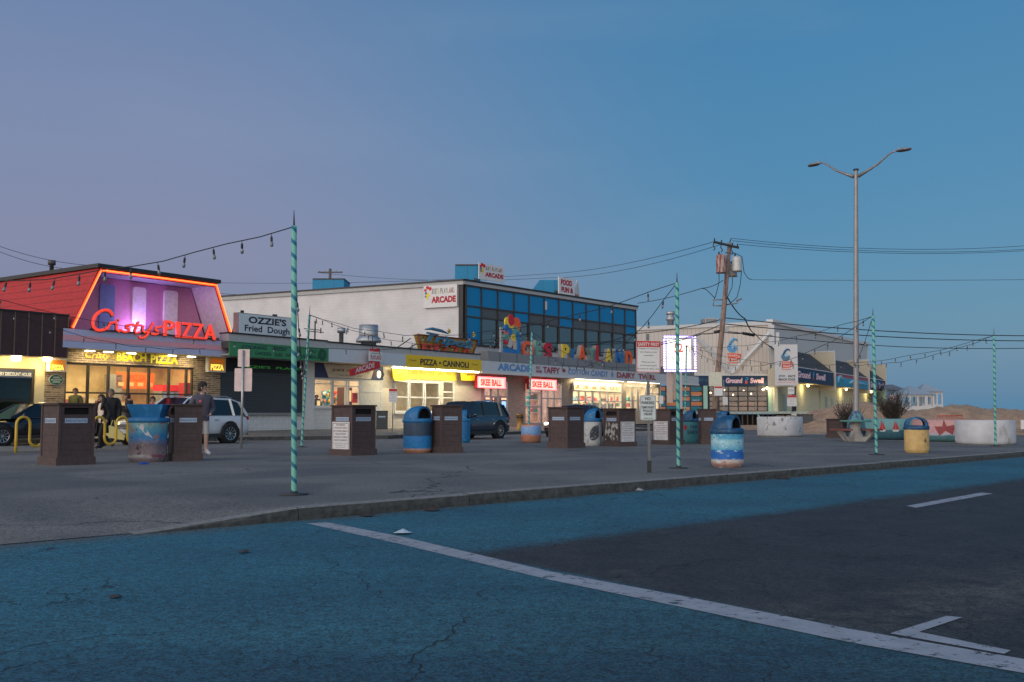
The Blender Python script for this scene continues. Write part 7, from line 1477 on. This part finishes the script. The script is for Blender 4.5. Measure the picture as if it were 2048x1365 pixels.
# ================================================================== VEHICLES
def interp(tab, x):
    for a, b in zip(tab, tab[1:]):
        if a[0] <= x <= b[0]:
            k = (x-a[0])/(b[0]-a[0]) if b[0] > a[0] else 0; return [p+(q-p)*k for p, q in zip(a[1:], b[1:])]
    return list(tab[0][1:]) if x < tab[0][0] else list(tab[-1][1:])
def car(label, L_, Wd, H, paint, loc, heading, kind='suv', group=None, lights=False, rails=True):
    t = thing('parked_car', label, 'car', loc, heading, 'cars along the shop street')
    h = L_/2; w = Wd/2; suv = kind == 'suv'; wr = .36 if suv else .33; belt = H*.60 if suv else H*.64
    wxf, wxr = h*.62, -h*.60
    hood = belt-.04 if suv else belt-.1
    # (x, z bottom, z shoulder, half width)
    tab = [(-h, .42, belt-.22, w*.84), (-h+.08, .32, belt-.06, w*.93), (-h+.35, .26, belt+.02, w*.98), (-.2*h, .24, belt, w), (.28*h, .24, belt-.02, w), (.42*h, .24, hood, w*.99), (.75*h, .25, hood-.08, w*.96), (.92*h, .27, hood-.17, w*.88), (h-.03, .33, hood-.32, w*.74), (h, .40, hood-.42, w*.64)]
    xs = [-h, -h+.04, -h+.1, -h+.2, -h+.4]+[-h+.4+(2*h-.9)*i/26 for i in range(1, 27)]+[h-.4, h-.3, h-.2, h-.12, h-.06, h-.02, h]
    xs = sorted(set(round(x, 4) for x in xs)); vs = []; m = 15
    for x in xs:
        zb, zs, hw = interp(tab, x)
        arch = 0
        for wx in (wxf, wxr):
            dd = abs(x-wx)
            if dd < wr+.07: arch = max(arch, math.sqrt((wr+.07)**2-dd*dd)+wr)
        zlo = max(zb, arch) if arch else zb
        ring = [(0, zb), (hw*.72, zb), (hw*.8, max(zb, zlo*.98 if arch else zb)), (hw*.965, zlo+.02), (hw*1.0, max(zlo+.03, zb+(zs-zb)*.38)), (hw*.995, max(zlo+.04, zb+(zs-zb)*.7)), (hw*.97, zs-.05), (hw*.91, zs), (0, zs+.045)]
        full = [(-y, z) for y, z in reversed(ring[1:-1])]
        pr = ring+full[0:0]; pts = ring+[(-y, z) for y, z in reversed(ring[1:-1])]
        vs += [(x, y, z) for y, z in pts]; m = len(pts)
    mb = MB(); fs = [(i*m+j, (i+1)*m+j, (i+1)*m+(j+1) % m, i*m+(j+1) % m) for i in range(len(xs)-1) for j in range(m)]
    mb.add(vs, fs, 0, True); mb.add(vs[:m], [tuple(range(m))], 0); mb.add(vs[-m:], [tuple(range(m-1, -1, -1))], 0)
    body = mb.build('body', paint, t)
    # greenhouse
    if suv: G_ = [(-h+.10, belt-.02), (-h+.42, H-.13), (-h+.75, H-.03), (-.1*h, H), (.12*h, H-.03), (.44*h, belt+.01)]
    else: G_ = [(-h+.28, belt+.0), (-.5*h, H-.16), (-.25*h, H-.03), (-.02*h, H), (.12*h, H-.04), (.50*h, belt-.03)]
    gb = MB(); rows = []
    for (x, z) in G_:
        k = (z-belt)/(H-belt); rows.append((x, z, w*(.90-.17*max(0, k))))
    n = len(rows); base = [(x, w*.91, belt-.02) for x, z, _ in rows]
    V = [];
    for (x, z, hw), b in zip(rows, base): V += [(b[0], b[1], b[2]), (x, hw, z-.03 if z > belt+.05 else z), (x, hw*.85, z), (x, -hw*.85, z), (x, -hw, z-.03 if z > belt+.05 else z), (b[0], -b[1], b[2])]
    F_ = []
    for i in range(n-1):
        for j in range(5): F_.append((i*6+j, (i+1)*6+j, (i+1)*6+j+1, i*6+j+1))
    gb.add(V, F_, 0, False); gb.build('windows', m_cglass, t)
    # roof skin and pillars in body colour, standing a little proud of the glass
    rf = MB(); e = .012; R2 = [r for r in rows if r[1] > H-.15]; Vr = []
    for x, z, hw in R2: Vr += [(x, hw+e, z-.06), (x, hw+e, z-.02), (x, hw*.85, z+e), (x, 0, z+e+.015), (x, -hw*.85, z+e), (x, -hw-e, z-.02), (x, -hw-e, z-.06)]
    rf.add(Vr, [(i*7+j, (i+1)*7+j, (i+1)*7+j+1, i*7+j+1) for i in range(len(R2)-1) for j in range(6)], 0, True); rf.build('roof', paint, t)
    for s_ in (1, -1):
        def side(x, z):   # point on the glass side
            k = (z-belt)/(H-belt); return (x, s_*(w*(.905-.17*max(0, k))+.012), z)
        pb = MB()
        pb.tube([side(G_[-1][0], belt), side(G_[-2][0], H-.05)], .035, 4, smooth=False)
        pb.tube([side(G_[0][0]+.04, belt), side(G_[1][0]+.02, H-.16)], .055, 4, smooth=False)
        if suv: pb.tube([side(-h+.75, belt), side(-h+.85, H-.05)], .06, 4, smooth=False)
        pb.build('pillars', paint, t)
        pk = MB()
        for x in ((-.1*h, -.08*h) if suv else (-.02*h, -.02*h))[:1]: pk.tube([side(x, belt), side(x, H-.06)], .03, 4, smooth=False)
        pk.build('door_pillar', m_rubber, t)
        pr_ = MB(); pr_.tube([side(.42*h, belt+.0), side(-h+.25, belt+.015)], .012, 5); pr_.build('window_trim', m_steel if suv else m_rubber, t)
        for x in (-.32*h, .2*h): MB().tube([(x-.09, s_*(w+.012), belt-.14), (x+.09, s_*(w+.012), belt-.14)], .016, 6).build('door_handle', paint if not suv else m_steel, t)
        mb = MB(); mb.ball((.36*h, s_*(w+.13), belt+.06), (.08, .1, .075), 10); mb.tube([(.38*h, s_*(w-.05), belt), (.36*h, s_*(w+.08), belt+.03)], .025, 5); mb.build('mirror', paint if kind != 'suv' else paint, t)
        if suv and rails: MB().tube([(-.72*h, s_*w*.66, H-.02), (-.6*h, s_*w*.66, H+.045), (.05*h, s_*w*.66, H+.045), (.12*h, s_*w*.66, H-.02)], .017, 6).build('roof_rail', m_steel, t)
        mb = MB(); mb.box(-h*.38+wxr*0, wxf-wr-.1, s_*(w*.97), s_*(w+.012), .24, .36); mb.box(wxr+wr+.08, wxf-wr-.09, s_*(w*.9), s_*(w+.01), .22, .34); mb.build('sill', m_rubber, t)
        MB().ball((h-.20, s_*w*.70, hood-.24), (.19, .13, .075), 12).build('headlight', E('headlight_glow', (1, .92, .78), 7) if lights else M('headlight_clear', (.6, .62, .64), .1, spec=1), t)
        MB().ball((-h+.12, s_*w*.82, belt-.1), (.12, .12, .09), 10).build('tail_light', M('tail_red', (.35, .01, .01), .2), t)
        for wx in (wxf, wxr):
            y0 = s_*(w-.22); y1 = s_*(w-.005)
            def cyl(prof, name, mt, par):
                q = MB().lathe([(r, 0) for r in [0]][:0]+prof, 28); q.v = [(wx+x, s_*(w)-s_*z, wr+y) for x, y, z in q.v]; return q.build(name, mt, par)
            MB().lathe([(0, 0)], 3) if 0 else None
            q = MB().lathe([(0, .26), (wr+.075, .26), (wr+.075, .04), (0, .04)], 24); q.v = [(wx+x, s_*(w-z), wr+.02+y) for x, y, z in q.v]; q.build('wheel_arch', m_rubber, t)
            wh = cyl([(wr*.66, .035), (wr*.70, .0), (wr*.93, .0), (wr, .03), (wr, .2), (wr*.6, .22), (0, .22)], 'wheel', m_tyre, t)
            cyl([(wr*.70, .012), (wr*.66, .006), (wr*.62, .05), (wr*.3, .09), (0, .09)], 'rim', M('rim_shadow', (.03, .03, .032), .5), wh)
            sp_ = MB()
            for i in range(10):
                a = 2*PI*i/10; c1, s1 = math.cos(a), math.sin(a); c2, s2 = math.cos(a+.16), math.sin(a+.16)
                sp_.add([(wx+c1*wr*.1, s_*(w-.03), wr+s1*wr*.1), (wx+c2*wr*.1, s_*(w-.03), wr+s2*wr*.1), (wx+c2*wr*.64, s_*(w-.012), wr+s2*wr*.64), (wx+c1*wr*.64, s_*(w-.012), wr+s1*wr*.64)], [(0, 1, 2, 3)])
            q = MB().lathe([(wr*.62, .012), (wr*.66, .006), (wr*.69, .012)], 28); q.v = [(wx+x, s_*(w-z), wr+y) for x, y, z in q.v]; sp_.add(q.v, q.f)
            q = MB().lathe([(0, .02), (wr*.14, .022), (wr*.16, .04)], 14); q.v = [(wx+x, s_*(w-z), wr+y) for x, y, z in q.v]; sp_.add(q.v, q.f); sp_.build('spokes', m_rim, wh)
    MB().box(h-.12, h+.0, -w*.5, w*.5, hood-.46, hood-.24).build('grille', M('black_grille', (.02, .02, .02), .3, kind='ribs', p=(2, .05, 14, .7)), t)
    g2 = MB()
    for z_ in (hood-.44, hood-.36, hood-.28): g2.box(h-.01, h+.012, -w*.52, w*.52, z_, z_+.025)
    g2.build('grille_bars', m_rim, t)
    MB().box(h+.0, h+.02, -.26, .26, .42, .54).build('number_plate', m_sign, t); MB().box(h-.16, h+.01, -w*.62, w*.62, .28, .38).build('bumper_intake', m_rubber, t)
    MB().box(-h-.01, -h+.05, -.26, .26, .62, .74).build('rear_plate', m_sign, t); MB().box(-h-.01, -h+.2, -w*.8, w*.8, .30, .42).build('rear_bumper', m_rubber, t)
    return t
def carpaint(name, col, rough=.22):
    m = M(name, col, rough, 0, var=.03, spec=.6); m.node_tree.nodes['Principled BSDF'].inputs['Coat Weight'].default_value = .7; m.node_tree.nodes['Principled BSDF'].inputs['Coat Roughness'].default_value = .05; return m
def park(px, py, lx, ly, heading):
    P0 = G(px, py, .004); return P0-Vector((lx*math.cos(heading)-ly*math.sin(heading), lx*math.sin(heading)+ly*math.cos(heading), 0))
hd_ = S.a+PI
car('white sport utility car parked behind the bins in front of the green fascia', 4.75, 1.92, 1.66, carpaint('pearl_white_paint', (.55, .58, .62)), park(459, 887, -.60*2.375, .9, hd_), hd_, 'suv')
car('dark navy sport utility car in front of the lit arcade doors', 4.6, 1.86, 1.62, carpaint('deep_navy_paint', (.008, .022, .045)), park(1000, 877.5, -.6*2.3, .88, hd_+.05), hd_+.05, 'suv', rails=False)
car('black low car at the left edge before the cream shop', 4.7, 1.84, 1.45, carpaint('black_paint', (.006, .006, .008)), park(4, 892.5, .62*2.35, .88, hd_-.05), hd_-.05, 'sedan')
car('dark maroon car with lit headlights peeking out behind a brown bin', 4.5, 1.82, 1.5, carpaint('maroon_paint', (.06, .006, .008)), park(1083, 875, 2.2, -.85, hd_+.1), hd_+.1, 'sedan', lights=True)
# ================================================================== PEOPLE
m_skin = M('skin', (.42, .25, .18), .6, var=.06); m_skinp = M('pale_skin', (.5, .32, .25), .6, var=.06)
def person(label, loc, heading, h, top, legs, skin, hair_c, J=None, hair='short', coat=None, shoe=None, bare_legs=False, fem=False, lean=0., look=0.):
    """one continuous skinned body (five-fingered hands included) posed by its joints; faces right of heading +x ... local +y is forward"""
    t = thing('person', label, 'person', loc, heading); k = h/1.78
    sh = .17 if fem else .195; hp = .095
    P = dict(pel=(0, 0, .95), spine=(0, .01, 1.12), chest=(0, .02, 1.33), neck=(0, .0, 1.50), nb=(0, .015, 1.56), head=(0, .035, 1.66), top=(0, .02, 1.745),
             hipL=(-hp, 0, .92), kneeL=(-hp-.01, .03, .50), ankL=(-hp-.01, -.01, .10), heelL=(-hp-.01, -.03, .05), toeL=(-hp-.02, .17, .035),
             hipR=(hp, 0, .92), kneeR=(hp+.01, .03, .50), ankR=(hp+.01, -.01, .10), heelR=(hp+.01, -.03, .05), toeR=(hp+.02, .17, .035),
             shL=(-sh, 0, 1.43), elL=(-sh-.07, -.02, 1.14), wrL=(-sh-.06, .08, .90), shR=(sh, 0, 1.43), elR=(sh+.07, -.02, 1.14), wrR=(sh+.06, .08, .90))
    for a, b in (J or {}).items(): P[a] = b
    V = {a: Vector(b)*k for a, b in P.items()}
    rad = dict(pel=.15, spine=.125 if not fem else .11, chest=.15 if not fem else .13, neck=.06, nb=.056, head=.098, top=.07, hipL=.09, hipR=.09, kneeL=.062, kneeR=.062, ankL=.042, ankR=.042, heelL=.042, heelR=.042, toeL=.036, toeR=.036,
               shL=.068, shR=.068, elL=.047, elR=.047, wrL=.03, wrR=.03)
    names = list(V); idx = {a: i for i, a in enumerate(names)}; vs = [V[a] for a in names]; rs = [rad[a]*k for a in names]
    ed = [('pel', 'spine'), ('spine', 'chest'), ('chest', 'neck'), ('neck', 'nb'), ('nb', 'head'), ('head', 'top')]
    for s_ in 'LR': ed += [('pel', 'hip'+s_), ('hip'+s_, 'knee'+s_), ('knee'+s_, 'ank'+s_), ('ank'+s_, 'heel'+s_), ('ank'+s_, 'toe'+s_), ('chest', 'sh'+s_), ('sh'+s_, 'el'+s_), ('el'+s_, 'wr'+s_)]
    E_ = [(idx[a], idx[b]) for a, b in ed]
    for s_, sg in (('L', -1), ('R', 1)):       # palm, four unequal fingers and a side thumb, gently curled
        wr = V['wr'+s_]; d = (wr-V['el'+s_]).normalized(); side = Vector((0, 1, 0)) if abs(d.y) < .8 else Vector((0, 0, 1)); side = (side-d*side.dot(d)).normalized(); curl = d.cross(side)*(-sg)
        palm = wr+d*.075*k; vs.append(palm); rs.append(.032*k); pi_ = len(vs)-1; E_.append((idx['wr'+s_], pi_))
        for i, ln in enumerate((.068, .078, .072, .056)):
            o = side*((1.5-i)*.02*k); a = palm+d*.03*k+o; b = a+d*ln*.55*k+curl*.01*k; c2 = b+(d*.6+curl*.8).normalized()*ln*.5*k; n0 = len(vs); vs += [a, b, c2]; rs += [.0105*k, .009*k, .008*k]; E_ += [(pi_, n0), (n0, n0+1), (n0+1, n0+2)]
        a = palm+side*.035*k-d*.02*k; b = a+(side*.5+d*.8+curl*.3).normalized()*.04*k; n0 = len(vs); vs += [a, b]; rs += [.012*k, .010*k]; E_ += [(pi_, n0), (n0, n0+1)]
    me = bpy.data.meshes.new('body'); me.from_pydata(vs, E_, []); ob = bpy.data.objects.new('body', me); COL.objects.link(ob)
    md = ob.modifiers.new('s', 'SKIN'); md.use_smooth_shade = True; ob.modifiers.new('d', 'SUBSURF').levels = 2; ob.modifiers['d'].render_levels = 2
    for i, r in enumerate(rs):
        sx = r; sy = r
        nm = names[i] if i < len(names) else ''
        if nm in ('chest', 'spine', 'pel'): sx, sy = r*1.12, r*.78
        me.skin_vertices[0].data[i].radius = (sx, sy); me.skin_vertices[0].data[i].use_root = (i == 0)
    dg = bpy.context.evaluated_depsgraph_get(); b2 = bpy.data.meshes.new_from_object(ob.evaluated_get(dg)); bpy.data.objects.remove(ob)
    b2.materials.clear(); b2.materials.append(skin)
    for p in b2.polygons: p.use_smooth = True
    body = link('body', b2, t)
    def near(c_, keys, far): return min((c_-V[a]).length for a in keys) if keys else far
    def seg(c_, a, b): a, b = V[a], V[b]; ab = b-a; q = max(0, min(1, (c_-a).dot(ab)/ab.dot(ab))); return (c_-a-ab*q).length, q
    segs = {**{('arm', s_): [('sh'+s_, 'el'+s_), ('el'+s_, 'wr'+s_)] for s_ in 'LR'}, **{('leg', s_): [('hip'+s_, 'knee'+s_), ('knee'+s_, 'ank'+s_)] for s_ in 'LR'}, ('torso', ''): [('pel', 'spine'), ('spine', 'chest'), ('chest', 'neck')], ('head', ''): [('nb', 'head'), ('head', 'top')], ('foot', ''): [('ankL', 'toeL'), ('ankR', 'toeR'), ('ankL', 'heelL'), ('ankR', 'heelR')]}
    def region(c_):
        best = None
        for (rg, s_), L__ in segs.items():
            for a, b in L__:
                d, q = seg(c_, a, b)
                if best is None or d < best[0]: best = (d, rg, a, q)
        hand = min((c_-V['wrL']-(V['wrL']-V['elL']).normalized()*.09*k).length, (c_-V['wrR']-(V['wrR']-V['elR']).normalized()*.09*k).length) < .085*k
        return ('hand' if hand and best[1] != 'torso' else best[1]), best[2], best[3]
    regs = [region(p.center) for p in b2.polygons]
    def cloth(name, pred, off, m_, flare=None):
        keep = [p for p, r_ in zip(b2.polygons, regs) if pred(p.center, *r_)]; mp_ = {}; mb = MB()
        for p in keep:
            f = []
            for vi in p.vertices:
                if vi not in mp_: v = b2.vertices[vi]; q = v.co+v.normal*off*k; mp_[vi] = len(mb.v); mb.v.append(tuple(q))
                f.append(mp_[vi])
            mb.f.append(tuple(f)); mb.m.append(0); mb.sm.append(True)
        if flare: mb.v = [flare(Vector(v)) for v in mb.v]
        return mb.build(name, m_, t) if mb.f else None
    hipz = V['pel'].z-.03*k
    cloth('top', lambda c_, r_, a, q: r_ in ('arm',) or (r_ == 'torso' and c_.z < V['neck'].z-.01*k and c_.z > hipz-.10*k) or (r_ == 'leg' and c_.z > hipz-.07*k), .020, top)
    cloth('trousers', lambda c_, r_, a, q: (r_ == 'leg' and (c_.z > .53*k if bare_legs else True)) or (r_ == 'torso' and c_.z < V['pel'].z+.03*k), .014, legs)
    cloth('shoes', lambda c_, r_, a, q: r_ == 'foot' or c_.z < .07*k, .010, shoe or M('dark_shoes', (.02, .02, .022), .6))
    if coat:
        cloth('coat', lambda c_, r_, a, q: (r_ == 'arm') or (r_ == 'torso' and c_.z < V['neck'].z+.01*k and (not fem or c_.y < V['chest'].y+.06*k or abs(c_.x) > .1*k)), .035, coat)
        z0_ = .52*k; z1_ = V['pel'].z+.12*k; mb = MB(); n = 20; rows = []
        for j in range(6):
            z = z1_+(z0_-z1_)*j/5; rx_, ry_ = (.185+.035*j/5)*k, (.135+.045*j/5)*k
            for i in range(n+1):
                q = (PI/2+.35)+(2*PI-.7)*i/n; mb.v.append((V['pel'].x+rx_*math.cos(q)*(1+.03*math.sin(i*2.1)), V['pel'].y+ry_*math.sin(q)*(1+.03*math.cos(i*1.7)), z))
        for j in range(5):
            for i in range(n): a = j*(n+1)+i; mb.f.append((a, a+1, a+n+2, a+n+1)); mb.m.append(0); mb.sm.append(True)
        mb.build('coat_skirt', coat, t)
    # face and hair, turned with the head
    hc = V['head']; face = MB(); R0 = Matrix.Rotation(look, 3, 'Z')
    def hp_(x, y, z): return hc+R0 @ Vector((x, y, z))*k
    nose = MB(); nose.tube([hp_(0, .088, .02), hp_(0, .118, -.022), hp_(0, .095, -.035)], [.008*k, .014*k, .008*k], 6); nose.build('nose', skin, body)
    for s_ in (1, -1):
        e = MB().ball(hp_(.034*s_, .088, .015), .011*k, 8).build('eye', M('eye_dark', (.03, .025, .02), .2), body)
        MB().ball(hp_(.098*s_, .0, -.005), (.012*k, .022*k, .032*k), 8).build('ear', skin, body)
        MB().tube([hp_(.02*s_, .097, .034), hp_(.05*s_, .088, .034)], .005*k, 4).build('eyebrow', hair_c, body)
    MB().tube([hp_(-.022, .088, -.055), hp_(0, .096, -.056), hp_(.022, .088, -.055)], .006*k, 5).build('mouth', M('lips', (.32, .1, .09), .5), body)
    ch = MB().ball(hp_(0, .06, -.075), (.045*k, .045*k, .035*k), 8).build('chin', skin, body)
    hb_ = MB(); n = 16
    for i in range(9):
        th = PI*.72*i/8
        for j in range(n):
            q = 2*PI*j/n; r_ = 1+.10*random.uniform(-1, 1)*(hair == 'messy'); fy = math.sin(q)
            g_ = max(0, min(1, (fy+.1)/.9)); thh = th*(1-.5*g_*g_*(3-2*g_))
            x = .108*math.sin(thh)*math.cos(q)*r_; y = .120*math.sin(thh)*fy*r_-.012; z = .128*math.cos(thh)*r_+.0
            if hair == 'messy' and z > .05: z += .02
            hb_.v.append(tuple(hp_(x, y, z)))
    for i in range(8):
        for j in range(n): hb_.f.append((i*n+j, i*n+(j+1) % n, (i+1)*n+(j+1) % n, (i+1)*n+j)); hb_.m.append(0); hb_.sm.append(True)
    if hair == 'messy':
        for _ in range(46):
            a_ = random.uniform(0, 2*PI); b_ = random.uniform(0, 1.25); q_ = (1 if math.sin(a_) < .3 else .7)*b_
            hb_.ball(hp_(.098*math.sin(q_)*math.cos(a_), .105*math.sin(q_)*math.sin(a_)-.01, .125*math.cos(q_)+.015), random.uniform(.022, .042)*k, 6)
    if hair == 'long':
        for s_ in (-1, 0, 1):
            for u_ in (0, .035): hb_.tube([hp_(.075*s_, -.03 if s_ else -.09, .04), hp_(.105*s_, -.015-u_ if s_ else -.12, -.1), hp_(.12*s_, .05-u_ if s_ else -.13, -.24), hp_(.10*s_, .085-u_ if s_ else -.12, -.38)], [.05*k, .052*k, .048*k, .02*k], 8)
        hb_.tube([hp_(-.06, -.08, 0), hp_(-.07, -.11, -.2), hp_(-.06, -.11, -.36)], [.06*k, .06*k, .03*k], 8); hb_.tube([hp_(.06, -.08, 0), hp_(.07, -.11, -.2), hp_(.06, -.11, -.36)], [.06*k, .06*k, .03*k], 8)
    if hair == 'bun': hb_.ball(hp_(0, -.11, .07), .045*k, 8)
    hb_.build('hair', hair_c, t)
    return t, V, k
m_hair = M('dark_hair', (.018, .013, .010), .7, var=.3, sc=40); m_hairg = M('grey_hair', (.12, .11, .1), .7)
dkc = M('black_coat', (.010, .010, .013), .85, var=.2); m_hood = M('charcoal_hoodie', s2l(70, 68, 80, 1.35), .85, var=.1); m_white_c = M('cream_knit', s2l(196, 180, 166, 1.3), .9, var=.06, bump=.3)
def gp(px, py, z=0): return G(px, py, z)
# standing young man in a hoodie, hands in his pocket, looking over to the right
pos = G(402, 911); pos.z = .0
t, V, k = person('young man in a charcoal hoodie and pale shorts standing behind the brown bin, looking right', pos, -PI+.62, 1.86, m_hood, M('pale_grey_shorts', s2l(160, 156, 156, 1.3), .8), m_skinp, m_hair,
    J=dict(elL=(-.30, -.05, 1.14), wrL=(-.17, .14, 1.02), elR=(.30, -.05, 1.14), wrR=(.17, .14, 1.02), ankL=(-.13, -.02, .1), heelL=(-.13, -.05, .05), toeL=(-.18, .15, .035)), hair='messy', shoe=M('white_shoes', (.5, .5, .52), .6), bare_legs=True, look=.9)
hb_ = MB().ball((0, .13*k, 1.33*k), (.035*k, .02*k, .035*k), 10).build('chest_logo', M('pink_logo', s2l(200, 90, 100, 1.3), .7), t); hb_.location.x = .09
q = MB().tube([(-.1*k, -.04, 1.5*k), (0, -.12*k, 1.48*k), (.1*k, -.04, 1.5*k)], .05*k, 8).build('hood', m_hood, t)
# young woman walking towards the camera
pos = G(203, 899)
t, V, k = person('young woman with long dark hair and cream sweater walking by the yellow rack', pos, PI-.35, 1.68, m_white_c, M('black_trousers', (.008, .008, .010), .8), m_skinp, m_hair,
    J=dict(kneeL=(-.10, .16, .52), ankL=(-.10, .20, .11), heelL=(-.10, .17, .06), toeL=(-.10, .38, .06), kneeR=(.10, .0, .50), ankR=(.10, -.18, .15), heelR=(.10, -.22, .12), toeR=(.11, -.04, .04), head=(.01, .075, 1.64), top=(.01, .085, 1.73), nb=(0, .03, 1.56), elL=(-.25, -.05, 1.15), wrL=(-.26, .08, .93)), hair='long', coat=dkc, fem=True, look=-.1)
# older man close behind her carrying a pale yellow bag
pos = G(219, 893)
t, V, k = person('tall man in a long black coat walking just behind the woman, short grey hair', pos, PI+.25, 1.90, dkc, M('black_trousers', (0, 0, 0)), m_skin, m_hairg, J=dict(elR=(.28, -.10, 1.15), wrR=(.33, -.04, .9), kneeL=(-.1, .14, .52), ankL=(-.1, .1, .1), toeL=(-.1, .3, .04)), coat=dkc, look=-.3)
o = MB(); pts = [(-.32, 0), (-.12, -.18), (.3, -.26), (.34, -.14), (.12, .1), (-.12, .2), (-.3, .12)]; o.prism(pts, -.07, .07); o = o.build('carrier_bag', M('pale_yellow_bag', s2l(200, 186, 120, 1.3), .7, var=.05)); o.location = D(228, 864, 31.2); o.rotation_euler = (0, 0, .2); tag(o, 'pale yellow carrier bag held by the man in the long black coat', 'bag')
MB().tube([(-.1, 0, .18), (-.05, 0, .36), (0, 0, .36), (.03, 0, .13)], .012, 5).build('handle', M('pale_yellow_bag', (0, 0, 0)), o)
# man bowed over his phone
pos = G(257, 888)
person('person in a dark jacket with bowed head between the yellow rack and the blue hood', pos, PI/2+.4, 1.86, M('dark_jacket', (.012, .013, .018), .85), M('black_trousers', (0, 0, 0)), m_skin, M('brown_hair', (.04, .022, .014), .7), J=dict(nb=(0, .04, 1.555), head=(0, .10, 1.63), top=(0, .13, 1.70), elR=(.26, .06, 1.16), wrR=(.10, .27, 1.28), elL=(-.26, .06, 1.16), wrL=(-.08, .28, 1.22)), look=0)
pos = G(303, 888)
person('woman with tied back hair in a red pink jacket behind the blue hood', pos, PI+.25, 1.72, M('pink_red_jacket', s2l(170, 26, 62, 1.4), .7), M('black_trousers', (0, 0, 0)), m_skin, m_hair, J=dict(head=(-.01, .07, 1.645), top=(0, .07, 1.73)), hair='bun', fem=True, look=.2)
pos = S.w(S.u(151, .9), .9, .35)
person('person in an olive green top just outside the pizza restaurant window at left', pos, PI-.1, 1.72, M('olive_top', s2l(110, 108, 62, .7), .8), M('black_trousers', (0, 0, 0)), m_skin, M('brown_hair', (0, 0, 0)), look=.1)
pos = S.w(S.u(633, -1.2), -1.2, .38)
person('dark haired person in black inside the game shop window', pos, PI+.6, 1.7, dkc, M('black_trousers', (0, 0, 0)), m_skin, m_hair, look=.2)
